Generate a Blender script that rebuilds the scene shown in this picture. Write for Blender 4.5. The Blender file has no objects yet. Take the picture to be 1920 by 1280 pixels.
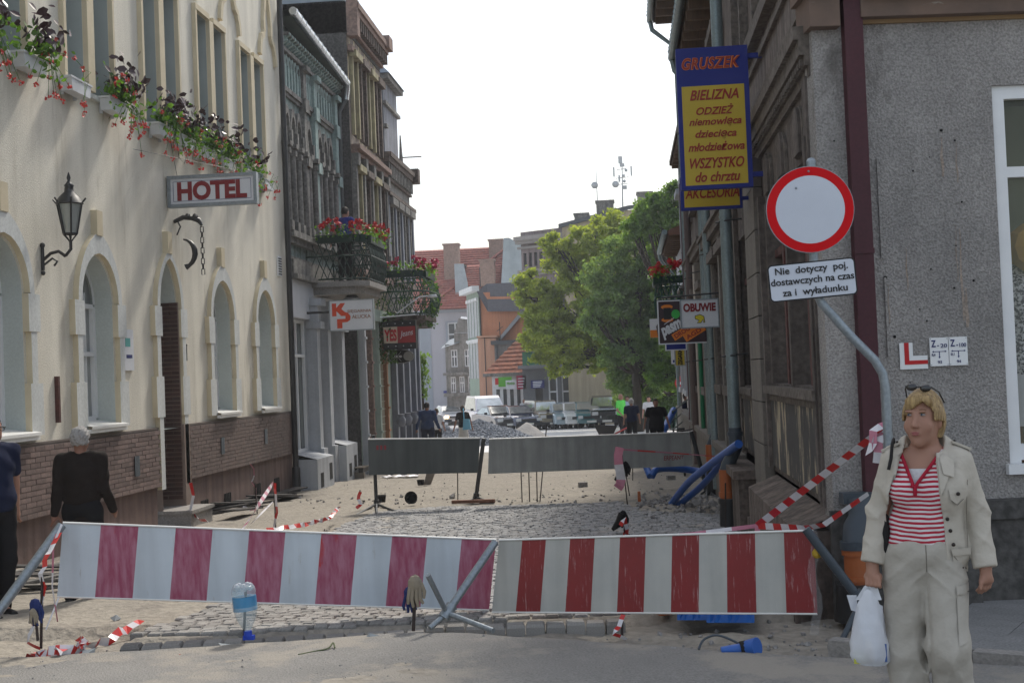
import bpy, math, random
import numpy as np
from mathutils import Vector, Matrix, noise as mn
random.seed(7); RNG=np.random.default_rng(7)
S=bpy.context.scene; COL=S.collection
# ---------------- camera, world, sun, exposure ----------------
YAW=math.radians(5.05); PIT=math.radians(1.48); ROL=math.radians(2.3); FPX=2400.0
CAM=Vector((0,0,1.78))
_f=Vector((-math.sin(YAW)*math.cos(PIT),math.cos(YAW)*math.cos(PIT),math.sin(PIT)))
_r0=Vector((math.cos(YAW),math.sin(YAW),0)); _u0=_r0.cross(_f)
_r=_r0*math.cos(ROL)-_u0*math.sin(ROL); _u=_u0*math.cos(ROL)+_r0*math.sin(ROL)
cd=bpy.data.cameras.new('camera'); co=bpy.data.objects.new('camera',cd); COL.objects.link(co)
cd.sensor_width=36; cd.lens=36*FPX/1920; cd.clip_start=.1; cd.clip_end=3000
co.matrix_world=Matrix(((_r.x,_u.x,-_f.x,CAM.x),(_r.y,_u.y,-_f.y,CAM.y),(_r.z,_u.z,-_f.z,CAM.z),(0,0,0,1)))
S.camera=co
SUN_EL=math.radians(48); SUN_AZ=math.radians(14)   # azimuth from +Y (down the street), positive towards +X
W=bpy.data.worlds.new('World'); S.world=W; W.use_nodes=True
nt=W.node_tree; nt.nodes.clear()
out=nt.nodes.new('ShaderNodeOutputWorld'); bg=nt.nodes.new('ShaderNodeBackground'); bg2=nt.nodes.new('ShaderNodeBackground'); add=nt.nodes.new('ShaderNodeAddShader')
sk=nt.nodes.new('ShaderNodeTexSky'); sk.sky_type='NISHITA'; sk.sun_disc=False; sk.sun_elevation=SUN_EL; sk.sun_rotation=SUN_AZ; sk.dust_density=3.0; sk.air_density=1.2
nt.links.new(sk.outputs[0],bg.inputs[0]); bg.inputs[1].default_value=.09
bg2.inputs[0].default_value=(.93,.965,1,1); bg2.inputs[1].default_value=.46     # thin even cloud veil
nt.links.new(bg.outputs[0],add.inputs[0]); nt.links.new(bg2.outputs[0],add.inputs[1]); nt.links.new(add.outputs[0],out.inputs[0])
sl=bpy.data.lights.new('sun','SUN'); sl.energy=3.0; sl.angle=math.radians(7); sl.color=(1,.94,.84)
so=bpy.data.objects.new('sun',sl); COL.objects.link(so)
sd=Vector((math.sin(SUN_AZ)*math.cos(SUN_EL),math.cos(SUN_AZ)*math.cos(SUN_EL),math.sin(SUN_EL)))
so.rotation_euler=sd.to_track_quat('Z','Y').to_euler()
S.view_settings.view_transform='Standard'; S.view_settings.look='None'; S.view_settings.gamma=1; S.view_settings.use_curve_mapping=False
S.view_settings.exposure=.21
S.render.engine='CYCLES'; S.cycles.use_denoising=True; S.cycles.max_bounces=6; S.cycles.diffuse_bounces=3; S.cycles.volume_bounces=0; S.cycles.transparent_max_bounces=12

def ray(x,y): return _f+_r*((x-960)/FPX)+_u*((640-y)/FPX)
def onX(x,y,X): d=ray(x,y); return CAM+d*(X/d.x)
def onY(x,y,Y): d=ray(x,y); return CAM+d*(Y/d.y)
def onD(x,y,D): return CAM+ray(x,y)*D
def gz(Y): return -.02*(Y-5) if Y>5 else 0.0
def gr(x,y):
    d=ray(x,y); return CAM+d*((-1.78+.1)/(d.z+.02*d.y))

# ---------------- materials ----------------
MATS={}
def mat(name,c,c2=None,sc=3,rough=.8,spec=.3,metal=0,bump=0,bsc=40,bd=.02,ssc=6,streak=0,speck=0,rnd=0,stretch=(1,1,1),trans=0,sheen=0,contrast=.25,alpha=1,dirt=None,coat=0,grime=0):
    if name in MATS: return MATS[name]
    m=bpy.data.materials.new(name); m.use_nodes=True; n=m.node_tree.nodes; l=m.node_tree.links
    b=n['Principled BSDF']; b.inputs['Roughness'].default_value=rough; b.inputs['Metallic'].default_value=metal
    b.inputs['Specular IOR Level'].default_value=spec; b.inputs['Coat Weight'].default_value=coat
    tc=n.new('ShaderNodeTexCoord'); c=tuple(c); c2=tuple(c2) if c2 else tuple(x*.78 for x in c)
    mp=n.new('ShaderNodeMapping'); mp.inputs['Scale'].default_value=stretch; l.new(tc.outputs['Object'],mp.inputs[0])
    nz=n.new('ShaderNodeTexNoise'); nz.inputs['Scale'].default_value=sc; nz.inputs['Detail'].default_value=7; nz.inputs['Roughness'].default_value=.62; l.new(mp.outputs[0],nz.inputs[0])
    mr=n.new('ShaderNodeMapRange'); mr.inputs[1].default_value=.5-contrast; mr.inputs[2].default_value=.5+contrast; l.new(nz.outputs[0],mr.inputs[0])
    mx=n.new('ShaderNodeMix'); mx.data_type='RGBA'; mx.inputs[6].default_value=(*c2,1); mx.inputs[7].default_value=(*c,1); l.new(mr.outputs[0],mx.inputs[0]); col=mx.outputs[2]
    def mul(col,fac_out,lo,hi,a,bb):
        r=n.new('ShaderNodeMapRange'); r.inputs[1].default_value=a; r.inputs[2].default_value=bb; r.inputs[3].default_value=lo; r.inputs[4].default_value=hi; l.new(fac_out,r.inputs[0])
        v=n.new('ShaderNodeVectorMath'); v.operation='SCALE'; l.new(col,v.inputs[0]); l.new(r.outputs[0],v.inputs[3]); return v.outputs[0]
    if streak:
        m2=n.new('ShaderNodeMapping'); m2.inputs['Scale'].default_value=(ssc,ssc,ssc*.07); l.new(tc.outputs['Object'],m2.inputs[0])
        z=n.new('ShaderNodeTexNoise'); z.inputs['Scale'].default_value=1; z.inputs['Detail'].default_value=6; l.new(m2.outputs[0],z.inputs[0]); col=mul(col,z.outputs[0],1-streak,1.05,.35,.6)
    if speck:
        z=n.new('ShaderNodeTexNoise'); z.inputs['Scale'].default_value=bsc; z.inputs['Detail'].default_value=3; l.new(tc.outputs['Object'],z.inputs[0]); col=mul(col,z.outputs[0],1-speck,1+speck,.35,.65)
    if rnd:
        oi=n.new('ShaderNodeObjectInfo'); col=mul(col,oi.outputs['Random'],1-rnd,1+rnd,0,1)
    if dirt:
        z=n.new('ShaderNodeTexNoise'); z.inputs['Scale'].default_value=dirt[1]; z.inputs['Detail'].default_value=8; z.inputs['Roughness'].default_value=.7
        m3=n.new('ShaderNodeMapping'); m3.inputs['Scale'].default_value=dirt[3] if len(dirt)>3 else (1,1,1); l.new(tc.outputs['Object'],m3.inputs[0]); l.new(m3.outputs[0],z.inputs[0])
        r=n.new('ShaderNodeMapRange'); r.inputs[1].default_value=dirt[2]; r.inputs[2].default_value=dirt[2]+.08; l.new(z.outputs[0],r.inputs[0])
        x=n.new('ShaderNodeMix'); x.data_type='RGBA'; l.new(r.outputs[0],x.inputs[0]); l.new(col,x.inputs[6]); x.inputs[7].default_value=(*dirt[0],1); col=x.outputs[2]
    l.new(col,b.inputs['Base Color'])
    if bump:
        z=n.new('ShaderNodeTexNoise'); z.inputs['Scale'].default_value=bsc; z.inputs['Detail'].default_value=4; l.new(tc.outputs['Object'],z.inputs[0])
        bp=n.new('ShaderNodeBump'); bp.inputs['Strength'].default_value=min(1,bump); bp.inputs['Distance'].default_value=bd*max(1,bump); l.new(z.outputs[0],bp.inputs['Height']); l.new(bp.outputs[0],b.inputs['Normal'])
    if trans:
        b.inputs['Transmission Weight'].default_value=trans
    if alpha<1: b.inputs['Alpha'].default_value=alpha
    MATS[name]=m; return m
def leafmat(name,c,c2):
    m=mat(name,c,c2,sc=1.2,rough=.55,spec=.35,contrast=.2,speck=.25,bsc=9)
    n=m.node_tree.nodes; l=m.node_tree.links; b=n['Principled BSDF']; src=b.inputs['Base Color'].links[0].from_socket
    t=n.new('ShaderNodeBsdfTranslucent'); v=n.new('ShaderNodeVectorMath'); v.operation='MULTIPLY'; v.inputs[1].default_value=(2.6,2.3,.8); l.new(src,v.inputs[0]); l.new(v.outputs[0],t.inputs[0])
    x=n.new('ShaderNodeMixShader'); x.inputs[0].default_value=.5; l.new(b.outputs[0],x.inputs[1]); l.new(t.outputs[0],x.inputs[2]); l.new(x.outputs[0],n['Material Output'].inputs[0]); return m

# ---------------- mesh helper ----------------
WL={}
class MB:
    def __init__(s,M=None): s.v=[]; s.f=[]; s.m=[]; s.M=M; s.flip=bool(M and M.determinant()<0); s.mi=0; s.sm=[]; s.smooth=False
    def add(s,vs,fs,mi=None):
        o=len(s.v); M=s.M
        s.v.extend([tuple(M@Vector(p)) for p in vs] if M else [tuple(p) for p in vs])
        for f in fs:
            f=[i+o for i in f]; s.f.append(f[::-1] if s.flip else f); s.m.append(s.mi if mi is None else mi); s.sm.append(s.smooth)
    def box(s,x0,x1,y0,y1,z0,z1,mi=None):
        s.add([(x0,y0,z0),(x1,y0,z0),(x1,y1,z0),(x0,y1,z0),(x0,y0,z1),(x1,y0,z1),(x1,y1,z1),(x0,y1,z1)],[(0,3,2,1),(4,5,6,7),(0,1,5,4),(1,2,6,5),(2,3,7,6),(3,0,4,7)],mi)
    def obox(s,R,sx,sy,sz,mi=None):   # box with matrix R, centred
        x,y,z=sx/2,sy/2,sz/2; s.add([R@Vector(p) for p in [(-x,-y,-z),(x,-y,-z),(x,y,-z),(-x,y,-z),(-x,-y,z),(x,-y,z),(x,y,z),(-x,y,z)]],[(0,3,2,1),(4,5,6,7),(0,1,5,4),(1,2,6,5),(2,3,7,6),(3,0,4,7)],mi)
    def prism(s,poly,z0,z1,mi=None,mi2=None):    # poly in x,y (ccw) extruded along z ; mi2 for sides
        n=len(poly); s.add([(p[0],p[1],z0) for p in poly]+[(p[0],p[1],z1) for p in poly],[tuple(range(n-1,-1,-1)),tuple(range(n,2*n))],mi)
        s.add([(p[0],p[1],z0) for p in poly]+[(p[0],p[1],z1) for p in poly],[(i,(i+1)%n,n+(i+1)%n,n+i) for i in range(n)],mi2 if mi2 is not None else mi)
    def sweep(s,prof,a,b,up=(0,0,1),mi=None):    # profile (out,up) list closed swept from a to b ; 'out' = dir x up
        a=Vector(a); b=Vector(b); d=(b-a).normalized(); up=Vector(up); o=d.cross(up)
        n=len(prof); vs=[a+o*p[0]+up*p[1] for p in prof]+[b+o*p[0]+up*p[1] for p in prof]
        s.add(vs,[tuple(range(n)),tuple(range(2*n-1,n-1,-1))]+[(i,n+i,n+(i+1)%n,(i+1)%n) for i in range(n)],mi)
    def tube(s,pts,r,n=8,mi=None,cap=True):
        pts=[Vector(p) for p in pts]; k=len(pts); rs=r if isinstance(r,(list,tuple)) else [r]*k
        vs=[]; ref=None
        for i,p in enumerate(pts):
            d=(pts[min(i+1,k-1)]-pts[max(i-1,0)]).normalized()
            if ref is None: ref=Vector((0,0,1)) if abs(d.z)<.9 else Vector((1,0,0))
            x=(ref-d*ref.dot(d)).normalized(); y=d.cross(x); ref=x
            for j in range(n): a=2*math.pi*j/n; vs.append(p+(x*math.cos(a)+y*math.sin(a))*rs[i])
        fs=[(i*n+j,i*n+(j+1)%n,(i+1)*n+(j+1)%n,(i+1)*n+j) for i in range(k-1) for j in range(n)]
        sm=s.smooth; s.smooth=True; s.add(vs,fs,mi); s.smooth=sm
        if cap: s.add(vs[:n],[tuple(range(n-1,-1,-1))],mi); s.add(vs[-n:],[tuple(range(n))],mi)
    def lathe(s,prof,c=(0,0,0),n=12,mi=None,axis=None):   # prof [(r,z)]
        vs=[]; A=axis or Matrix.Identity(3); c=Vector(c)
        for r,z in prof:
            for j in range(n): a=2*math.pi*j/n; vs.append(c+A@Vector((r*math.cos(a),r*math.sin(a),z)))
        k=len(prof); sm=s.smooth; s.smooth=True
        s.add(vs,[(i*n+j,i*n+(j+1)%n,(i+1)*n+(j+1)%n,(i+1)*n+j) for i in range(k-1) for j in range(n)],mi); s.smooth=sm
        s.add(vs[:n],[tuple(range(n-1,-1,-1))],mi); s.add(vs[-n:],[tuple(range(n))],mi)
    def ball(s,c,r,n=8,mi=None,jit=0,flat=(1,1,1)):
        vs=[];c=Vector(c); m=max(4,n//2+1)
        for i in range(m+1):
            t=math.pi*i/m
            for j in range(n):
                a=2*math.pi*j/n; q=1+jit*(random.random()-.5); vs.append(c+Vector((math.sin(t)*math.cos(a)*flat[0],math.sin(t)*math.sin(a)*flat[1],-math.cos(t)*flat[2]))*r*q)
        s.add(vs,[(i*n+j,i*n+(j+1)%n,(i+1)*n+(j+1)%n,(i+1)*n+j) for i in range(m) for j in range(n)],mi)
    def rock(s,c,r,mi=None,n=6):
        c=Vector(c); R=Matrix.Rotation(random.random()*6.28,3,Vector((random.random()-.5,random.random()-.5,random.random()-.5)).normalized())
        fl=Vector((random.uniform(.7,1.2),random.uniform(.7,1.2),random.uniform(.5,.9)))
        P=[(1,0,0),(-1,0,0),(0,1,0),(0,-1,0),(0,0,1),(0,0,-1)]
        V=[c+R@Vector((p[0]*fl.x,p[1]*fl.y,p[2]*fl.z))*r*random.uniform(.7,1.15) for p in P]
        s.add(V,[(4,0,2),(4,2,1),(4,1,3),(4,3,0),(5,2,0),(5,1,2),(5,3,1),(5,0,3)],mi)
    def ribbon(s,pts,w,side=None,mi_fn=None,seg=None):
        # flat tape along pts ; w width ; side vector
        P=[Vector(p) for p in pts]; 
        for i in range(len(P)-1):
            d=(P[i+1]-P[i]); sv=side(i) if callable(side) else Vector(side or (0,0,1)); sv2=side(i+1) if callable(side) else sv
            s.add([P[i]-sv*w/2,P[i+1]-sv2*w/2,P[i+1]+sv2*w/2,P[i]+sv*w/2],[(0,1,2,3)],mi_fn(i) if mi_fn else None)
    def build(s,name,mats,parent=None,world=True,loc=None,label=None):
        me=bpy.data.meshes.new(name)
        off=Vector((0,0,0))
        if parent is not None and world: off=WL[parent.name]
        if loc is not None and parent is None: off=Vector(loc)
        V=np.array(s.v,dtype=np.float32).reshape(-1,3)-np.array(off,dtype=np.float32) if s.v else np.zeros((0,3))
        me.from_pydata(V.tolist(),[],s.f)
        for m in (mats if isinstance(mats,(list,tuple)) else [mats]): me.materials.append(m)
        me.polygons.foreach_set('material_index',s.m); me.polygons.foreach_set('use_smooth',s.sm)
        o=bpy.data.objects.new(name,me); COL.objects.link(o)
        if parent is not None: o.parent=parent; WL[o.name]=WL[parent.name] if world else WL[parent.name].copy()
        else: o.location=off; WL[o.name]=Vector(off)
        if label: o['label']=label
        return o
def tag(o,label,cat,group=None,kind=None):
    if label: o['label']=label
    if cat: o['category']=cat
    if group: o['group']=group
    if kind: o['kind']=kind
    return o
def root(name,loc,label,cat,group=None,rz=0):
    o=bpy.data.objects.new(name,None); COL.objects.link(o); o.location=loc; o.rotation_euler=(0,0,rz); WL[o.name]=Vector(loc); return tag(o,label,cat,group)
def inst(src,name,parent,loc,rot=(0,0,0),scale=(1,1,1)):   # piece sharing mesh data
    o=bpy.data.objects.new(name,src); COL.objects.link(o); o.location=loc; o.rotation_euler=rot; o.scale=scale
    if parent is not None: o.parent=parent; o.location=Vector(loc)-WL[parent.name]
    return o
def copy_tree(o,parent=None):
    c=o.copy(); COL.objects.link(c); c.parent=parent; WL[c.name]=WL.get(o.name,Vector())
    for ch in [x for x in bpy.data.objects if x.parent==o]: copy_tree(ch,c)
    return c
def frame(o,u,v):   # matrix mapping local (u,v,w) to world ; w=u x v
    u=Vector(u).normalized(); v=Vector(v).normalized(); w=u.cross(v); o=Vector(o)
    return Matrix(((u.x,v.x,w.x,o.x),(u.y,v.y,w.y,o.y),(u.z,v.z,w.z,o.z),(0,0,0,1)))
def LF(X): return Matrix(((0,0,1,X),(1,0,0,0),(0,1,0,0),(0,0,0,1)))       # left side facade: u=Y v=Z w=+X
def RF(X): return Matrix(((0,0,-1,X),(1,0,0,0),(0,1,0,0),(0,0,0,1)))      # right side facade (mirrored)
LAST=[1,1]
def text(s,w,h,c,M,m,parent,bold=0.0,shear=0,name='lettering',depth=.003,keep=False,rot=0,spacing=1):
    cu=bpy.data.curves.new('t','FONT'); cu.body=s; cu.size=1; cu.offset=bold; cu.shear=shear; cu.align_x='CENTER'; cu.extrude=.01; cu.resolution_u=4; cu.space_character=spacing
    t=bpy.data.objects.new('t',cu); COL.objects.link(t); dg=bpy.context.evaluated_depsgraph_get(); me=bpy.data.meshes.new_from_object(t.evaluated_get(dg))
    bpy.data.objects.remove(t); bpy.data.curves.remove(cu)
    n=len(me.vertices); a=np.empty(n*3); me.vertices.foreach_get('co',a); a=a.reshape(-1,3)
    x0,x1,y0,y1=a[:,0].min(),a[:,0].max(),a[:,1].min(),a[:,1].max()
    sx=w/(x1-x0); sy=h/(y1-y0); LAST[:]=[sx,sy]
    if keep: sx=sy=min(sx,sy)
    px=(a[:,0]-(x0+x1)/2)*sx; py=(a[:,1]-(y0+y1)/2)*sy; pz=a[:,2]*depth/.01
    cr,sr=math.cos(rot),math.sin(rot)
    q=np.stack([px*cr-py*sr+c[0],px*sr+py*cr+c[1],pz+c[2],np.ones(n)],1)
    A=np.array(M); q=(q@A.T)[:,:3]-np.array(WL[parent.name])
    me.vertices.foreach_set('co',q.astype(np.float32).ravel()); me.materials.clear(); me.materials.append(m); me.update()
    o=bpy.data.objects.new(name,me); COL.objects.link(o); o.parent=parent; WL[o.name]=WL[parent.name]; return o
def arch(u0,u1,vs,vp,n=8,pointed=True):
    # points from left spring to right spring
    c=(u0+u1)/2; hw=(u1-u0)/2; P=[]; H=vp-vs
    if pointed:
        R=(hw*hw+H*H)/(2*hw); am=math.asin(min(1,H/R))
        for i in range(n+1): a=am*i/n; P.append((c-hw+R*(1-math.cos(a)),vs+R*math.sin(a)))
        P+= [(2*c-x,y) for x,y in P[-2::-1]]
    else:
        for i in range(2*n+1): a=math.pi*(1-i/(2*n)); P.append((c+hw*math.cos(a),vs+H*math.sin(a)))
    return P
def wall(b,u0,u1,v0,v1,ops,mi=0,rmi=0,bmi=None,w=0.0):
    # ops: (a,b,c,d,depth[,archpts]) openings cut in a wall at depth w ; reveals use rmi ; optional back face bmi
    us=sorted({u0,u1,*[o[0] for o in ops],*[o[1] for o in ops]}); vs=sorted({v0,v1,*[o[2] for o in ops],*[o[3] for o in ops]})
    us=[x for x in us if u0<=x<=u1]; vs=[x for x in vs if v0<=x<=v1]
    for i in range(len(us)-1):
        run=None
        for j in range(len(vs)-1):
            cu=(us[i]+us[i+1])/2; cv=(vs[j]+vs[j+1])/2
            hole=any(o[0]<cu<o[1] and o[2]<cv<o[3] for o in ops)
            if not hole: b.add([(us[i],vs[j],w),(us[i+1],vs[j],w),(us[i+1],vs[j+1],w),(us[i],vs[j+1],w)],[(0,1,2,3)],mi)
    for o in ops:
        a,c,d,e,dp=o[:5]
        if len(o)>5 and o[5]:
            P=o[5]
            for (x0,y0),(x1,y1) in zip(P,P[1:]):
                if x1-x0>1e-6: b.add([(x0,y0,w),(x1,y1,w),(x1,e,w),(x0,e,w)],[(0,1,2,3)],mi)
            out=[(a,d)]+P+[(c,d)]
        else: out=[(a,d),(a,e),(c,e),(c,d)]
        n=len(out)
        for k in range(n):
            p=out[k]; q=out[(k+1)%n]
            b.add([(p[0],p[1],w),(q[0],q[1],w),(q[0],q[1],w-dp),(p[0],p[1],w-dp)],[(0,1,2,3)],rmi)
        if bmi is not None: b.add([(x,y,w-dp) for x,y in out],[tuple(range(n-1,-1,-1))],bmi)
def winframe(b,u0,u1,v0,v1,w,t=.05,th=.04,vb=(.5,),hb=(),mi=None):
    b.box(u0,u0+t,v0,v1,w,w+th,mi); b.box(u1-t,u1,v0,v1,w,w+th,mi); b.box(u0+t,u1-t,v0,v0+t,w,w+th,mi); b.box(u0+t,u1-t,v1-t,v1,w,w+th,mi)
    for q in vb: x=u0+(u1-u0)*q; b.box(x-t*.45,x+t*.45,v0+t,v1-t,w+.003,w+th+.004,mi)
    for q in hb: y=v0+(v1-v0)*q; b.box(u0+t,u1-t,y-t*.5,y+t*.5,w+.001,w+th+.008,mi)
# ---------------- shared materials ----------------
m_hotel=mat('cream_plaster',(.78,.745,.645),(.63,.60,.515),sc=1.1,rough=.9,streak=.14,ssc=2.2,bump=.6,bsc=55,bd=.012,speck=.09,contrast=.3,dirt=((.56,.525,.44),1.5,.56,(1.6,1.6,.22)))
m_band=mat('pale_grey_paint',(.60,.62,.61),(.53,.55,.54),sc=2,rough=.85,streak=.08,speck=.08,bsc=30)
m_bandedge=mat('cream_edge_paint',(.66,.58,.42),(.54,.47,.33),sc=3,rough=.85)
m_reveal=mat('grey_reveal_paint',(.36,.41,.41),(.31,.35,.35),sc=2,rough=.8)
m_revlow=mat('pale_reveal_paint',(.52,.56,.54),(.45,.49,.47),sc=2,rough=.85,speck=.05)
m_white=mat('white_window_paint',(.78,.79,.8),(.68,.7,.72),rough=.45,spec=.5)
m_sill=mat('white_sheet_metal',(.82,.82,.8),(.7,.7,.68),rough=.35,spec=.5)
m_glass=mat('window_glass',(.04,.05,.05),(.015,.02,.02),sc=1.5,rough=.06,spec=.8)
m_curt=mat('net_curtain',(.38,.40,.40),(.22,.24,.24),sc=2,rough=.4,stretch=(1,9,1),spec=.5)
m_clink=mat('clinker_brick',(.185,.13,.115),(.135,.10,.092),sc=9,rough=.65,spec=.4,rnd=.28,speck=.18,bsc=60)
m_mortar=mat('dark_mortar',(.17,.145,.13),rough=.95)
m_dbrick=mat('brown_glazed_brick',(.075,.035,.028),(.05,.024,.02),sc=9,rough=.45,spec=.4,rnd=.25)
m_lmortar=mat('light_mortar',(.26,.20,.17),rough=.95)
m_plbase=mat('brown_base_plaster',(.22,.15,.13),(.14,.10,.09),sc=2.5,rough=.9,streak=.35,bump=.3,bsc=20)
m_black=mat('black_iron',(.015,.016,.018),(.025,.025,.025),rough=.45,spec=.5)
m_steel=mat('galvanised_steel',(.30,.34,.37),(.22,.25,.28),sc=6,rough=.4,metal=.55,speck=.12,bsc=40)
m_tin=mat('bright_tin_gutter',(.62,.66,.7),(.4,.43,.46),sc=6,rough=.25,metal=.85)
m_conc=mat('grey_concrete',(.32,.30,.28),(.22,.21,.2),sc=4,rough=.9,bump=.4,bsc=35,speck=.15)
m_hole=mat('dark_opening',(.012,.012,.012),rough=.9)

# ================= HOTEL (left) =================
HX=-6.9
hotel=root('hotel_building',(HX,18,gz(18)),'cream plaster hotel with gothic arched windows and brown brick base at left','building')
F=LF(HX)
LC=[11.05,13.65,16.25,21.42,24.03]; UC=[11.0,13.6,16.2,18.85,21.27,23.67]
ops=[]
for c in LC: ops.append((c-.53,c+.53,1.36,2.92,.30,arch(c-.53,c+.53,2.92,3.56)))
for c in LC: pass
opsL=[(o[0],o[1],o[2],3.56,o[4],o[5]) for o in ops]
dc=18.85
dop=(dc-.40,dc+.40,1.05,3.72,1.0,arch(dc-.40,dc+.40,2.98,3.72))
b=MB(F)
def wallop(b,u0,u1,v0,v1,ops,mi,rmi,w=0.0,bmi=None):
    # variant whose arches start at the spring of their own
    o2=[]
    for a,c,d,e,dp,P in ops: o2.append((a,c,d,e,dp,P))
    wall(b,u0,u1,v0,v1,o2,mi,rmi,bmi,w)
wallop(b,5.5,25.85,1.17,4.9,opsL+[(dop[0],dop[1],1.17,dop[3],1.0,dop[5])],0,1)
up=[]
for c in UC:
    for s in (-1,1): a=c+s*.425-.315; up.append((a,a+.63,5.72,8.02,.32))
wall(b,5.5,25.85,4.9,11.0,up,0,2)
b.box(5.5,25.85,10.9,11.0,-6,.25,0); b.add([(25.85,-1,0),(25.85,-1,-8),(25.85,11,-8),(25.85,11,0)],[(0,1,2,3)],0)
b.add([(5.5,-1,0),(5.5,11,0),(5.5,11,-8),(5.5,-1,-8)],[(0,1,2,3)],0)
b.build('wall',[m_hotel,m_revlow,m_reveal],hotel)
# upper panes
for a,c,d,e,dp in up:
    g=MB(F); g.add([(a,d,-.32),(c,d,-.32),(c,e,-.32),(a,e,-.32)],[(0,1,2,3)]); wo=g.build('window',m_glass,hotel)
    f=MB(F); winframe(f,a,c,d,e,-.317,.05,.04,(),(.62,)); f.build('frame',m_white,wo)
# raised trim round the upper pairs
for c in UC:
    t=MB(F)
    for x0,x1 in ((c-.82,c-.745),(c-.105,c+.105),(c+.745,c+.80)):
        t.box(x0,x1,5.72,8.024,.0,.07)
    t.box(c-.82,c-.11,8.025,8.12,.003,.075); t.box(c+.11,c+.80,8.025,8.12,.003,.075)
    t.build('window_surround',m_bandedge,hotel)
    s=MB(F); s.box(c-.85,c+.85,5.64,5.70,.0,.05); s.build('sill',m_band,hotel)
for c in [14.9,17.5,20.05,22.45,24.9]:      # curled relief between the upper windows
    t=MB(F)
    for sg in (-1,1):
        zi=0
        P=[(c+sg*x,y,.03) for x,y in ((.06,10.2),(.10,9.6),(.2,9.2),(.26,8.95),(.24,8.78),(.30,8.68),(.42,8.62),(.52,8.45),(.56,8.25))]
        for p,q in zip(P,P[1:]):
            d=Vector((q[0]-p[0],q[1]-p[1],0)); L_=d.length; mid=(Vector(p)+Vector(q))/2; an=math.atan2(d.y,d.x)
            t.obox(Matrix.Translation(mid)@Matrix.Rotation(an,4,'Z'),L_+.04,.11+.003*(zi%2),.07+.006*(zi%2)); zi+=1
    t.build('relief_moulding',m_bandedge,hotel)
# gothic surrounds
def surround(c,hw,vb,vs,vp,top,kind=0):
    g=MB(F); n=8
    inner=arch(c-hw,c+hw,vs,vp,n); O=[(c-hw-.17,vs+.02)]+[]
    ou=arch(c-hw-.17,c+hw+.17,vs,top-.28,n)
    def strip(PI,PO,w=.075):
        for (a,b_),(d,e) in zip(zip(PI,PI[1:]),zip(PO,PO[1:])):
            g.add([(a[0],a[1],w),(b_[0],b_[1],w),(e[0],e[1],w),(d[0],d[1],w)],[(3,2,1,0)],0)
            g.add([(a[0],a[1],0),(b_[0],b_[1],0),(b_[0],b_[1],w),(a[0],a[1],w)],[(3,2,1,0)],1)
            g.add([(d[0],d[1],0),(e[0],e[1],0),(e[0],e[1],w),(d[0],d[1],w)],[(0,1,2,3)],1)
    inn=[(x+(0 if x<c else .0),y) for x,y in inner]
    inn=[((x-.05 if x<c-.02 else x+.05 if x>c+.02 else x),y+.03) for x,y in inn]
    strip(inn,ou)
    g.box(c-.09,c+.09,top-.33,top,.0,.09,1)
    # stepped jamb blocks
    for sgn in (-1,1):
        lv=[(vs-.42,vs+.02,.23,.0),(vs-1.02,vs-.42,.15,.06),(max(vb,vs-1.62),vs-1.02,.25,.0)]
        if vb<vs-1.7: lv.append((vb,vs-1.62,.15,.0 if kind==0 else .05))
        for (y0,y1,wd,ins) in lv:
            x0=c+sgn*(hw+ins+.002); x1=c+sgn*(hw+wd+.06); x0,x1=min(x0,x1),max(x0,x1); w=.078 if wd>.2 else .07
            g.add([(x0,y0,w),(x1,y0,w),(x1,y1,w),(x0,y1,w)],[(0,1,2,3)],0)
            for q in ([(x0,y0,0),(x0,y0,w),(x0,y1,w),(x0,y1,0)],[(x1,y0,w),(x1,y0,0),(x1,y1,0),(x1,y1,w)],[(x0,y1,w),(x1,y1,w),(x1,y1,0),(x0,y1,0)],[(x0,y0,0),(x1,y0,0),(x1,y0,w),(x0,y0,w)]): g.add(q,[(0,1,2,3)],1)
    g.build('arch_surround',[m_band,m_bandedge],hotel)
for c in LC:
    surround(c,.53,1.22,2.92,3.56,4.15)
    P=[(c-.53,1.36)]+arch(c-.53,c+.53,2.92,3.56)+[(c+.53,1.36)]
    g=MB(F); g.add([(x,y,-.3) for x,y in P],[tuple(range(len(P)-1,-1,-1))]); wo=g.build('window',m_curt,hotel)
    f=MB(F)
    for x0,x1 in ((c-.53,c-.45),(c-.035,c+.035),(c+.45,c+.53)): f.box(x0,x1,1.42,2.92,-.297,-.24)
    for y in (1.42,2.28,2.92): f.box(c-.45,c+.45,y-.03,y+.03,-.295,-.235)
    A=arch(c-.53,c+.53,2.95,3.55,6); B_=arch(c-.46,c+.46,2.95,3.46,6)
    for p,q,r_,s_ in zip(A,A[1:],B_,B_[1:]): f.add([(p[0],p[1],-.24),(q[0],q[1],-.24),(s_[0],s_[1],-.24),(r_[0],r_[1],-.24)],[(3,2,1,0)])
    f.box(c-.025,c+.025,2.95,3.5,-.29,-.24)
    for x in (c-.25,c+.25):f.box(x-.012,x+.012,1.45,3.1,-.292,-.26)
    f.build('frame',m_white,wo)
    s=MB(F); s.prism([(-.3,1.42),(.16,1.345),(.16,1.305),(-.3,1.36)],0,1) if False else None
    s.add([(c-.56,1.40,-.3),(c+.56,1.40,-.3),(c+.62,1.335,.15),(c-.58,1.335,.15),(c-.58,1.30,.15),(c+.62,1.30,.15)],[(0,3,2,1),(3,4,5,2)]); s.box(c-.58,c+.62,1.25,1.30,.081,.13)
    s.build('sill',m_sill,wo)
surround(dc,.40,.30,2.98,3.72,4.15,1)
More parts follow.
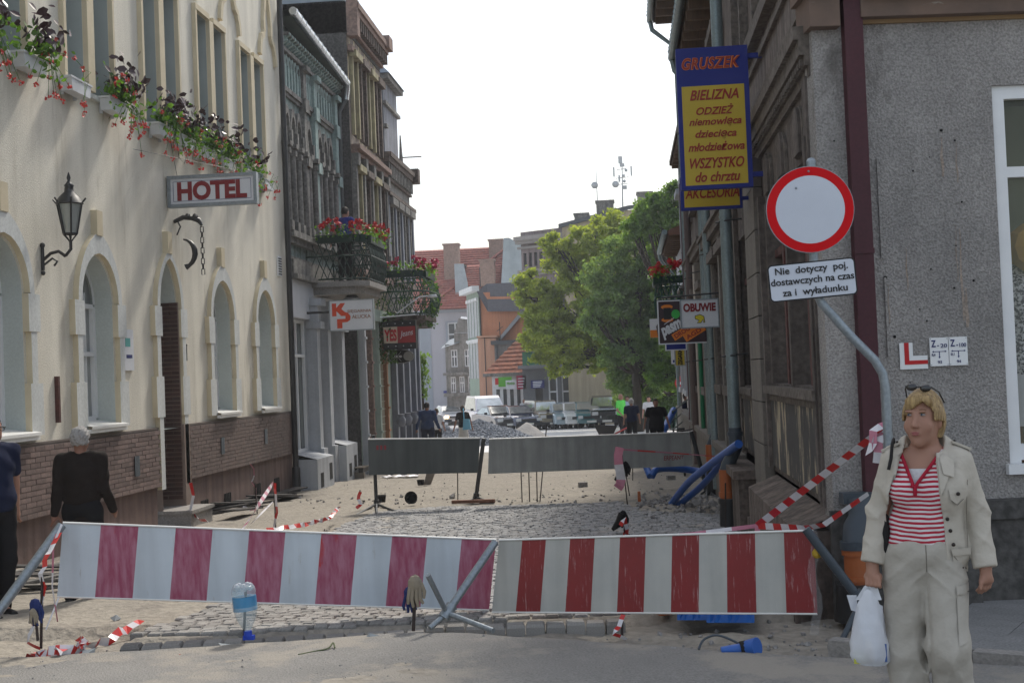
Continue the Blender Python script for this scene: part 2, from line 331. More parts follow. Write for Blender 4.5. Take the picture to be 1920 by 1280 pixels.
# door recess
d=MB(F); d.add([(dop[0],-.2,-1),(dop[1],-.2,-1),(dop[1],3.8,-1),(dop[0],3.8,-1)],[(0,1,2,3)]); d.build('door',mat('dark_brown_door',(.05,.03,.02),rough=.5),hotel)
j=MB(F); j.add([(dop[1],-.2,0),(dop[1],1.17,0),(dop[1],1.17,-1),(dop[1],-.2,-1)],[(0,1,2,3)]); j.add([(dop[0],-.2,-1),(dop[0],1.17,-1),(dop[0],1.17,0),(dop[0],-.2,0)],[(0,1,2,3)]); j.box(dop[1]-.012,dop[1]-.002,.06,3.1,-.98,.04)
j.box(dop[1]-.0,dop[1]+.25,-.3,1.22,0,.07)
j.build('door_jamb',m_lmortar,hotel)
bk=MB(); bk.box(-.0095,.0095,-.118,.118,-.0275,.0275); bk.obox
def brickmesh(nm,sx,sy,sz,m):
    q=MB(); q.box(-sx/2,sx/2,-sy/2,sy/2,-sz/2,sz/2); me=bpy.data.meshes.new(nm); me.from_pydata(q.v,[],q.f); me.materials.append(m); return me
me_j=brickmesh('jamb_brick',.232,.02,.051,m_dbrick)
dj=[o for o in bpy.data.objects if o.name.startswith('door_jamb')][0]
for k in range(46):
    if k%2: inst(me_j,'brick',hotel,(HX-.032,dop[1]-.014,.10+k*.066),(0,0,0),(.5,1,1))
    for i in range(3):
        x=HX-.09-i*.245-(.125 if k%2 else 0)
        inst(me_j,'brick',hotel,(x,dop[1]-.014+random.uniform(-.002,.002),.10+k*.066))
s=MB(F); s.box(dc-.42,dc+.55,-.40,-.08,-.9,.42); s.box(dc-.44,dc+.58,-.08,-.03,-.9,.45); s.build('door_step',m_conc,hotel)
# plinth: clinker cladding on a brown base
pb=MB(F)
for (a,c) in ((5.5,dc-.62),(dc+.62,25.85)):
    pb.box(a,c,.35,1.19,-.2,.045,0); pb.box(a,c,-1.2,.345,-.2,-.01,1); pb.box(a,c,1.19,1.215,-.2,.05,0)
pb.build('base_wall',[m_mortar,m_plbase],hotel)
for (x,y) in ((9.9,.8),(17.3,.72),(21.1,.78),(23.7,.8)):
    g=MB(F); g.box(x-.09,x+.09,y-.14,y+.14,.072,.078,1)
    for k in range(4): g.box(x-.085+k*.045,x-.07+k*.045,y-.14,y+.14,.078,.086,0)
    g.build('vent_grille',[m_steel,m_hole],hotel)
for x in (20.3,21.5,23.3,24.6):
    g=MB(F); g.box(x-.17,x+.17,-.5,-.05,-.012,-.005,0)
    for k in range(4): g.box(x-.14+k*.09,x-.125+k*.09,-.5,-.05,.0,.015,1)
    g.build('cellar_window',[m_hole,m_black],hotel)
me_b=brickmesh('clinker',.022,.243,.056,m_clink)
cnt=0; stuffb=MB(F)
for k in range(13):
    y=.385+k*.063
    for i in range(85):
        u=5.6+i*.251+(.125 if k%2 else 0)
        if u>25.7 or dc-.7<u<dc+.56: continue
        if 13.3<u<18.2: cnt+=1; inst(me_b,'brick',hotel,(HX+.055+random.uniform(-.003,.003),u,y))
        else: stuffb.box(max(u-.121,dc+.66) if u>dc else u-.121,u+.121,y-.028,y+.028,.045,.066+random.uniform(-.003,.003))
sb=stuffb.build('brick_cladding',mat('clinker_brick_mass',(.185,.13,.115),(.10,.078,.07),sc=6,rough=.65,spec=.4,speck=.2,bsc=30),hotel); sb['kind']='stuff'
# downpipe at far end
p=MB(F); p.tube([(25.62,11,.12),(25.62,-.1,.12)],.06,8); p.lathe([(.085,-.5),(.085,.05),(.07,.08)],(25.62,0,.12),10,axis=Matrix(((1,0,0),(0,0,1),(0,-1,0))).to_3x3() if False else Matrix.Rotation(-math.pi/2,3,'X'))
p.build('downpipe',m_black,hotel)
v=MB(F); v.box(25.15,25.4,3.95,4.35,.0,.03,0)
for k in range(7): v.box(25.17,25.38,3.98+k*.052,4.0+k*.052,.03,.04,1)
v.build('air_vent',[m_white,m_hole],hotel)
# flower boxes
m_trough=mat('pale_plastic_trough',(.62,.64,.66),(.5,.52,.54),sc=5,rough=.5,rnd=.1)
m_redfl=mat('red_petals',(.55,.03,.03),(.7,.10,.08),sc=8,rough=.5,rnd=.1)
m_gleaf=leafmat('green_leaves',(.07,.16,.03),(.04,.10,.02)); m_dleaf=mat('maroon_leaves',(.035,.012,.016),(.055,.02,.022),sc=6,rough=.35,spec=.5)
def leaves(b,n,cf,s0,s1,mi,round_=False):
    for _ in range(n):
        c=Vector(cf()); s=random.uniform(s0,s1); R=Matrix.Rotation(random.random()*6.28,3,'Z')@Matrix.Rotation(random.uniform(-1.3,1.3),3,'X')
        P=[(0,-.5,0),(.34,-.15,.07),(.28,.25,.05),(0,.55,0),(-.28,.25,.05),(-.34,-.15,.07)]
        b.add([c+R@Vector(p)*s for p in P],[(0,1,2,3),(0,3,4,5)],mi)
def blossom(b,c,r,n,mi):
    for _ in range(n):
        d=Vector((random.gauss(0,1),random.gauss(0,1),random.gauss(0,1))).normalized()*r*random.uniform(.4,1); R=Matrix.Rotation(random.random()*6.28,3,'Z')@Matrix.Rotation(random.uniform(-1.5,1.5),3,'X'); s=r*.75
        b.add([Vector(c)+d+R@Vector(p)*s for p in ((-.5,-.5,0),(.5,-.4,.1),(.45,.5,0),(-.4,.5,.1))],[(0,1,2,3)],mi)
n_=0
lab=['lowest dark-leaved flower trough at the far corner of the hotel','flower trough above the far end of the hotel sign','flower trough with hanging cable loop, above the near end of the hotel sign','empty-fronted flower trough beside the third window pair','big dark bush in trough under the second window pair','flower trough left of the second window pair','highest flower trough, at top left corner of the photo','flower trough beyond the left frame edge']
boxes=[(24.1,0),(23.0,.6),(21.6,1),(20.55,1),(18.55,1.2),(19.5,1.2),(15.55,.2),(16.75,1.6),(14.3,.9),(12.9,1.6)]
blab=['flower trough at the far end of the row, overhanging the hotel corner','flower trough second from the far end of the row','flower trough with dark leaves just right above the hotel sign','flower trough above the middle of the hotel sign','bare white flower trough under the third window pair','flower trough with hanging cable loop left above the hotel sign','bare pale trough left of the big dark-leaved bush','flower trough with the biggest dark-leaved bush, red flowers hanging low','flower trough near the top left corner with few trailing flowers','flower trough with the tall dark plant at the left photo edge']
for (u,am),lb in zip(boxes,blab):
    r_=root('flower_trough',(HX+.2,u,5.48),lb,'flower box','flower troughs under the upper hotel windows')
    b=MB(F); b.prism([(u-.30,5.70),(u-.26,5.53),(u+.26,5.53),(u+.30,5.70)][::-1],.05,.20); b.prism([(u-.32,5.685),(u+.32,5.685),(u+.32,5.71),(u-.32,5.71)],.045,.21)
    b.box(u-.2,u-.18,5.5,5.66,0,.05); b.box(u+.18,u+.2,5.5,5.66,0,.05)
    b.build('trough',m_trough,r_)
    l=MB(F); 
    if am>.3:
        leaves(l,int(120*am),lambda:(u+random.gauss(.05,.26),5.72+abs(random.gauss(0,.13)),.22+random.gauss(0,.09)),.06,.11,0)
        leaves(l,int(30*am),lambda:(u+random.gauss(.0,.3),5.62-abs(random.gauss(0,.12)),.34+random.gauss(0,.05)),.05,.09,0)
    l.build('foliage',m_gleaf,r_) if l.v else None
    l=MB(F)
    if am>.3: leaves(l,int(75*am),lambda:(u+.15+random.gauss(0,.2),5.85+abs(random.gauss(0,.18)),.24+random.gauss(0,.1)),.08,.15,0)
    if l.v: l.build('dark_foliage',m_dleaf,r_)
    l=MB(F)
    for _ in range(int(16*max(am,.35))):
        hang=random.random()<.6
        c=(u+random.uniform(-.45,.6),5.75+random.uniform(-.05,.25) if not hang else 5.5-abs(random.gauss(0,.16)),.3+random.gauss(0,.07)); blossom(l,c,.038,11,0)
        l.tube([(u,5.7,.22),((u+c[0])/2,5.8 if not hang else 5.66,.33),c],.004,3,cap=False,mi=1)
    l.build('blossom',[m_redfl,m_gleaf],r_)

# ================= green ornate house =================
GX=-6.9
gh=root('ornate_green_house',(GX,28,gz(28)),'turquoise-grey ornate house with arcaded windows and bright gutter, next to the hotel','building')
m_turq=mat('turquoise_flaking_plaster',(.27,.35,.33),(.16,.19,.18),sc=3,rough=.85,streak=.4,contrast=.2,speck=.2,bsc=14,dirt=((.10,.085,.075),2.5,.60))
m_turq2=mat('pale_turquoise_plaster',(.34,.44,.42),(.24,.31,.30),sc=2.5,rough=.85,streak=.3,speck=.12,bsc=14,dirt=((.15,.12,.10),3,.63))
m_gst=mat('weathered_grey_stone',(.26,.25,.235),(.14,.135,.125),sc=5,rough=.9,streak=.35,speck=.25,bsc=18,bump=.4)
m_shopg=mat('pale_grey_shop_paint',(.44,.46,.49),(.34,.36,.39),sc=2,rough=.7,speck=.06,streak=.15)
m_dkgl=mat('dark_upper_glass',(.05,.06,.065),(.02,.02,.025),sc=2,rough=.12,spec=.7)
F2=LF(GX)
b=MB(F2)
U0,U1=25.86,31.0
bays=[(25.9,27.35,3),(27.72,28.28,1),(28.75,30.35,3)]
ops=[]
for a,c,n in bays:
    w=(c-a)/n
    for k in range(n):
        x0=a+k*w+w*.16; x1=a+(k+1)*w-w*.16; ops.append((x0,x1,4.95,7.45,.28,arch(x0,x1,7.1,7.45,5,False)))
# fix: arches need spandrel start at spring
wall(b,U0,U1,4.35,9.3,ops,0,1,2)
b.box(U0,U1,9.28,9.34,-5,.0,1)
b.add([(U0,-1,0),(U0,9.3,0),(U0,9.3,-5),(U0,-1,-5)],[(0,1,2,3)],0); b.add([(U1,-1,-5),(U1,9.3,-5),(U1,9.3,0),(U1,-1,0)],[(0,1,2,3)],0)
wall(b,U0,U1,3.3,4.35,[],3,3); b.build('wall',[m_turq,m_turq,m_dkgl,m_shopg],gh)
b=MB(F2)   # roof with eaves
b.prism([(0,0),(0,0),(0,0)],0,0) if False else None
b.add([(U0,9.5,.28),(U1-.1,9.2,.28),(U1-.1,9.9,-5),(U0,10.2,-5)],[(0,1,2,3)]); b.add([(U0,9.38,.28),(U1-.1,9.08,.28),(U1-.1,9.08,0),(U0,9.38,0)],[(3,2,1,0)]); b.add([(U0,9.38,.28),(U1-.1,9.08,.28),(U1-.1,9.2,.28),(U0,9.5,.28)],[(0,1,2,3)])
b.build('roof',mat('dark_eaves_wood',(.10,.14,.12),(.07,.09,.08),rough=.8),gh)
b=MB(F2); b.tube([(U0-.1,9.46,.36),(U1-.15,9.1,.36)],.085,10); b.tube([(U1-.15,9.1,.36),(U1-.08,8.95,.34),(U1-.08,8.7,.3)],.07,8)
for k in range(14): x=U0+k*.36; z_=9.46-.36*(x-U0)/(U1-U0); b.tube([(x,z_,.36),(x+.012,z_,.36)],.095,10)
q=MB(F2); q.tube([(U1-.08,8.72,.3),(U1-.1,8.4,.12),(U1-.1,4.5,.1)],.06,8); q.build('downpipe',mat('dull_grey_pipe',(.12,.13,.13),rough=.6),gh)
b.build('gutter',m_tin,gh)
b=MB(F2)   # cornice and bands
for y0,y1,w in ((8.72,8.80,.10),(7.88,7.98,.09),(7.80,7.88,.05),(9.0,9.06,.22),(4.82,4.95,.20),(4.70,4.82,.12),(4.35,4.42,.10),(4.05,4.35,.16),(3.95,4.05,.24)):
    b=MB(F2); b.box(U0+.002,U1-.005,y0,y1,.002,w); b.build('cornice_band',m_gst,gh)
k=MB(); 
for i in range(24):
    u=25.95+i*.215
    if u>30.9: break
    b=MB(F2)
    P=[(0,9.05),(.24,9.05),(.24,9.0),(.16,8.96),(.18,8.9),(.08,8.84),(0,8.80)]
    b.add([(u-.045,y,w) for w,y in P]+[(u+.045,y,w) for w,y in P],[tuple(range(6,-1,-1)),tuple(range(7,14))]+[(j,(j+1)%7,7+(j+1)%7,7+j) for j in range(7)])
    b.build('cornice_bracket',m_turq2,gh)
for a,c,n in bays:
    nb=6 if n==3 else 3; w=(c-a)/nb
    for i in range(nb):
        x0=a+i*w; b=MB(F2); A=arch(x0+.03,x0+w-.03,8.45,8.62,4,False); O=arch(x0,x0+w,8.45,8.70,4,False)
        for p,q,r_,s_ in zip(A,A[1:],O,O[1:]): b.add([(p[0],p[1],.06),(q[0],q[1],.06),(s_[0],s_[1],.06),(r_[0],r_[1],.06)],[(3,2,1,0)])
        b.box(x0,x0+.05,7.98,8.47,.01,.07); b.box(x0+w-.05,x0+w-.003,7.98,8.47,.01,.07)
        b.build('blind_arch',m_turq2,gh)
    w=(c-a)/n
    for i in range(n):
        x0=a+i*w+w*.1; x1=a+(i+1)*w-w*.1; b=MB(F2); A=arch(x0+w*.07,x1-w*.07,7.1,7.44,5,False); O=arch(x0-.02,x1+.02,7.1,7.62,5,False)
        for p,q,r_,s_ in zip(A,A[1:],O,O[1:]): b.add([(p[0],p[1],.07),(q[0],q[1],.07),(s_[0],s_[1],.07),(r_[0],r_[1],.07)],[(3,2,1,0)]); b.add([(p[0],p[1],0),(q[0],q[1],0),(q[0],q[1],.07),(p[0],p[1],.07)],[(3,2,1,0)]); b.add([(r_[0],r_[1],0),(s_[0],s_[1],0),(s_[0],s_[1],.07),(r_[0],r_[1],.07)],[(0,1,2,3)])
        b.build('window_arch',m_gst,gh)
        f=MB(F2); winframe(f,a+i*w+w*.16,a+(i+1)*w-w*.16,4.95,7.1,-.275,.05,.04,(.5,),(.65,)); f.build('window_frame',m_gst,gh)
    for i in range(n+1):
        x=a+i*w; b=MB(F2); b.tube([(x,5.15,.09),(x,6.55,.09)],[.075,.06],8); b.box(x-.09,x+.09,4.95,5.15,.005,.18); b.box(x-.075,x+.075,6.55,6.66,.005,.17); b.box(x-.1,x+.1,6.70,6.80,.005,.20); b.box(x-.06,x+.06,6.8,7.12,.005,.1)
        b.build('column',m_gst,gh)
for x in (27.53,28.5,30.6):
    b=MB(F2); b.box(x-.13,x+.13,4.95,8.72,.003,.12); b.box(x-.17,x+.17,7.7,8.0,.12,.17); b.box(x-.17,x+.17,6.5,6.75,.12,.19); b.box(x-.19,x+.19,8.6,8.72,.12,.22); b.build('pilaster',m_turq2 if x>28 else m_gst,gh)
# shop front: pilasters, windows with low sill walls
b=MB(F2)
wall(b,U0,U1,-1,3.3,[(26.0,27.25,.32,3.12,.12),(27.85,28.35,-.6,3.12,.6),(28.75,29.75,.45,3.12,.12),(30.0,30.85,-.6,3.0,.5)],0,0,1)
b.build('shop_wall',[m_shopg,m_dkgl],gh)
for a,c,v0 in ((26.0,27.25,.32),(28.75,29.75,.45)):
    g=MB(F2); g.add([(a,v0,-.09),(c,v0,-.09),(c,3.12,-.09),(a,3.12,-.09)],[(0,1,2,3)]); wo=g.build('shop_window',mat('shop_glass',(.10,.13,.12),(.03,.04,.04),sc=1.2,rough=.08,spec=.7),gh)
    f=MB(F2); winframe(f,a,c,v0,3.12,-.085,.06,.06,(.45,),(.73,)); f.build('frame',m_white,wo)
    s=MB(F2); s.add([(a-.05,v0,.0),(c+.05,v0,.0),(c+.1,v0-.12,.5),(a-.1,v0-.12,.5)],[(0,3,2,1)]); s.box(a-.1,c+.1,-1,v0-.12,.0,.5); s.build('sill_block',m_shopg,gh)
    h=MB(F2); h.box(a+.15,a+.4,-.4,-.1,.5,.506); h.box(c-.3,c-.05,-.3,0.05,.5,.506); h.build('cellar_vent',m_hole,gh)
for x in (27.45,28.5,29.9):
    b=MB(F2); b.box(x-.14,x+.14,-1,3.0,.002,.24); b.box(x-.18,x+.18,-1,.35,.24,.32); b.box(x-.18,x+.18,2.95,3.1,.002,.34); b.box(x-.15,x+.15,3.1,3.45,.002,.28); b.box(x-.2,x+.2,3.45,3.6,.002,.38); b.build('shop_pilaster',m_shopg,gh)
b=MB(F2); A=arch(25.9,27.4,3.12,3.0,6,False)
b.box(25.88,27.9,3.15,3.94,.005,.10); b.box(27.9,30.9,3.2,3.94,.005,.09); b.build('fascia_board',mat('white_fascia',(.62,.64,.68),(.55,.57,.6),rough=.6),gh)
s=MB(F2); s.lathe([(.0,-.01),(.17,-.01),(.17,.01),(0,.01)],(26.35,2.8,-.07),16); s.build('orange_sticker',mat('orange_red_print',(.65,.13,.05),rough=.5),gh)

# ---- balconies on the left -------------------------------------------------
m_blkmet=mat('dark_green_iron',(.012,.03,.024),(.02,.045,.035),rough=.5)
m_trg=mat('dark_green_trough',(.01,.035,.025),rough=.5)
m_geran=mat('geranium_red',(.50,.012,.02),(.62,.03,.035),sc=8,rough=.5); m_pink=mat('geranium_pink',(.50,.02,.09),(.62,.05,.14),sc=8,rough=.5)
def balcony(par,X0,X1,Y0,Y1,z,h,m_rail,m_slab,bulge=.12,ivy=False,side=1):
    s=MB(); 
    P=[(X0,Y0),(X1-.2*side,Y0),(X1,Y0+.2),(X1,Y1-.2),(X1-.2*side,Y1),(X0,Y1)]
    if side<0: P=P[::-1]
    s.prism(P,z-.12,z); Q=[(X0+(p[0]-X0)*.9,(p[1]-(Y0+Y1)/2)*.9+(Y0+Y1)/2) for p in P]; s.prism(Q,z-.28,z-.121)
    s.build('balcony_slab',m_slab,par)
    path=[Vector((X0,Y0+.05)),Vector((X1-.25*side,Y0+.05)),Vector((X1-.06*side,Y0+.25)),Vector((X1-.06*side,Y1-.25)),Vector((X1-.25*side,Y1-.05)),Vector((X0,Y1-.05))]
    L_=[0]
    for p,q in zip(path,path[1:]): L_.append(L_[-1]+(q-p).length)
    T=L_[-1]
    def at(s,v):
        s=max(0,min(T,s)); i=max(j for j in range(len(path)-1) if L_[j]<=s+1e-9); t=(s-L_[i])/(L_[i+1]-L_[i]); p=path[i].lerp(path[i+1],t)
        d=(path[i+1]-path[i]).normalized(); nrm=Vector((d.y,-d.x))*side; bl=bulge*math.sin(math.pi*min(1,(v/h)*1.1)) if v<h*.9 else 0
        return Vector((p.x+nrm.x*bl,p.y+nrm.y*bl,z+v))
    r=MB()
    for v in (.05,h*.55,h*.9,h): r.tube([at(s,v) for s in np.linspace(0,T,22)],.022,5)
    n=int(T/.15)
    for i in range(n+1):
        s0=i*T/n
        if s0+.36<T: 
            r.tube([at(s0+.36*t,.05+(h*.85)*t) for t in (0,.25,.5,.75,1)],.013,4)
        if s0-.36>0: r.tube([at(s0-.36*t,.05+(h*.85)*t) for t in (0,.25,.5,.75,1)],.013,4)
    for i in range(int(T/.6)+1):
        r.tube([at(i*.6,v) for v in np.linspace(0,h,6)],.014,5)
    r.build('balcony_railing',m_rail,par); return at,T
def fbox(at,T,s0,s1,z,lb,mfl,grp,wid=.18,big=1,mt=None):
    c=(at(s0,z)+at(s1,z))/2; r_=root('balcony_flower_box',tuple(c-Vector((0,0,.2))),lb,'flower box',grp)
    b=MB(); n=8; P=[at(s0+(s1-s0)*i/n,z) for i in range(n+1)]
    for p,q in zip(P,P[1:]):
        d=(q-p); m=(p+q)/2; a=math.atan2(d.y,d.x); b.obox(Matrix.Translation(m-Vector((0,0,.09)))@Matrix.Rotation(a,4,'Z'),d.length+.01,wid,.17)
    b.build('trough',mt or m_trg,r_)
    l=MB()
    def rp(sg=.1): p=at(random.uniform(s0,s1),z); return (p.x+random.gauss(0,sg),p.y+random.gauss(0,sg),p.z)
    def cf(): p=rp(); return (p[0],p[1],p[2]+random.uniform(-.12,.24))
    leaves(l,int(150*(s1-s0)*big),cf,.06,.10,0); l.build('foliage',m_gleaf,r_)
    l=MB()
    for _ in range(int(12*(s1-s0)*big)):
        p=rp(.12); blossom(l,(p[0],p[1],p[2]+random.uniform(.1,.34)),random.uniform(.055,.085),28,0)
    l.build('blossom',mfl,r_)
at1,T1=balcony(gh,GX,-5.55,27.6,30.0,3.98,1.0,m_blkmet,m_conc,.1)
fbox(at1,T1,.25,1.3,1.02,'red geraniums in dark box, near side of the balcony over the bookshop sign',m_geran,'geranium boxes on the shop balcony')
fbox(at1,T1,1.5,3.6,1.02,'red geraniums along the street side of the balcony over the bookshop sign',m_geran,'geranium boxes on the shop balcony')

# ================= tall brown house (third) =================
BX=-6.55
bh=root('tall_brown_house',(BX,32,gz(32)),'tall weathered brown house with bracketed cornice and flaking yellow plaster, third on the left','building')
m_brn=mat('flaking_brown_plaster',(.25,.205,.18),(.14,.12,.105),sc=3,rough=.9,streak=.35,speck=.2,bsc=14,dirt=((.50,.44,.27),3.2,.52,(1.6,1.6,.35)))
m_brn2=mat('brown_weathered_stone',(.17,.13,.11),(.09,.075,.065),sc=4,rough=.9,streak=.3,speck=.25,bsc=16,bump=.4)
m_pinkst=mat('faded_pink_stone',(.28,.19,.16),(.17,.12,.10),sc=4,rough=.9,speck=.2,bsc=16)
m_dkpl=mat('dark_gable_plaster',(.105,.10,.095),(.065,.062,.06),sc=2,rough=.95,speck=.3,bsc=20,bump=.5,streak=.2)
F3=LF(BX); V0,V1=31.02,35.3
b=MB(F3)
ops=[]
for k in range(4):
    c=31.6+k*1.02
    ops.append((c-.24,c+.24,7.9,9.75,.18)); ops.append((c-.26,c+.26,4.95,6.9,.2))
wall(b,V0,V1,3.6,10.4,ops,0,3,2)
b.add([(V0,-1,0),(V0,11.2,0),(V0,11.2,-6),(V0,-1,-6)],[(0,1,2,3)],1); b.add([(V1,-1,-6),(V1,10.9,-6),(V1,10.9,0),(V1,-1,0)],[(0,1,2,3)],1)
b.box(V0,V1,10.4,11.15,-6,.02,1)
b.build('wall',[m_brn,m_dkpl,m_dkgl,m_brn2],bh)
b=MB(F3)
for y0,y1,w in ((10.98,11.12,.34),(10.86,10.98,.28),(10.50,10.58,.12),(9.95,10.1,.14),(7.5,7.62,.25),(7.4,7.5,.14),(4.4,4.55,.18)):
    b=MB(F3); b.box(V0-.02,V1,y0,y1,.022,w); b.build('cornice_band',m_pinkst,bh)
b=MB(F3); b.box(V0-.06,V0+.25,10.3,11.2,.03,.30); b.build('cornice_end_block',m_pinkst,bh); b=MB(F3); b.box(V1-.5,V1+.05,10.95,11.3,.03,.4); b.build('cornice_end_block',m_pinkst,bh)
for i in range(17):
    u=31.2+i*.25; b=MB(F3); b.prism([(u-.05,10.58),(u+.05,10.58),(u+.05,10.86),(u-.05,10.86)],.03,.25); b.build('cornice_bracket',m_brn2,bh)
for k in range(4):
    c=31.6+k*1.02; b=MB(F3)
    for y0,y1 in ((7.9,9.85),(4.95,7.0)):
        b.box(c-.36,c-.24,y0,y1,.002,.09); b.box(c+.24,c+.36,y0,y1,.002,.09); b.box(c-.42,c+.42,y1,y1+.16,.002,.2)
    b.build('window_surround',mat('pale_yellow_stone',(.46,.42,.25),(.25,.22,.15),sc=4,rough=.9,streak=.4) if k%2==0 else m_brn2,bh)
    for y0,y1 in ((7.9,9.75),(4.95,6.9)):
        f=MB(F3); winframe(f,c-.24,c+.24,y0,y1,-.175,.045,.04,(.5,),(.68,)); f.build('window_frame',m_gst,bh)
for x in (31.12,32.1,33.12,34.15,35.15):
    b=MB(F3); b.box(x-.09,x+.09,4.55,7.4,.003,.13); b.box(x-.13,x+.13,7.1,7.4,.13,.2); b.box(x-.12,x+.12,5.0,5.2,.13,.18); b.build('pilaster',m_gst,bh)
b=MB(F3); b.add([(V0,11.16,.32),(V1,11.16,.32),(V1,12.0,-6),(V0,12.0,-6)],[(0,1,2,3)]); b.add([(V0,11.16,.32),(V0,12.0,-6),(V0,11.1,-6)],[(0,1,2)]);b.add([(V0+.6,11.2,-.6),(V0+.9,11.2,-.6),(V0+.75,11.55,-.6)],[(0,1,2)]); b.build('roof',mat('blue_grey_sheet_roof',(.25,.29,.34),rough=.5,metal=.3),bh)
# ground floor: green and pink framed shop with lattice grille
b=MB(F3); wall(b,V0,V1,-1.2,3.6,[(31.3,31.9,-.6,3.2,.3),(32.1,32.8,.0,3.2,.1),(33.0,33.9,-.6,3.2,.2)],0,0,1); b.box(V0,V1,3.3,3.6,.002,.2); b.build('shop_wall',[mat('pale_green_wood',(.42,.52,.45),(.3,.36,.32),rough=.7,streak=.3),m_dkgl],bh)
for x,m in ((31.2,m_shopg),(32.0,m_pinkst),(32.9,mat('pale_green_wood',(.42,.52,.45))),(33.98,mat('orange_brown_wood',(.33,.16,.08),(.25,.12,.06),rough=.7))):
    b=MB(F3); b.box(x-.08,x+.08,-1.2,3.3,.003,.16)
    for k in range(6): b.box(x-.09,x+.09,-.2+k*.6,-.14+k*.6,.16,.19)
    b.build('shop_post',m,bh)
b=MB(F3)
for k in range(8): b.box(33.05+k*.11,33.065+k*.11,-.2,2.9,.05,.065)
for k in range(16): b.box(33.03,33.9,-.2+k*.2,-.185+k*.2,.066,.078)
b.build('window_grille',mat('yellowed_white_paint',(.6,.56,.45),rough=.7),bh)

# ================= dark ornate house with tower (fourth) =================
DX=-6.55
dh=root('dark_ornate_house',(DX,38,gz(38)),'dark grey ornate house with cornice and square roof tower, last on the left','building')
F4=LF(DX); D0,D1=35.32,39.6
b=MB(F4); ops=[]
for k in range(4):
    c=35.85+k*1.0; ops.append((c-.23,c+.23,5.0,6.6,.2))
wall(b,D0,D1,3.6,8.12,ops,0,0,1); b.add([(D1,-1,0),(D1,8.1,0),(D1,8.1,-6),(D1,-1,-6)],[(3,2,1,0)],0); b.box(D0,D1,8.0,8.12,-6,-.01,0)
wall(b,D0,D1,-1.3,3.6,[(35.6,36.3,-.5,3.0,.15),(36.7,37.4,-.5,3.0,.15),(37.8,38.5,-.5,3.0,.15)],2,2,1)
b.build('wall',[m_gst,m_dkgl,mat('slate_grey_shop_paint',(.20,.22,.27),(.13,.14,.17),sc=3,rough=.6,streak=.3)],dh)
b=MB(F4)
for y0,y1,w in ((8.02,8.15,.26),(7.88,8.02,.20),(7.45,7.52,.08),(6.95,7.05,.2),(4.5,4.65,.2),(3.5,3.65,.22)):
    b=MB(F4); b.box(D0-.1,D1+.05,y0,y1,.002,w); b.build('cornice_band',m_brn2,dh)
b=MB(F4); b.box(D1-.3,D1+.05,7.85,8.3,.0,.36)
b.build('cornice',m_brn2,dh)
for i in range(16):
    u=35.45+i*.26; b=MB(F4); b.box(u-.05,u+.05,7.52,7.88,.003,.16); b.build('cornice_bracket',m_gst,dh)
for k in range(4):
    c=35.85+k*1.0; b=MB(F4); b.box(c-.34,c-.23,5.0,6.7,.002,.1); b.box(c+.23,c+.34,5.0,6.7,.002,.1); b.box(c-.42,c+.42,6.7,6.9,.002,.24); b.build('window_surround',m_gst,dh)
    f=MB(F4); winframe(f,c-.23,c+.23,5.0,6.6,-.195,.045,.04,(.5,),(.68,)); f.build('window_frame',m_shopg,dh)
for x in (35.42,36.5,37.55,38.65,39.45):
    b=MB(F4); b.box(x-.12,x+.12,-1.2,3.5,.003,.16); b.box(x-.1,x+.1,4.65,6.95,.003,.12); b.lathe([(.1,-.1),(.15,.0),(.16,.1),(.1,.2),(.13,.25)],(x,.55,.2),10,axis=Matrix.Rotation(-math.pi/2,3,'X')); b.build('shop_pilaster',mat('slate_grey_shop_paint',(.2,.22,.27)),dh)
b=MB(F4) # tower
b.box(37.6,39.9,8.0,10.75,-2.6,-.35); b.build('tower_block',mat('blue_grey_stucco',(.27,.28,.32),(.17,.18,.2),sc=3,rough=.9,streak=.3),dh)
b=MB(F4); b.box(37.5,40.0,10.0,10.1,-2.7,-.25); b.box(37.45,40.05,10.75,10.9,-2.8,-.15); b.box(37.5,37.8,9.3,9.4,-2.7,-.25); b.build('tower_moulding',m_gst,dh)
b=MB(F4); b.add([(37.4,10.9,-.1),(40.1,10.9,-.1),(40.1,10.9,-2.9),(37.4,10.9,-2.9),(38.0,11.75,-.9),(39.5,11.75,-.9),(39.5,11.75,-2),(38.0,11.75,-2)],[(0,1,5,4),(1,2,6,5),(2,3,7,6),(3,0,4,7),(4,5,6,7)]); q=MB(F4); q.tube([(39.5,8.0,-.2),(39.5,9.4,-.2)],[.1,.02],5); q.tube([(39.5,8.7,-.2),(39.5,8.7,.45)],.02,4); q.build('finial',m_gst,dh)
b.build('tower_roof',mat('blue_grey_sheet_roof',(.25,.29,.34)),dh)
at2,T2=balcony(dh,DX,-5.25,33.4,35.8,3.45,1.15,mat('green_iron_paint',(.02,.075,.05),rough=.5),m_brn2,.22)
fbox(at2,T2,.1,1.3,1.2,'pink geraniums in dark box on the near side of the ivy-grown balcony',m_pink,'geranium boxes on the ivy balcony')
fbox(at2,T2,1.5,3.5,1.2,'pink geraniums along the street side of the ivy-grown balcony',m_pink,'geranium boxes on the ivy balcony')
l=MB()
def cf():
    s=random.uniform(0,T2*.8); v=random.uniform(-.3,1.0); p=at2(s,max(0,v)); return (p.x+random.gauss(0,.05),p.y+random.gauss(0,.05),p.z+min(v,0))
leaves(l,900,cf,.05,.1,0); leaves(l,500,lambda:(random.uniform(-6.5,-6.0),33.3+random.gauss(0,.15),random.uniform(2.2,3.5)),.06,.12,0)
iv=l.build('ivy_plant',leafmat('ivy_leaves',(.035,.085,.025),(.02,.05,.015))); tag(iv,'ivy climbing over the railing and down beside the pink geranium balcony','ivy')
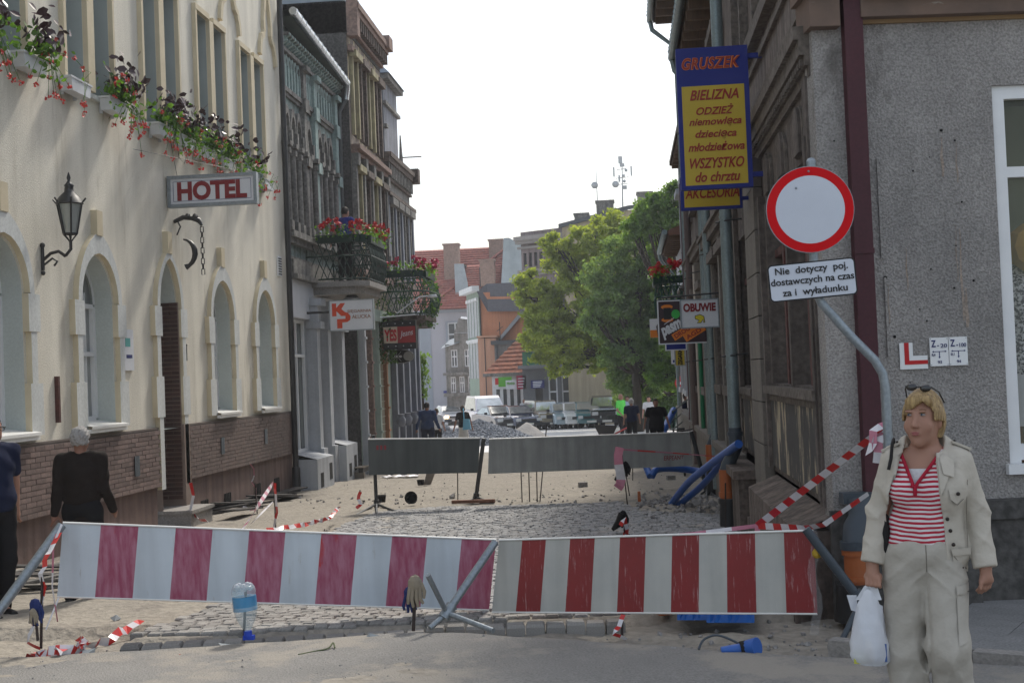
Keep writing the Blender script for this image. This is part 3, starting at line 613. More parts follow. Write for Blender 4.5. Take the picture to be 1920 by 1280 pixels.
# ================= RIGHT SIDE =================
RX=1.53
m_stucco=mat('rough_grey_stucco',(.385,.365,.35),(.25,.24,.232),sc=.75,rough=.95,bump=1.8,bsc=60,bd=.013,speck=.24,streak=.16,ssc=1.6,contrast=.16,dirt=((.15,.14,.13),.8,.60,(1,1,.45)))
m_rust=mat('rust_stain',(.22,.14,.08),(.16,.12,.09),rough=.95)
m_rbrn=mat('brown_facade_plaster',(.165,.14,.125),(.095,.08,.072),sc=3,rough=.9,streak=.4,speck=.22,bsc=16,bump=.4)
m_rpil=mat('taupe_pilaster',(.20,.18,.155),(.15,.135,.12),sc=2,rough=.9,speck=.1,bsc=22,streak=.1)
m_rcor=mat('brown_grey_cornice',(.17,.145,.125),(.09,.078,.068),sc=5,rough=.9,speck=.25,bsc=18,bump=.4)
m_peel=mat('peeling_paint_panel',(.055,.052,.052),(.09,.085,.08),sc=3,rough=.85,dirt=((.40,.34,.24),2.6,.52,(1,1.3,.4)))
m_redw=mat('oxblood_window_wood',(.13,.04,.035),(.09,.05,.045),sc=6,rough=.75,streak=.4,speck=.2,bsc=22)
m_creamR=mat('cream_render',(.55,.50,.44),(.42,.38,.33),sc=2,rough=.9,streak=.2)
m_soffit=mat('brown_soffit_boards',(.19,.12,.075),(.10,.075,.06),sc=4,rough=.85,stretch=(8,1,1))
m_plank=mat('grey_brown_facade',(.21,.175,.155),(.12,.10,.09),sc=3,rough=.9,streak=.45,speck=.15,bsc=14)
m_zinc=mat('blue_grey_zinc',(.23,.29,.30),(.17,.21,.22),sc=5,rough=.45,metal=.35,speck=.08)
m_orange=mat('orange_sewer_plastic',(.42,.12,.035),(.33,.10,.035),sc=4,rough=.5)
m_greyp=mat('dark_grey_plastic',(.06,.075,.09),(.045,.055,.07),sc=4,rough=.4)
m_maroon=mat('maroon_painted_metal',(.075,.022,.03),(.055,.018,.024),sc=3,rough=.6,speck=.1)
m_stone=mat('dark_base_stone',(.10,.095,.09),(.06,.058,.055),sc=3,rough=.9,bump=.8,bsc=14,speck=.3)
G1=RF(RX)
r1=root('stucco_corner_building',(RX,12,gz(12)),'corner building with rough grey stucco front and brown ornate street side, nearest on the right','building')
# street facade
wA=(10.35,13.55,1.58,3.45,.16); wB=(15.35,17.0,1.52,3.4,.16)
b=MB(G1)
wall(b,9.95,17.1,.65,4.1,[wA,wB],0,0,None)
wall(b,9.95,17.1,4.1,9.6,[(10.6,11.5,5.4,7.6,.2),(12.3,13.2,5.4,7.6,.2),(14.6,15.5,5.4,7.6,.2)],1,1,2)
b.add([(17.1,-1,0),(17.1,9.6,0),(17.1,9.6,-6),(17.1,-1,-6)],[(0,1,2,3)],1)
b.build('street_wall',[m_rbrn,m_plank,m_dkgl],r1)
b=MB(G1)
b.sweep; 
for y0,y1,w in ((3.98,4.06,.04),(4.06,4.14,.07),(4.14,4.26,.11),(4.26,4.36,.15),(4.55,4.6,.05),(4.95,5.02,.04),(5.15,5.3,.10)): b.box(9.93-w*.0,17.1,y0,y1,.002,w)
for k in range(52): b.box(10.0+k*.13,10.07+k*.13,4.07,4.125,.071,.095)
b.build('cornice',m_rcor,r1)
for i,(a,c) in enumerate(((13.85,14.95),)):
    for k in range(9):
        b=MB(G1); y=.0+k*.46; b.box(a,c,y+.008,min(4.0,y+.455),.003,.10+(.002 if k%2 else 0)); b.build('pilaster_block',m_rpil,r1)
for x in (10.15,15.15,17.0):
    b=MB(G1); b.box(x-.1,x+.1,.66,4.0,.003,.06); b.build('pilaster',m_rbrn,r1)
for (a,c,v0,v1,dp),nm in ((wA,'A'),(wB,'B')):
    g=MB(G1); g.add([(a,v0,-.15),(c,v0,-.15),(c,v1,-.15),(a,v1,-.15)],[(0,1,2,3)]); wo=g.build('window',m_curt,r1)
    n=4 if c-a>2 else 2
    for k in range(n+1):
        x=a+(c-a)*k/n; f=MB(G1); f.box(x-.06,x+.06,v0,v1,-.145,.02 if k%2==0 else -.05); f.build('window_post',m_redw if k%2 else m_rbrn,wo)
    f=MB(G1); f.box(a,c,v0+1.3,v0+1.38,-.14,-.06); f.build('transom',m_redw,wo)
    s=MB(G1); s.box(a-.2,c+.2,v0-.10,v0-.02,.002,.10); s.box(a-.14,c+.14,v0-.17,v0-.10,.002,.05); s.build('sill',m_rcor,r1)
    s=MB(G1); s.box(a-.1,c+.1,.72,v0-.17,.002,.035,0); s.build('apron_panel',m_peel,r1)
    for x in (a-.16,c+.16):
        s=MB(G1); s.box(x-.06,x+.06,.7,v1+.1,.002,.075); s.build('window_surround',m_rbrn,r1)
for k in range(3):   # arched relief panels over the windows
    c=10.75+k*1.15
    for kk,(dx,w) in enumerate(((.24,.03),(.17,.055))):
        P=[(c-dx,3.5)]+arch(c-dx,c+dx,3.72,3.9,5,False)+[(c+dx,3.5)]
        s=MB(G1); s.prism(P[::-1],.003+.02*kk,w); s.build('relief_panel',[m_rcor,m_rbrn][kk],r1)
b=MB(G1); b.add([(9.9,.62,.0),(13.7,.62,.0),(13.7,.50,.30),(9.9,.50,.30)],[(0,3,2,1)]); b.box(9.9,13.7,-.8,.50,0,.30); b.box(15.2,17.05,-.8,.45,0,.28);b.box(15.15,17.1,.45,.55,0,.34); b.box(13.7,15.2,-.8,.02,0,.2); b.box(9.85,10.25,-.8,.35,.3,.34)
b.build('plinth',mat('worn_brown_plinth',(.19,.15,.125),(.11,.09,.08),sc=3,rough=.95,streak=.4,speck=.25,bsc=16,bump=.6),r1)
for c in (11.05,12.75,15.05): # upper hoods
    s=MB(G1); s.box(c-.6,c+.6,7.7,7.85,.002,.12); s.box(c-.55,c-.45,5.3,7.7,.002,.1); s.box(c+.45,c+.55,5.3,7.7,.002,.1); s.build('window_surround',m_rcor,r1)
# front wall with stucco
fd=Vector((math.cos(math.radians(6)),math.sin(math.radians(6)),0))
FW=frame((RX,9.85,0),fd,(0,0,1))
b=MB(FW)
wall(b,-.02,5.0,.66,4.34,[(1.335,3.4,.95,3.83,.16)],0,0,None); wall(b,-.02,5.0,4.55,9.6,[],1,1)
b.add([(-.02,.0,-.25),(-.02,.0,0),(-.02,9.6,0),(-.02,9.6,-.25)],[(0,1,2,3)],0); b.add([(5,-1,0),(5,-1,-5),(5,9.6,-5),(5,9.6,0)],[(0,1,2,3)],0)
b.box(-.05,5.0,9.6,9.75,-8,.3,1)
b.build('stucco_wall',[m_stucco,mat('ochre_wall',(.30,.20,.10),(.22,.15,.09),rough=.9)],r1)
b=MB(FW); b.box(-.06,.17,4.30,4.55,-.3,.12,0); b.box(.33,5.0,4.36,4.50,0,.12,0); b.box(.33,5.0,4.33,4.36,0,.03,1); b.box(.35,5.0,4.5,4.62,0,.2,0); b.box(-.1,.17,4.55,4.7,-.3,.2,0)
b.build('string_course',[mat('chipped_brown_moulding',(.19,.13,.10),(.12,.09,.075),sc=4,rough=.9,dirt=((.36,.34,.31),3,.62,(.6,1,3))),mat('ochre_wall',(.3,.2,.1))],r1)
b=MB(FW); b.box(1.0,5.0,-1.0,.56,.0,.09); b.box(.95,5.0,.56,.70,.0,.13); b.box(-.05,1.0,-1,.66,-.02,.02); b.box(.55,1.02,-1,.3,.02,.16)
b.build('stone_base',m_stone,r1)
b=MB(FW); b.box(.205,.345,.72,9,.0,.10); b.box(.2,.35,2.58,2.62,.1,.11); b.box(.20,.35,1.2,1.24,.1,.11); b.build('maroon_duct',m_maroon,r1)
# window with white frame
g=MB(FW); g.add([(1.43,1.1,-.09),(3.3,1.1,-.09),(3.3,3.73,-.09),(1.43,3.73,-.09)],[(0,1,2,3)]); wo=g.build('window',mat('shop_pane_tint',(.30,.32,.25),(.24,.26,.2),sc=1,rough=.08,spec=.7,alpha=.28),r1)
f=MB(FW); f.box(1.335,1.435,.95,3.83,-.1,-.03); f.box(1.435,3.4,3.73,3.83,-.1,-.03); f.box(1.435,3.4,.98,1.10,-.1,-.03); f.box(1.435,3.4,3.13,3.21,-.1,-.035); f.box(2.35,2.45,1.1,3.73,-.1,-.036); f.build('frame',m_white,wo)
s=MB(FW); s.box(1.30,3.45,.88,.955,-.02,.06); s.build('sill',m_white,wo)
i_=MB(FW); i_.box(1.2,3.5,.6,.62,-1.2,-.17,0); i_.add([(1.2,.6,-1.2),(3.5,.6,-1.2),(3.5,3.9,-1.2),(1.2,3.9,-1.2)],[(0,1,2,3)],0); i_.add([(1.2,.6,-1.2),(1.2,.6,-.17),(1.2,3.9,-.17),(1.2,3.9,-1.2)],[(0,1,2,3)],0)
i_.build('shop_interior',mat('olive_interior',(.22,.23,.16),(.16,.17,.12),rough=.9),r1)
mq=root('shop_mannequin',tuple(FW@Vector((1.6,.62,-.5))),'headless mannequin in speckled blouse and white skirt behind the right-hand shop window','mannequin')
b=MB(FW); b.lathe([(.05,1.5),(.17,1.62),(.15,1.8),(.13,1.95),(.16,2.1),(.18,2.25),(.16,2.35),(.05,2.42),(.04,2.5)],(1.66,0,-.5),14,axis=Matrix.Rotation(-math.pi/2,3,'X')); b.build('blouse',mat('speckled_blouse',(.7,.7,.72),(.05,.05,.08),sc=45,contrast=.04,rough=.8),mq)
b=MB(FW); b.lathe([(.26,1.22),(.22,1.4),(.17,1.62)],(1.66,0,-.5),14,axis=Matrix.Rotation(-math.pi/2,3,'X')); b.build('skirt',mat('white_skirt',(.7,.7,.72),rough=.8),mq)
b=MB(FW); b.tube([(1.60,.62,-.5),(1.60,1.3,-.5)],.055); b.tube([(1.74,.62,-.5),(1.74,1.3,-.5)],.055); b.build('leg',mat('tan_mannequin',(.35,.2,.12),rough=.5),mq)
yb=MB(FW); yb.ball((1.75,2.62,-.4),.2,10); yb.ball((2.0,2.55,-.45),.22,10); yb=yb.build('hat',mat('orange_straw',(.6,.33,.06),rough=.8)); tag(yb,'orange straw hats on the shelf in the right-hand shop window','hat')
# marks on the wall
for nm,(u,v),ang in (('a',(.17,3.3),0),('b',(.55,3.35),0)): pass
b=MB(FW)
for u,v,r in ((.11,3.45,.012),(.44,3.27,.02),(.70,3.20,.014),(.93,3.5,.02),(1.03,3.42,.014),(1.06,2.95,.014),(.80,2.45,.012),(.97,2.3,.014),(1.12,2.35,.016),(.5,1.95,.02),(.75,2.06,.012),(.70,2.15,.01),(.9,1.85,.035),(.6,1.6,.01),(.45,2.4,.022),(.83,3.3,.008),(1.0,2.62,.01)):
    b.lathe([(0,0),(r*.6,0),(r*.6,.004),(0,.005)],(u,v,.012),7)
b.build('drilled_hole',m_hole,r1)
b=MB(FW); b.box(.425,.445,2.55,3.3,.002,.02); b.box(.44,.455,1.8,2.4,.002,.02); b.build('buried_cable_ridge',m_stucco,r1)
for u,v0,v1,w in ((1.035,2.05,2.75,.018),(1.005,2.35,2.78,.008),(.47,2.05,2.35,.012),(.62,2.3,2.62,.012),(.93,3.15,3.45,.022),(1.04,3.1,3.4,.012),(.44,3.0,3.26,.016),(1.06,2.0,2.3,.03)):
    b=MB(FW); n=7
    for i in range(n):
        a0,a1=i/n,(i+1)/n; f0=w*(.35+.65*math.sin(math.pi*min(1,a0+.15))),w*(.35+.65*math.sin(math.pi*min(1,a1+.15)))
        b.add([(u-f0[0]/2+.004*math.sin(9*a0),v0+(v1-v0)*a0,.003),(u+f0[0]/2+.004*math.sin(9*a0),v0+(v1-v0)*a0,.003),(u+f0[1]/2+.004*math.sin(9*a1),v0+(v1-v0)*a1,.003),(u-f0[1]/2+.004*math.sin(9*a1),v0+(v1-v0)*a1,.003)],[(0,1,2,3)])
    b.build('rust_streak',mat('rust_streak_stain',(.27,.21,.165),(.33,.29,.26),sc=14,rough=.95,speck=.25,bsc=60),r1)
# L mark + gas plates
t=root('survey_mark',tuple(FW@Vector((.63,1.8,.02))),'red and white L-shaped survey mark painted on a panel on the stucco wall','survey mark')
b=MB(FW); b.prism([(.53,1.70),(.74,1.70),(.74,1.80),(.63,1.80),(.63,1.90),(.53,1.90)],.012,.02,0); b.prism([(.565,1.735),(.74,1.735),(.74,1.765),(.60,1.765),(.60,1.90),(.565,1.90)],.02,.023,1)
b.build('panel',[m_white,mat('sign_red',(.52,.015,.02),rough=.45)],t)
for k,(u,s1,s2,s3) in enumerate(((.83,'20','0,4','93'),(.975,'100','0,1','94'))):
    t=root('hydrant_plate',tuple(FW@Vector((u,1.82,.02))),['white plate marked Z 20 with blue arrows, beside the red L mark','white plate marked Z 100 with blue arrows, right of the Z 20 plate'][k],'sign','marker plates on the stucco wall')
    b=MB(FW); b.box(u-.07,u+.07,1.715,1.93,.012,.022); b.build('plate',m_white,t)
    mb_=mat('blue_print',(.02,.03,.15),rough=.5)
    text('Z',.034,.052,(u-.042,1.885,.024),FW,mb_,t,bold=.02); text(s1,.05,.03,(u+.035,1.868,.024),FW,mb_,t); text(s2,.026,.022,(u-.045,1.80,.024),FW,mb_,t); text(s3,.03,.022,(u+.0,1.745,.024),FW,mb_,t)
    b=MB(FW); b.box(u-.05,u+.05,1.822,1.827,.022,.024); b.box(u-.003,u+.003,1.785,1.822,.022,.024); b.prism([(u-.056,1.8245),(u-.042,1.817),(u-.042,1.832)],.022,.024); b.prism([(u+.056,1.8245),(u+.042,1.832),(u+.042,1.817)],.022,.024); b.prism([(u,1.772),(u+.008,1.786),(u-.008,1.786)],.022,.024); b.ball((u-.008,1.868,.024),.006,6)
    b.build('arrows',mb_,t)
    b=MB(FW)
    for dx in (-.062,.062):
        for dy in (1.725,1.92): b.ball((u+dx,dy,.022),.004,6)
    b.build('rivet',m_steel,t)
# ---- further right-hand buildings ----
def rbuild(name,label,Y0,Y1,H,X,mlow,mup,wins,eave=.5,zsp=3.9,gut=True):
    r_=root(name,(X,(Y0+Y1)/2,gz(Y0)),label,'building'); M=RF(X); b=MB(M)
    ops=[(a,c,d,e,.22) for a,c,d,e in wins if d<zsp]; ops2=[(a,c,d,e,.22) for a,c,d,e in wins if d>=zsp]
    wall(b,Y0,Y1,-1.2,zsp,ops,0,0,2); wall(b,Y0,Y1,zsp,H,ops2,1,1,2)
    b.add([(Y0,-1,-6),(Y0,H,-6),(Y0,H,0),(Y0,-1,0)],[(0,1,2,3)],1); b.add([(Y1,-1,0),(Y1,H,0),(Y1,H,-6),(Y1,-1,-6)],[(0,1,2,3)],1)
    b.build('wall',[mlow,mup,m_dkgl],r_)
    b=MB(M); b.add([(Y0,H,eave),(Y1,H,eave),(Y1,H,-.01),(Y0,H,-.01)],[(3,2,1,0)],0); b.add([(Y0,H+.12,eave),(Y1,H+.12,eave),(Y1,H+2.2,-5),(Y0,H+2.2,-5)],[(0,1,2,3)],1)
    b.box(Y0,Y1,H,H+.12,eave-.03,eave,0); b.add([(Y0,H,eave),(Y0,H+.12,eave),(Y0,H+2.2,-5),(Y0,H,-5)],[(0,1,2,3)],1); b.add([(Y1,H,eave),(Y1,H+.12,eave),(Y1,H+2.2,-5),(Y1,H,-5)],[(3,2,1,0)],1)
    for k in range(int((Y1-Y0)/.6)): b.box(Y0+k*.6+.2,Y0+k*.6+.3,H-.14,H-.002,.0,eave-.04,0)
    b.build('roof',[m_soffit,mat('old_roof_tiles',(.2,.11,.08),rough=.8)],r_)
    if gut:
        b=MB(M); b.tube([(Y0,H+.08,eave+.07),(Y1,H+.05,eave+.07)],.07,8); 
        for k in range(int((Y1-Y0)/.28)): y=Y0+.1+k*.28; b.tube([(y,H+.08,eave+.07),(y+.02,H+.08,eave+.07)],.085,8)
        b.tube([(Y1-.1,H+.05,eave+.07),(Y1-.15,H-.2,eave+.03),(Y1-.2,H-.65,.12),(Y1-.2,-.3,.1)],.055,8)
        b.build('gutter',m_tin if X>3 else m_zinc,r_)
    for a,c,d,e in wins:
        s=MB(M); s.box(a-.14,a,d,e+.12,.003,.07); s.box(c,c+.14,d,e+.12,.003,.07); s.box(a-.2,c+.2,e+.12,e+.26,.003,.18); s.box(a-.18,c+.18,d-.14,d,.003,.14); s.build('window_surround',m_rcor if mup!=m_shopg else m_shopg,r_)
        f=MB(M); winframe(f,a,c,d,e,-.2,.06,.06,(.5,),(.66,)); f.build('window_frame',m_redw if zsp>3.8 and d<zsp else m_gst,r_)
    s=MB(M); s.box(Y0,Y1,zsp-.12,zsp-.04,.003,.08); s.box(Y0,Y1,zsp-.04,zsp+.1,.003,.15); s.box(Y0,Y1,zsp+.1,zsp+.16,.003,.2); s.build('cornice',m_rcor,r_)
    s=MB(M); s.box(Y0,Y1,-1.2,.5,.003,.16); s.box(Y0,Y1,.5,.6,.003,.2); s.build('plinth',m_rpil,r_)
    return r_,M
r2,M2=rbuild('brown_gutter_building','brown flaking building with wooden eaves just beyond the large blue and yellow sign','17.1' and 17.1,22.9,7.25,RX,m_rbrn,m_plank,[(17.6,18.9,1.5,3.3),(19.6,20.6,1.5,3.3),(17.9,18.7,4.7,6.3),(20.0,20.8,4.7,6.3)],.42,3.85)
for x,w in ((19.15,.11),(20.75,.11),(22.75,.1)):
    s=MB(M2); s.box(x-.12,x+.12,.6,3.7,.003,w); s.build('pilaster',m_rpil,r2)
s=MB(M2); A=arch(21.0,22.6,2.5,3.5,8,False); s.prism([(21.0,-.9)]+[(22.6,-.9)]+A[::-1],.004,.05); s.build('doorway_surround',m_creamR,r2)
s=MB(M2); A=arch(21.15,22.45,2.5,3.35,8,False); s.prism([(21.15,-.9)]+[(22.45,-.9)]+A[::-1],.05,.055); s.build('door',m_redw,r2)
r3,M3=rbuild('cream_door_building','taller cream and brown building with bracket eaves beyond the brown gutter building',22.92,29.0,9.6,RX,m_creamR,m_plank,[(23.6,24.4,1.4,3.1),(26.2,27.0,1.4,3.1),(23.7,24.5,5.0,6.8),(25.6,26.4,5.0,6.8),(27.4,28.2,5.0,6.8)],.6,3.95)
for x in (23.1,25.0,25.6,27.6,28.8):
    s=MB(M3); s.box(x-.1,x+.1,-1,3.8,.003,.14); s.build('pilaster',m_rpil if x!=25.6 else m_creamR,r3)
r4,M4=rbuild('pale_grey_gabled_building','pale blue-grey plastered building with stepped cornice, farthest on the right before the trees',29.02,34.5,7.2,1.6,m_shopg,m_shopg,[(30.0,30.8,1.2,3.0),(32.4,33.2,1.2,3.0),(30.0,30.8,4.2,6.0),(32.4,33.2,4.2,6.0)],.22,3.6,False)
r5,M5=rbuild('low_eaves_building','low old building with a wooden eaves box and bent gutter pipe beside the trees',34.52,40.5,5.35,1.7,m_creamR,m_shopg,[(35.6,36.4,1.2,3.0),(38.4,39.2,1.2,3.0)],.45,3.3)
# downpipes on the right
def dpipe(Y,lb,z1,mt,r=.06,z0=-.2,w=.14,shoe=False):
    t=root('drainpipe',(RX-w,Y,z0),lb,'drainpipe','drainpipes on the right-hand facades'); b=MB()
    X=RX-w
    b.tube([(X,Y,z0),(X,Y,z1)],r,12)
    for z in np.arange(z0+.8,z1,1.9): b.tube([(X,Y,z),(X,Y,z+.03)],r*1.13,12)
    b.build('pipe',mt,t)
    b=MB()
    for z in (1.9,3.6): b.tube([(X-.12,Y+.05,z),(X,Y-r-.01,z+.01),(RX,Y,z+.03)],.012,5)
    b.build('pipe_clamp',m_black,t); return t
t=dpipe(16.35,'blue-grey drainpipe ending in orange plastic pipe, nearest drainpipe on the street side',8.8,m_zinc,.075,.95,.2)
X=RX-.2
b=MB(); b.tube([(X,16.35,1.0),(X,16.35,.75),(X-.10,16.33,.55),(X-.14,16.32,.45)],.085,12); b.tube([(X,16.35,.95),(X,16.35,.9)],.10,12); b.build('elbow',m_greyp,t)
b=MB(); b.tube([(X-.14,16.32,.48),(X-.14,16.32,.1)],.085,12); b.tube([(X-.14,16.32,.2),(X-.14,16.32,.14)],.098,12);b.build('orange_pipe',m_orange,t)
b=MB(); b.tube([(X-.12,16.3,.12),(X-.12,16.3,.06)],.13,12); b.tube([(X-.12,16.3,.10),(X-.12,16.3,-.28)],[.115,.125],12); b.build('rubber_sleeve',m_black,t)
b=MB(); b.tube([(X,16.35,5.05),(X-.30,16.1,4.85)],.075,10); b.build('overflow_pipe',m_zinc,t)
dpipe(21.0,'slim grey drainpipe rising behind the shoe shop sign',6.9,m_zinc,.07,-.2,.14)
t=dpipe(26.5,'brown-grey drainpipe behind the haberdashery sign',6,mat('old_brown_pipe',(.12,.09,.085),rough=.7),.07,-.2,.16)
dpipe(29.6,'thin maroon drainpipe beside the pale grey building',6,mat('maroon_pipe',(.10,.06,.065),rough=.7),.05,-.2,.1)
t=dpipe(24.9,'bright green downpipe farther along the right side',3.0,mat('green_pipe',(.01,.16,.07),rough=.5),.04,-.3,.1)
# fitting group at the corner (behind the woman)
t=root('corner_drain_outlet',tuple(FW@Vector((.10,-.1,.25))),'dark grey elbow on an orange drain pipe at the foot of the corner building','drain pipe')
b=MB(FW); b.box(.02,.24,.72,.80,.02,.14); b.build('inlet',m_greyp,t)
b=MB(FW); b.tube([(.14,.75,.12),(.14,.62,.16),(.08,.55,.22),(.06,.42,.24)],.095,12); b.tube([(.06,.46,.24),(.06,.40,.24)],.11,12); b.build('elbow',m_greyp,t)
b=MB(FW); b.tube([(.06,.42,.24),(.06,.14,.24)],.085,12); b.tube([(.06,.40,.24),(.06,.36,.24)],.10,12); b.tube([(.06,.2,.24),(.06,.17,.24)],.10,12); b.build('orange_pipe',m_orange,t)
b=MB(FW); b.tube([(.06,.15,.24),(.06,-.12,.24)],[.15,.17],12); b.build('rubber_sleeve',m_black,t)

# balcony on the right
m_grn=mat('green_iron_paint',(.02,.075,.05))
at3,T3=balcony(r4,1.6,.75,30.2,32.0,2.95,.95,m_grn,m_conc,.05,side=-1)
fbox(at3,T3,.05,1.0,1.0,'red geraniums on the near side of the small right-hand balcony',m_geran,'geranium boxes on the right balcony')
fbox(at3,T3,1.1,2.3,1.0,'red geraniums trailing down the street side of the small right-hand balcony',m_geran,'geranium boxes on the right balcony')

# ================= SIGNS =================
def sgn(Y,px0,py0,px1,py1,py2=None):
    a=onY(px0,py0,Y); c=onY(px1,py1,Y); return a.x,c.x,c.z,a.z   # x0,x1,zbot,ztop
def SF(Y): return frame((0,Y,0),(1,0,0),(0,0,1))
m_signw=mat('sign_white',(.66,.68,.72),(.56,.58,.62),sc=2,rough=.4,spec=.5)
m_signred=mat('sign_dark_red',(.23,.02,.025),rough=.4); m_red=mat('sign_red',(.52,.015,.02))
m_blue=mat('sign_blue',(.028,.04,.23),(.022,.032,.19),sc=2,rough=.6,spec=.2); m_yel=mat('sign_yellow',(.55,.40,.035),(.48,.35,.035),sc=2,rough=.4)
m_or=mat('sign_orange',(.75,.22,.02),rough=.4); m_dr=mat('lettering_brick_red',(.33,.035,.02),rough=.5); m_bk=mat('sign_black',(.012,.012,.014),rough=.4)
# hotel sign
M=SF(19.0); t=root('hotel_sign',(-6.9,19,4.75),'white lightbox sign reading HOTEL in dark red letters, on the cream facade','sign')
x0,x1,z0,z1=-6.86,-5.5,4.555,5.0
b=MB(M); b.box(x0,x1,z0,z1,-.09,0); b.build('sign_box',m_signw,t)
b=MB(M)
for q in ((x0-.02,x0+.03,z0-.02,z1+.02),(x1-.03,x1+.02,z0-.02,z1+.02)): b.box(*q,-.10,.02)
b.box(x0+.03,x1-.03,z0-.02,z0+.03,-.10,.02); b.box(x0+.03,x1-.03,z1-.03,z1+.02,-.10,.02); b.build('sign_frame',m_steel,t)
b=MB(M)
for q in ((x0+.07,x0+.076,z0+.07,z1-.07),(x1-.076,x1-.07,z0+.07,z1-.07),(x0+.076,x1-.076,z0+.07,z0+.076),(x0+.076,x1-.076,z1-.076,z1-.07)): b.box(*q,.0,.003)
b.build('border_line',mat('blue_print',(.02,.03,.15)),t)
text('HOTEL',1.09,.29,((x0+x1)/2,(z0+z1)/2,.004),M,m_signred,t,bold=.045)
b=MB(); 
for z in (4.95,4.62): b.tube([(-6.95,19.1,z),(-6.84,19.1,z)],.03,6)
b.tube([(-6.75,19.1,5.0),(-6.86,19.15,5.6)],.004,4); b.tube([(-6.7,19,5.55),(-6.68,19,5.3),(-6.6,19,5.2),(-6.55,19,5.35),(-6.62,19,5.6)],.006,4); b.tube([(-6.86,17.6,5.2),(-5.8,19,5.06)],.004,4)
b.build('bracket',m_black,t)
# wrought bracket with chain below the sign
t=root('sign_bracket',(-6.9,19.3,4.2),'black wrought iron bracket with a hanging chain and crescent hook below the hotel sign','iron bracket')
b=MB(); b.tube([(-6.9,19.3,4.36),(-6.75,19.3,4.42),(-6.62,19.3,4.40),(-6.5,19.3,4.36),(-6.46,19.3,4.28)],[.03,.04,.035,.045,.02],7); b.tube([(-6.86,19.3,4.4),(-6.8,19.3,4.28),(-6.86,19.3,4.15)],.012,5); b.ball((-6.68,19.3,4.43),.05,6,jit=.3); b.ball((-6.56,19.3,4.42),.05,6,jit=.3)
b.build('arm',m_black,t)
for k in range(9):
    b=MB(); z=4.26-k*.082; w=.024
    if k%2==0: P=[(-6.46-w,19.3,z),(-6.46+w,19.3,z),(-6.46+w,19.3,z-.085),(-6.46-w,19.3,z-.085),(-6.46-w,19.3,z)]
    else: P=[(-6.46,19.3-w,z),(-6.46,19.3+w,z),(-6.46,19.3+w,z-.085),(-6.46,19.3-w,z-.085),(-6.46,19.3-w,z)]
    b.tube(P,.008,4); b.build('chain_link',m_black,t)
b=MB(); b.tube([(-6.78+.20*math.sin(a),19.3,3.86+.22*math.cos(a)) for a in np.linspace(.1,2.9,10)],[.012,.02,.03,.04,.045,.045,.04,.035,.03,.05],7); b.build('crescent_hook',m_black,t)
# wall lantern
t=root('wall_lantern',(-6.9,14.7,3.6),'black wrought iron wall lantern with frosted panes on the hotel facade','wall lamp')
c=onY(133,470,14.7); cx,cz=c.x,c.z
b=MB(); b.tube([(-6.88,14.7,cz+.05),(-6.88,14.7,cz-.22)],.022,6); b.ball((-6.88,14.7,cz+.08),.035,6); b.ball((-6.88,14.7,cz-.25),.03,6)
P=[(-6.88,14.7,cz-.1),(-6.78,14.7,cz-.02),(-6.68,14.7,cz-.0),(-6.6,14.7,cz-.06),(cx-.06,14.7,cz-.05),(cx,14.7,cz+.02),(cx,14.7,cz+.12)]
b.tube(P,.02,6); b.tube([(-6.86,14.7,cz-.15),(-6.76,14.7,cz-.08),(-6.7,14.7,cz-.12),(-6.74,14.7,cz-.17)],.014,5); b.build('bracket',m_black,t)
zb=cz+.2; H_=.36
b=MB(); 
for k in range(6):
    a=k*math.pi/3; a2=a+math.pi/3; r0,r1=.085,.155
    b.tube([(cx+r0*math.cos(a),14.7+r0*math.sin(a),zb),(cx+r1*math.cos(a),14.7+r1*math.sin(a),zb+H_),(cx+(r1+.05)*math.cos(a),14.7+(r1+.05)*math.sin(a),zb+H_+.06)],.011,5)
    b.tube([(cx+r0*math.cos(a),14.7+r0*math.sin(a),zb),(cx+r0*math.cos(a2),14.7+r0*math.sin(a2),zb)],.011,5); b.tube([(cx+r1*math.cos(a),14.7+r1*math.sin(a),zb+H_),(cx+r1*math.cos(a2),14.7+r1*math.sin(a2),zb+H_)],.011,5)
    b.tube([(cx,14.7,zb-.1),(cx+r0*math.cos(a),14.7+r0*math.sin(a),zb)],.009,4)
b.build('lantern_cage',m_black,t)
b=MB(); b.lathe([(.165,zb+H_),(.12,zb+H_+.08),(.06,zb+H_+.14),(.05,zb+H_+.2),(.06,zb+H_+.22),(.03,zb+H_+.25),(.015,zb+H_+.28),(.025,zb+H_+.31),(.004,zb+H_+.38)],(cx,14.7,0),12); b.build('lantern_cap',m_black,t)
b=MB(); b.lathe([(.078,zb+.01),(.146,zb+H_-.01)],(cx,14.7,0),6); b.build('lantern_glass',mat('frosted_lantern_glass',(.34,.36,.34),(.26,.28,.27),sc=4,rough=.3,spec=.5),t)
# hotel small plaque + rod
t=MB(LF(-6.9)); a=onX(238,630,-6.9); t.box(17.05,17.42,2.05,2.62,0,.03,0); t.box(17.12,17.3,2.38,2.5,.03,.032,1); t.box(17.15,17.36,2.22,2.27,.03,.032,2); o=t.build('hotel_plaque',[m_signw,mat('teal_print',(.1,.4,.38),rough=.5),mat('blue_print',(.02,.03,.15))]); tag(o,'small pale plaque with teal print between the arched window and the hotel door','plaque')
t=MB(LF(-6.9)); t.box(14.95,15.0,1.42,1.98,0,.05); o=t.build('shutter_stay',m_redw); tag(o,'short rusty iron bar fixed upright on the hotel wall','iron bar')
t=MB(LF(-6.9)); t.tube([(19.55,2.2,.04),(19.55,2.45,.04)],.014,5); t.ball((19.55,2.45,.04),.02,5); o=t.build('shutter_hook',m_black); tag(o,'tiny black hook right of the hotel doorway','hook')

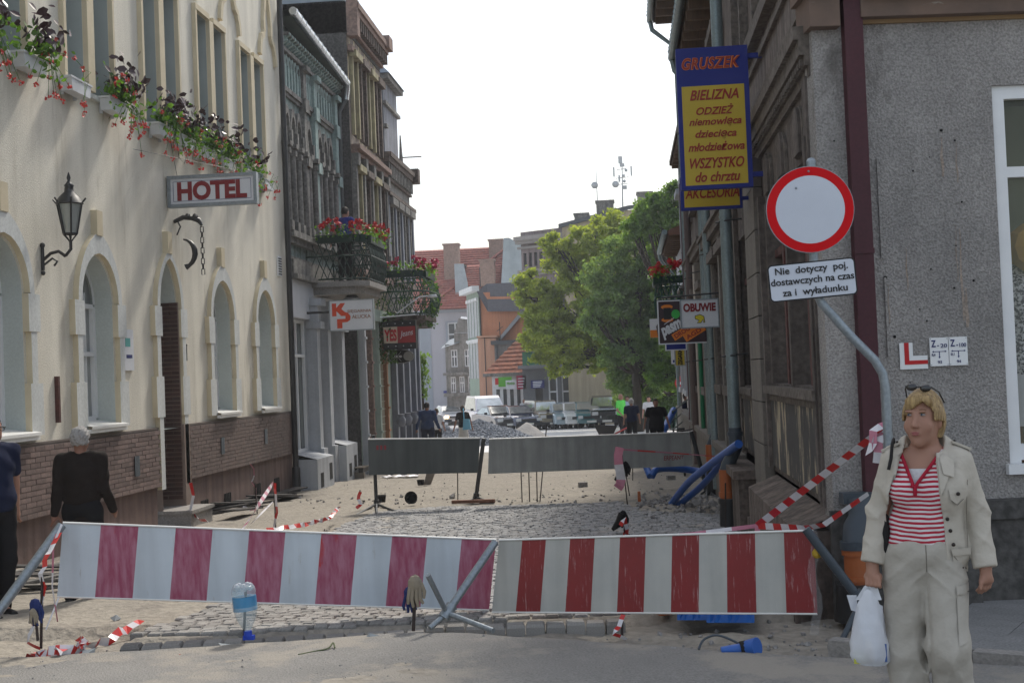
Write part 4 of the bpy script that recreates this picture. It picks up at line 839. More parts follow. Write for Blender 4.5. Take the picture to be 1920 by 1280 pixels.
# big blue/yellow sign
Y=13.3; M=SF(Y); x0=onY(1272,220,Y).x; x1=onY(1407,220,Y).x; z1=onY(1337,88,Y).z; z0=onY(1345,353,Y).z
t=root('clothing_shop_sign',(x1,Y,z0),'large blue and yellow hanging sign listing children’s clothing on the right facade','sign')
b=MB(M); b.box(x0,x1,z0,z1,-.1,0); b.build('sign_box',m_blue,t)
yz1=onY(1340,160,Y).z; yx0=x0+.045; yx1=x1-.05
b=MB(M); b.box(yx0,yx1,z0+.04,yz1,0,.004); b.build('yellow_panel',m_yel,t)
W_=yx1-yx0; cx=(yx0+yx1)/2
text('GRUSZEK',W_*.92,.115,(cx-.01,onY(1337,118,Y).z,.006),M,m_dr,t,bold=.012,shear=.25,spacing=1.12); text('GRUSZEK',W_*.92+.07*LAST[0],.115+.07*LAST[1],(cx-.01,onY(1337,118,Y).z,.002),M,m_or,t,bold=.047,shear=.25,spacing=1.12)
for s_,w,h,py in (('BIELIZNA',.78,.105,177),('ODZIEŻ',.6,.105,205),('niemowlęca',.84,.098,229),('dziecięca',.66,.10,252),('młodzieżowa',.9,.095,274),('WSZYSTKO',.87,.11,305),('do chrztu',.72,.105,331)):
    text(s_,W_*w,h,(cx+.01,onY(1345,py,Y).z,.007),M,m_dr,t,bold=.022,shear=.3)
b=MB(); 
for py in (103,326): z=onY(1410,py,Y).z; b.box(x1,RX,Y+.02,Y+.07,z-.025,z+.025)
b.build('bracket',m_blue,t)
Y=14.3; M=SF(Y); x0=onY(1276,370,Y).x; x1=onY(1392,370,Y).x; z1=onY(1337,330,Y).z; z0=onY(1335,392,Y).z
t=root('accessories_sign',(x1,Y,z0),'blue-framed yellow sign reading AKCESORIA just behind and below the large blue one','sign')
b=MB(M); b.box(x0,x1,z0,z1,-.08,0); b.build('sign_box',m_blue,t); b=MB(M); b.box(x0+.04,x1-.03,z0+.03,z1-.02,0,.004); b.build('yellow_panel',m_yel,t)
text('AKCESORIA',(x1-x0)*.88,.12,((x0+x1)/2+.01,onY(1337,361,Y).z,.006),M,m_dr,t,bold=.02,shear=.25)
b=MB(); z=onY(1410,370,Y).z; b.box(x1,RX,Y+.02,Y+.06,z-.02,z+.02); b.build('bracket',m_blue,t)
# dish/pipe clutter
# round prohibition sign, plate and pole
Y=8.5; c=onY(1519,393,Y); R_=(onY(1602,390,Y).x-onY(1436,390,Y).x)/2
t=root('no_vehicles_sign',(onY(1662,900,Y).x,Y+.05,0),'round red-rimmed white prohibition sign with text plate on a bent grey pole','traffic sign')
M=SF(Y)
b=MB(M); b.lathe([(0,-.01),(R_,-.01),(R_,.002)],(c.x,c.z,0),48,mi=0); b.build('sign_disc',m_steel,t)
b=MB(M); n=48
for k in range(n):
    a,a2=2*math.pi*k/n,2*math.pi*(k+1)/n; q=.785
    b.add([(c.x+R_*.985*math.cos(a),c.z+R_*.985*math.sin(a),.004),(c.x+R_*.985*math.cos(a2),c.z+R_*.985*math.sin(a2),.004),(c.x+R_*q*math.cos(a2),c.z+R_*q*math.sin(a2),.004),(c.x+R_*q*math.cos(a),c.z+R_*q*math.sin(a),.004)],[(0,1,2,3)])
b.build('red_rim',mat('reflective_red',(.60,.008,.012),(.54,.008,.012),sc=3,rough=.7,spec=.1),t)
b=MB(M); b.add([(c.x+R_*.783*math.cos(2*math.pi*k/n),c.z+R_*.783*math.sin(2*math.pi*k/n),.0042) for k in range(n)],[tuple(range(n))]); b.build('white_face',mat('reflective_white',(.60,.64,.72),(.52,.56,.64),sc=2,rough=.4),t)
b=MB(M); b.ball((c.x-.085,c.z+.145,.006),.008,6); b.ball((c.x,c.z+R_*.88,.006),.008,6); b.build('bolt',m_steel,t)
a_=onY(1440,505,Y); e_=onY(1603,482,Y); pc=(onY(1440,505,Y)+onY(1606,545,Y))/2; w_=(e_-a_).length; ang=math.radians(3.2)
M2_=SF(Y)@Matrix.Translation((pc.x,pc.z,.01))@Matrix.Rotation(ang,4,'Z')
def rr(w,h,r,n=5): 
    P=[]
    for cx_,cy_,a0 in ((w/2-r,h/2-r,0),(-w/2+r,h/2-r,90),(-w/2+r,-h/2+r,180),(w/2-r,-h/2+r,270)):
        for k in range(n+1): a=math.radians(a0+90*k/n); P.append((cx_+r*math.cos(a),cy_+r*math.sin(a)))
    return P
hh=.245
b=MB(M2_); b.prism(rr(w_,hh,.03),-.006,.0); b.build('text_plate',m_bk,t); b=MB(M2_); b.prism(rr(w_-.018,hh-.018,.024),.0,.003); b.build('plate_face',mat('reflective_white',(.6,.64,.72)),t)
for s_,w,y in (('Nie  dotyczy  poj.',.83,.068),('dostawczych na czas',.95,-.002),('za i  wyładunku',.74,-.075)): text(s_,w_*w,.06,(0 if w>.8 else .01,y,.005),M2_,m_bk,t,bold=.012)
Yp=Y+.05; P=[(1521,305),(1523,420),(1528,540),(1540,568),(1600,635),(1640,675),(1655,700),(1661,730),(1664,800)]
b=MB(); pts=[onY(x,y,Yp) for x,y in P]; q=pts[-1]; pts.append(Vector((q.x+.005,q.y,-.1)))
b.tube(pts,.03,12); b.ball(pts[0],.034,8); b.build('pole',m_steel,t)
# small signs right
def boxsign(name,lb,Y,c0,c1,m,depth=.12,fr=None,wallx=RX):
    a=onY(*c0,Y); e=onY(*c1,Y); M=SF(Y); t=root(name,(a.x,Y,e.z),lb,'sign'); b=MB(M); b.box(a.x,e.x,e.z,a.z,-depth,0); b.build('sign_box',m,t)
    if fr:
        b=MB(M); w=.018
        for q in ((a.x-w,a.x,e.z-w,a.z+w),(e.x,e.x+w,e.z-w,a.z+w),(a.x,e.x,e.z-w,e.z),(a.x,e.x,a.z,a.z+w)): b.box(*q,-depth-.01,.012)
        b.build('sign_frame',fr,t)
    return t,M,a,e
t,M,a,e=boxsign('haberdashery_sign','dark purple-brown sign with thread spool, green button and orange strips reading DROG and AGD',21.0,(1234,566),(1331,640),mat('aubergine_sign',(.045,.022,.03),rough=.4),fr=m_signw)
w=e.x-a.x; h=a.z-e.z
def el(b,cx,cz,rx,rz,z,mi=None,n=18): b.add([(cx+rx*math.cos(2*math.pi*k/n),cz+rz*math.sin(2*math.pi*k/n),z) for k in range(n)],[tuple(range(n))],mi)
b=MB(M); el(b,a.x+.17*w,a.z-.13*h,.12*w,.055*h,.004,0); el(b,a.x+.17*w,a.z-.44*h,.12*w,.055*h,.004,0); b.box(a.x+.1*w,a.x+.245*w,a.z-.43*h,a.z-.15*h,.001,.006,1); el(b,a.x+.34*w,a.z-.31*h,.085*w,.11*h,.008,2)
b.tube([(a.x+.1*w,a.z-.55*h,.01),(a.x+.3*w,a.z-.4*h,.01)],.006,4,mi=3); b.build('spool_picture',[m_or,m_bk,mat('bright_green_print',(.05,.45,.08),rough=.5),m_signw],t)
text('pasm',w*.46,h*.3,(a.x+.25*w,a.z-.68*h,.006),M,m_signw,t,bold=.05,shear=.3,rot=.45)
for (px_,py_,s_) in ((.47,.74,'DROG'),(.70,.78,'AGD')):
    Mz=M@Matrix.Translation((a.x+px_*w,a.z-py_*h,.004))@Matrix.Rotation(.52,4,'Z'); b=MB(Mz); b.box(-.23*w,.23*w,-.085*h,.085*h,0,.004); b.build('orange_strip',m_or,t); text(s_,.34*w,.11*h,(-.02*w,0,.006),Mz,m_dr,t,bold=.03)
t,M,a,e=boxsign('shoe_shop_sign','white lightbox reading OBUWIE with small yellow shoe, in front of the haberdashery sign',20.0,(1277,564),(1347,611),m_signw,fr=m_steel)
w=e.x-a.x; h=a.z-e.z; text('OBUWIE',w*.9,h*.32,((a.x+e.x)/2,a.z-.27*h,.004),M,m_signred,t,bold=.05)
b=MB(M); X_,Z_=a.x+.5*w,a.z-.72*h; P=[(-.12,.1),(.0,.14),(.1,.08),(.12,-.1),(.09,-.1),(.08,-.0),(.02,-.1),(-.08,-.1),(-.02,-.03),(-.12,.02)]
b.prism([(X_+x*w*1.1,Z_+z*h*1.3) for x,z in P][::-1],.001,.004); b.build('shoe_picture',mat('bright_yellow_print',(.7,.6,.03),rough=.5),t)
b=MB(M); b.tube([(X_+x*w*1.1,Z_+z*h*1.3,.004) for x,z in P+P[:1]],.005,4); b.build('shoe_outline',m_bk,t)
b=MB(); b.tube([(a.x-.3,20,a.z+.06),(RX,20,a.z+.1)],.015,5); b.build('bracket',m_black,t)
t,M,a,e=boxsign('orange_white_sign','small white and orange round-cornered sign left of the haberdashery sign',24.0,(1218,598),(1240,632),m_signw); b=MB(M); b.box(a.x,e.x,e.z,e.z+(a.z-e.z)*.4,.0,.004); b.build('orange_half',m_or,t); b=MB(M); b.lathe([(.06,-.2),(.09,0),(.04,.08)],(e.x,e.z+.2,.05),8,axis=Matrix.Rotation(-math.pi/2,3,'X')); b.tube([(e.x-.05,a.z+.1,0),(e.x+.6,a.z+.12,0)],.015,4); b.build('lamp_bracket',m_bk,t)
t,M,a,e=boxsign('dark_blue_sign','plain dark blue sign hanging just below the haberdashery sign',22.5,(1249,638),(1286,654),m_blue,fr=m_signw)
t,M,a,e=boxsign('watchmaker_sign','yellow upright sign with black vertical letters ZEGARM below the dark blue sign',24.5,(1266,655),(1284,684),m_yel,fr=m_steel); text('ZEGARM',(a.z-e.z)*.98,(e.x-a.x)*.5,((a.x+e.x)/2,(a.z+e.z)/2,.005),M,m_bk,t,bold=.04,rot=math.pi/2)
t,M,a,e=boxsign('white_dial_sign','narrow white sign behind the yellow watchmaker sign',26,(1258,655),(1267,682),m_signw); b=MB(M); b.box(a.x+.03,e.x-.02,e.z+.03,e.z+.08,0,.004); b.build('blue_mark',m_blue,t)
# left hanging signs
t,M,a,e=boxsign('bookshop_sign','white hanging bookshop sign with big red K and P, below the geranium balcony',27.0,(618,565),(700,616),m_signw,fr=m_steel)
w=e.x-a.x; h=a.z-e.z; m_kp=mat('vermilion_print',(.68,.07,.02),rough=.45)
b=MB(M); 
def KP(P,z,mi): b.prism([(a.x+x*w,e.z+y*h) for x,y in P],.0,z,mi)
KP([(.05,.48),(.15,.48),(.15,.66),(.26,.48),(.36,.48),(.36,.60),(.27,.72),(.36,.92),(.25,.92),(.15,.76),(.15,.92),(.05,.92)],.005,0)
KP([(.16,.06),(.28,.06),(.28,.26),(.40,.27),(.47,.34),(.48,.46),(.42,.58),(.33,.62),(.28,.58),(.30,.5),(.36,.48),(.36,.38),(.16,.38)],.007,0)
b.build('red_monogram',m_kp,t)
text('SIĘGARNIA',w*.56,h*.13,(a.x+.69*w,e.z+.62*h,.004),M,mat('tan_print',(.33,.16,.10),rough=.5),t,bold=.012); text('AŁUCKA',w*.44,h*.13,(a.x+.73*w,e.z+.44*h,.004),M,mat('tan_print',(.33,.16,.10)),t,bold=.012)
b=MB(); b.box(-6.9,a.x,27.05,27.09,a.z-.25,a.z-.2);  b.build('bracket',m_black,t)
t,M,a,e=boxsign('jeans_sign','black-framed hanging sign, cream and red halves reading YES Jeans',33.0,(717,603),(781,653),m_bk,depth=.15)
w=e.x-a.x; h=a.z-e.z; b=MB(M); b.box(a.x+.02*w,a.x+.44*w,e.z+.22*h,a.z-.2*h,0,.004); b.build('cream_half',mat('cream_print',(.62,.5,.38),rough=.5),t); b=MB(M); b.box(a.x+.44*w,a.x+.98*w,e.z+.22*h,a.z-.2*h,0,.0045); b.build('red_half',mat('deep_red_print',(.35,.02,.02),rough=.5),t)
text('YES',w*.38,h*.42,(a.x+.23*w,e.z+.5*h,.006),M,m_red,t,bold=.05); text('Jeans',w*.42,h*.26,(a.x+.71*w,e.z+.53*h,.006),M,m_signw,t,shear=.4,rot=.15)
b=MB(M)
for k in range(4): b.ball((a.x+w*(.15+.23*k),a.z-.09*h,.004),.016,5); b.ball((a.x+w*(.15+.23*k),e.z+.11*h,.004),.016,5)
b.build('star',m_signw,t)
b=MB(); b.tube([(-6.5,33,a.z+.1),(e.x,33,a.z+.15)],.02,5); b.tube([(-5.9,33,a.z+.2),(-5.3,33,a.z+.6),(-5.0,33,a.z+.62)],.018,5); b.lathe([(.05,-.03),(.14,-.02),(.1,.05)],(-4.95,33,a.z+.6),8); b.build('lamp_arm',m_signw,t)
c=onY(752,668,35.0); M=SF(35.0); t=root('ant_sign',(c.x,35,c.z),'black oval hanging sign with a white ant and grey disc under the jeans sign','sign')
b=MB(M); A_=Matrix.Diagonal((1,1,1)); n=28; P=[(c.x+.37*math.cos(2*math.pi*k/n),c.z+.2*math.sin(2*math.pi*k/n)) for k in range(n)]; b.prism(P,-.06,0); b.build('oval_panel',m_bk,t)
b=MB(M); el(b,c.x+.2,c.z+.0,.135,.13,.004,0); b.build('grey_disc',mat('grey_print',(.4,.4,.4),rough=.5),t)
b=MB(M); el(b,c.x-.23,c.z,.07,.045,.005); el(b,c.x-.12,c.z,.03,.028,.005); el(b,c.x-.02,c.z,.05,.035,.005)
for k in range(3):
    for sg in (-1,1): b.tube([(c.x-.12,c.z,.006),(c.x-.2+k*.08,c.z+sg*.08,.006),(c.x-.24+k*.12,c.z+sg*.13,.006)],.006,3)
b.tube([(c.x+.37*math.cos(2*math.pi*k/28)*.95,c.z+.2*math.sin(2*math.pi*k/28)*.95,.004) for k in range(29)],.006,3); b.build('ant_picture',m_signw,t)
b=MB(); b.tube([(-6.5,35,c.z+.15),(c.x+.2,35,c.z+.22)],.015,4); b.build('bracket',m_black,t)
# hanging ornate lamp under the left balcony
t=root('balcony_lantern',(-6.0,28.2,3.2),'old pale glass lantern hanging under the geranium balcony','wall lamp'); b=MB(); b.lathe([(.08,3.2),(.17,3.6),(.19,3.63),(.05,3.7)],(-6.05,28.2,0),6); b.build('lantern_glass',m_shopg,t); b=MB(); b.lathe([(.2,3.61),(.1,3.7),(.02,3.76)],(-6.05,28.2,0),6); b.build('lantern_cap',m_black,t)
# ================= FAR TOWN =================
m_wallg=mat('pale_lilac_grey_render',(.40,.39,.42),(.35,.34,.37),sc=.5,rough=.95,streak=.06,ssc=1)
m_wallb=mat('blue_grey_render',(.30,.33,.37),(.26,.28,.32),sc=.5,rough=.95,streak=.05,ssc=1)
m_tile=mat('red_clay_tiles',(.36,.12,.09),(.28,.095,.075),sc=1.5,rough=.85,rnd=0,speck=.2,bsc=5)
m_stair=mat('chimney_brick',(.30,.20,.16),(.22,.15,.12),sc=2,rough=.9,speck=.15,bsc=6)
m_zincpale=mat('pale_zinc_flashing',(.35,.39,.42),rough=.5,metal=.3)
m_winw=mat('white_far_window',(.72,.73,.75),rough=.5)
def fbox_building(name,lb,x0,x1,Y0,Y1,H,m,wins=(),base=None,z0=-3,trim=None,front='y',par=None):
    r_=root(name,((x0+x1)/2,Y0,gz(Y0)),lb,'building'); b=MB(frame((x0,Y0,0),(1,0,0),(0,0,1)))
    Wd=x1-x0; ops=[(u0,u1,v0,v1,.18) for u0,u1,v0,v1 in wins]
    wall(b,0,Wd,z0,H,ops,0,0,1)
    b.add([(0,z0,-(Y1-Y0)),(0,z0,0),(0,H,0),(0,H,-(Y1-Y0))],[(0,1,2,3)],0); b.add([(Wd,z0,0),(Wd,z0,-(Y1-Y0)),(Wd,H,-(Y1-Y0)),(Wd,H,0)],[(0,1,2,3)],0); b.add([(0,H,0),(Wd,H,0),(Wd,H,-(Y1-Y0)),(0,H,-(Y1-Y0))],[(0,1,2,3)],0)
    b.build('wall',[m,m_dkgl],r_)
    for u0,u1,v0,v1 in wins:
        f=MB(frame((x0,Y0,0),(1,0,0),(0,0,1))); winframe(f,u0,u1,v0,v1,-.16,.09,.06,(.5,),(.6,)); f.build('window_frame',m_winw,r_)
        if trim:
            f=MB(frame((x0,Y0,0),(1,0,0),(0,0,1))); t_=.16
            f.box(u0-t_,u0,v0-t_,v1+t_,.002,.05); f.box(u1,u1+t_,v0-t_,v1+t_,.002,.05); f.box(u0,u1,v1,v1+t_,.002,.05); f.box(u0-.25,u1+.25,v0-t_-.02,v0,.051,.14); f.build('window_surround',trim,r_)
    return r_
def tileroof(par,P0,P1,P2,P3,rows,m,name='roof_slope'):
    # P0-P1 eaves , P3-P2 ridge ; stepped tile courses as real geometry
    P=[Vector(p) for p in (P0,P1,P2,P3)]; nrm=(P[1]-P[0]).cross(P[3]-P[0]).normalized(); b=MB()
    if nrm.z<0: nrm=-nrm
    for k in range(rows):
        t0,t1=k/rows,(k+1)/rows; a=P[0].lerp(P[3],t0); c=P[1].lerp(P[2],t0); d=P[1].lerp(P[2],t1); e=P[0].lerp(P[3],t1)
        h=nrm*.09; b.add([a+h,c+h,d,e],[(0,1,2,3)]); b.add([a,c,c+h,a+h],[(0,1,2,3)])
    o=b.build(name,m,par); return o
# end building: pale grey with big red roof
EY=106.9
wins=[(5.75,7.0,3.9,6.35),(6.1,7.2,-.9,1.7) ,(1.2,2.2,3.0,5.4),(1.4,2.4,-1.1,1.6),(9.4,10.5,3.9,6.3),(3.4,4.0,-9,-8.9)][:5]
eb=fbox_building('red_roofed_corner_house','pale lilac-grey house with huge red tiled roof and chimneys, closing the far street end',-20.6,-6.5,EY,EY+12,7.4,m_wallg,wins,trim=m_wallb)
b=MB(); b.box(-20.6,-16.3,EY-.06,EY-.003,-3,7.2); b.build('blue_grey_wall_strip',m_wallb,eb)
b=MB(); b.box(-20.8,-6.3,EY-.35,EY+.1,7.2,7.45); b.build('eaves',m_wallb,eb)
tileroof(eb,(-20.9,EY-.3,7.4),(-9.8,EY-.3,7.4),(-9.8,EY+5.5,13.1),(-19.2,EY+5.5,13.1),26,m_tile)
# second wing roof in front with diagonal hip/verge and zinc gable wall
tileroof(eb,(-16.6,EY-1.0,7.5),(-10.2,EY-1.0,7.5),(-9.9,EY+3.9,12.6),(-10.1,EY+3.9,12.6),24,m_tile)
b=MB(); b.tube([(-16.6,EY-1.05,7.6),(-10.0,EY+3.8,12.75)],.12,6); b.build('hip_ridge',m_tile,eb)
b=MB(); b.prism([(0,0),(3.9,0),(3.9,5.4),(.9,5.9),(.0,5.9)],0,.4) if 0 else None
b.add([(-10.3,EY-.6,7.3),(-6.3,EY-.6,7.3),(-6.3,EY-.6,12.6),(-8.3,EY-.6,12.6),(-9.3,EY-.6,13.2),(-9.75,EY-.6,13.2)],[tuple(range(6))]); b.add([(-10.3,EY-.6,7.3),(-9.75,EY-.6,13.2),(-9.75,EY+6,13.2),(-10.3,EY+6,7.3)],[(0,1,2,3)]); b.build('blue_gable_wall',mat('pale_blue_gable',(.36,.42,.45),(.24,.28,.30),sc=.5,rough=.9,streak=.12,ssc=1.2,contrast=.2),eb)
for x0,x1,z0,z1,dy in ((-15.3,-14.0,9.8,13.15,2.5),(-10.2-1.3,-10.6+.3,11.4,13.5,4),(-12.1+.2,-10.7,9.3,11.4,-.1)):
    b=MB(); b.box(x0,x1,EY+dy,EY+dy+1.1,z0,z1); b.box(x0-.08,x1+.08,EY+dy-.08,EY+dy+1.18,z1,z1+.15); b.build('chimney',m_stair,eb)
b=MB(); b.add([(-14.1,EY+.2,8.1),(-13.0,EY+.2,8.1),(-13.0,EY+.2,9.6),(-13.3,EY+.2,11.3),(-14.1,EY+.2,11.3)],[tuple(range(5))],0); b.add([(-14.1,EY+.2,11.3),(-13.3,EY+.2,11.3),(-13.3,EY+4,11.3),(-14.1,EY+4,11.3)],[(0,1,2,3)],0); b.build('dormer',m_zincpale,eb)
tileroof(eb,(-13.2,EY+.4,9.4),(-10.4,EY+.4,9.4),(-10.4,EY+2.4,11.3),(-13.3,EY+2.4,11.3),9,m_tile,'dormer_roof')
for x in (-15.8,-15.9):
    pass
b=MB(); b.box(-15.4,-14.6,EY-.075,EY-.065,-.15+.6,.15+.5); b.build('street_name_plate',m_blue,eb)
# dark small house
dk=fbox_building('dark_gabled_house','small dark weathered house with a glinting metal roof, left of the green and orange house',-13.3,-10.9,94,99,4.2,m_gst,[(.3,.7,.6,1.8),(.95,1.35,.6,1.8),(1.6,2.0,.6,1.8),(.4,.9,2.5,3.8),(1.4,1.9,2.5,3.8)],z0=-3)
b=MB(); b.add([(-12.6,94,4.2),(-11,94,4.2),(-11,94,5.9),(-12.2,94,6.1),(-12.6,94,5)],[tuple(range(5))],0); b.add([(-12.5,93.9,5.0),(-11,93.9,4.9),(-11,95.5,6.1),(-12.2,95.5,6.3)],[(0,1,2,3)],1); b.add([(-13.6,93.7,3.9),(-12.2,93.7,4.3),(-12.2,96,4.9),(-13.2,96,4.6)],[(0,1,2,3)],2)
b.box(-13.5,-10.8,93.7,94,.35,.6,0); b.box(-13.5,-10.8,93.7,94,1.9,2.1,0); b.build('roof',[m_gst,mat('glinting_sheet',(.8,.8,.78),rough=.2,metal=.7),m_zincpale],dk)
# green / orange house : green street side faces right-ish (toward -X? seen left), orange front
m_orw=mat('salmon_orange_render',(.56,.25,.14),(.48,.21,.12),sc=.6,rough=.9,streak=.12)
m_grw=mat('sage_green_render',(.30,.38,.31),(.24,.3,.25),sc=.8,rough=.9,streak=.15)
og=root('orange_and_green_house',(-9,84.4,gz(84)),'tall house with sage green side and salmon orange gable with a slate roof','building')
Fg=frame((-10.9,88.6,0),Vector((1.35,-4.2,0)),(0,0,1)); L_=4.41
b=MB(Fg); ops=[]
for k in range(4):
    u=.45+k*1.0; ops+=[(u,u+.5,4.4,6.7,.2),(u,u+.5,1.7-.1,3.9,.2)]
wall(b,0,L_,-.2,7.6,ops,0,0,1); wall(b,0,L_,-3,-.2,[(.6,1.9,-2.6,-.6,.2),(2.4,3.8,-2.6,-.6,.2)],2,2,1); b.build('green_facade',[m_grw,m_dkgl,mat('cream_shop_render',(.55,.55,.45),rough=.8)],og)
for k in range(4):
    u=.45+k*1.0
    for v0,v1 in ((4.4,6.7),(1.6,3.9)):
        f=MB(Fg); winframe(f,u,u+.5,v0,v1,-.18,.07,.05,(.5,),(.6,)); f.box(u-.12,u,v0,v1+.1,.002,.06); f.box(u+.5,u+.62,v0,v1+.1,.002,.06); f.box(u-.15,u+.65,v1+.1,v1+.3,.002,.14); f.build('window_frame',m_winw,og)
b=MB(Fg); b.box(0,L_,4.1,4.25,.002,.15); b.box(0,L_,-.2,0,.002,.15); b.box(-.1,L_+.2,7.4,7.75,.002,.5); b.build('cornice',m_winw,og)
for u in (.9,3.0):
    b=MB(Fg); b.box(u,u+.5,-.55,-.2,.1,.16); b.build('shop_name_board',m_signw if u<2 else m_dr,og)
Fo=frame((-9.55,84.4,0),(1,0,0),(0,0,1))
b=MB(Fo); wall(b,0,.75,-3,7.3,[],0,0); b.add([(.75,-3,0),(3.6,-3,0),(3.6,6.9,0),(.75,7.0,0)],[(0,1,2,3)],0); b.box(.0,1.2,-3,4.2,.003,1.6,2); b.build('orange_gable',[m_orw,m_dkgl,mat('pale_orange_render',(.58,.32,.22),(.5,.28,.19),rough=.9,sc=.7,streak=.1)],og)
b=MB(Fo)
for z in (4.25,): b.box(-.05,1.3,z,z+.12,0,1.75)
for u in (.1,.45,.8): b.box(u,u+.2,.2,3.6,1.602,1.61)
b.box(-.02,1.22,-.5,-.3,1.602,1.7); b.build('bay_trim',mat('pale_orange_render',(.58,.32,.22)),og)
b=MB(Fo); b.box(.42,.47,-2,4.3,1.62,1.66); b.box(.42,1.0,1.9,1.95,1.62,1.66); b.box(.42,1.0,-.2,-.15,1.62,1.66); b.tube([(1.25,4.1,1.7),(1.25,-2.5,1.7)],.05,5); b.tube([(.05,7.2,.1),(.05,-2.5,.1)],.06,5); b.build('pipe',m_black,og)
b=MB(Fo); b.add([(-.1,7.35,.3),(.5,7.9,-.5),(3.7,7.9,-.5),(3.7,5.9,.4),(.6,6.0,.4)],[(0,1,4),(1,2,3,4)],0); b.build('slate_roof',mat('grey_slate',(.13,.13,.15),(.09,.09,.1),sc=6,rough=.8),og)
b=MB(Fo); b.add([(1.1,4.1,.05),(3.7,7.0,.05),(3.9,6.8,.35),(1.2,3.9,.35)],[(0,1,2,3)]); b.add([(1.1,4.1,.05),(3.7,7.0,.05),(3.9,6.8,.05),(1.2,3.9,.05)],[(0,1,2,3)]); b.build('zinc_verge',m_zincpale,og)
b=MB(Fo); b.tube([(.1,7.7,-.3),(.1,9.0,-.3)],.03,4); b.build('roof_pole',m_black,og)
# grey flat-roofed annex and low tiled shop
an=root('grey_lean_to_building',(-7.5,82,gz(82)),'low grey wall with dark flat roof in front of the orange gable','building')
b=MB(); b.box(-8.4,-5.9,82.0,84,-2.6,3.75,0); b.build('wall',mat('dirty_grey_render',(.22,.21,.2),(.16,.15,.15),sc=1,rough=.9,streak=.3),an); b=MB(); b.box(-8.6,-5.8,81.8,84,3.75,4.0); b.box(-8.3,-8.2,81.85,81.95,1,3.7); b.build('flat_roof',mat('dark_roof_felt',(.08,.09,.10),rough=.7),an)
b=MB(); b.tube([(-8.0,82,4),(-8.0,82,5.2)],.03,4); b.tube([(-8.2,82,4.6),(-7.8,82,4.9)],.02,4); b.build('aerial',m_black,an)
ls=root('low_tiled_shop',(-7.2,79.6,gz(79.6)),'low white shop with a steep clay-tiled roof and coloured name boards','building')
b=MB(); b.box(-8.4,-6.0,79.7,81.9,-2.6,1.9,0)
b.build('wall',[m_winw],ls)
for k in range(5):
    b=MB(); b.box(-8.15+k*.43,-7.93+k*.43,79.68,79.695,-1.5,.9,0); b.build('shop_window',m_dkgl,ls)
tileroof(ls,(-8.9,79.3,1.85),(-5.7,79.3,1.85),(-5.7,81.7,4.0),(-7.0,81.7,3.9),8,mat('orange_clay_tiles',(.42,.17,.10),(.24,.10,.07),sc=3,rough=.85,speck=.3,bsc=4))
b=MB(); b.box(-8.9,-5.8,79.15,79.3,1.7,1.9); b.build('eaves',m_gst,ls)
# shop boards (each a sign)
for nm,lb,x0,y0,x1,y1,Y,m,txt,tm in (('green_shop_board','long green name board under the eaves of the low tiled shop',934,707,960,724,78.8,mat('shop_green',(.10,.38,.03),rough=.5),'',None),
  ('red_shop_board','tiny orange-red board at the left end of the green shop board',928,709,935,721,78.8,m_red,'',None),
  ('bakery_board','white board with green letters beside the crimson board',948,713,968,729,78.5,m_signw,'PIEKARNIA',mat('shop_green',(.1,.38,.03))),
  ('crimson_shop_board','crimson upright board with white lines of print',968,704,987,729,77.6,mat('crimson_board',(.30,.01,.05),rough=.5),'KSERO',m_signw),
  ('blue_shop_board','long dark blue board with white print on the grey shop building',995,713,1021,727,77.3,mat('navy_board',(.03,.035,.16),rough=.5),'APTEKA',m_signw)):
    a=onY(x0,y0,Y); e=onY(x1,y1,Y); M=SF(Y); t=root(nm,(a.x,Y,e.z),lb,'sign'); b=MB(M); b.box(a.x,e.x,e.z,a.z,-.1,0); b.build('board',m,t)
    if tm is not None: text(txt if nm not in('crimson_shop_board','blue_shop_board') else '▬▬▬▬' if 0 else 'IIIIII',(e.x-a.x)*.8,(a.z-e.z)*.3,((a.x+e.x)/2,e.z+(a.z-e.z)*.65,.02),M,tm,t,bold=.03) if nm=='bakery_board' else None
    if nm in('crimson_shop_board','blue_shop_board'):
        b=MB(M)
        for k in range(4): yy=e.z+(a.z-e.z)*(.15+.2*k); b.box(a.x+(e.x-a.x)*.15,a.x+(e.x-a.x)*(.7+.05*k),yy,yy+.05,0,.01)
        b.build('print_line',m_signw,t)
# grey shop building under the balcony with columns
gs=root('grey_corner_shop',(-4.9,77.6,gz(77.6)),'grey corner shop with tall white-framed windows under a green balcony, behind parked cars','building')
m_shopd=mat('slate_shop_render',(.16,.165,.175),(.12,.12,.13),sc=1,rough=.8)
b=MB(frame((-6.3,77.6,0),(1,0,0),(0,0,1))); wall(b,0,3.2,-2.6,2.1,[(.75,1.2,-1.6,1.2,.3),(1.55,2.1,-1.6,1.6,.15),(2.35,2.95,-1.6,1.6,.15)],0,0,1); b.box(-.2,3.3,2.1,2.3,-.5,.9,0); b.build('wall',[m_shopd,m_dkgl],gs)
for u0,u1 in ((1.55,2.1),(2.35,2.95)):
    f=MB(frame((-6.3,77.6,0),(1,0,0),(0,0,1))); winframe(f,u0,u1,-1.6,1.6,-.14,.09,.06,(),(.7,)); f.build('window_frame',m_winw,gs)
b=MB(); b.box(-6.2,-3.1,76.7,76.75,2.3,3.1); b.build('green_balcony_front',mat('dull_green_panel',(.03,.13,.08),rough=.6),gs)
l=MB(); leaves(l,300,lambda:(random.uniform(-6.1,-3.2),76.7+random.gauss(0,.15),3.1+random.uniform(-.2,.3)),.1,.2,0); l=l.build('balcony_plants',m_gleaf); tag(l,'leafy plants in the far green balcony above the blue shop board','plant')
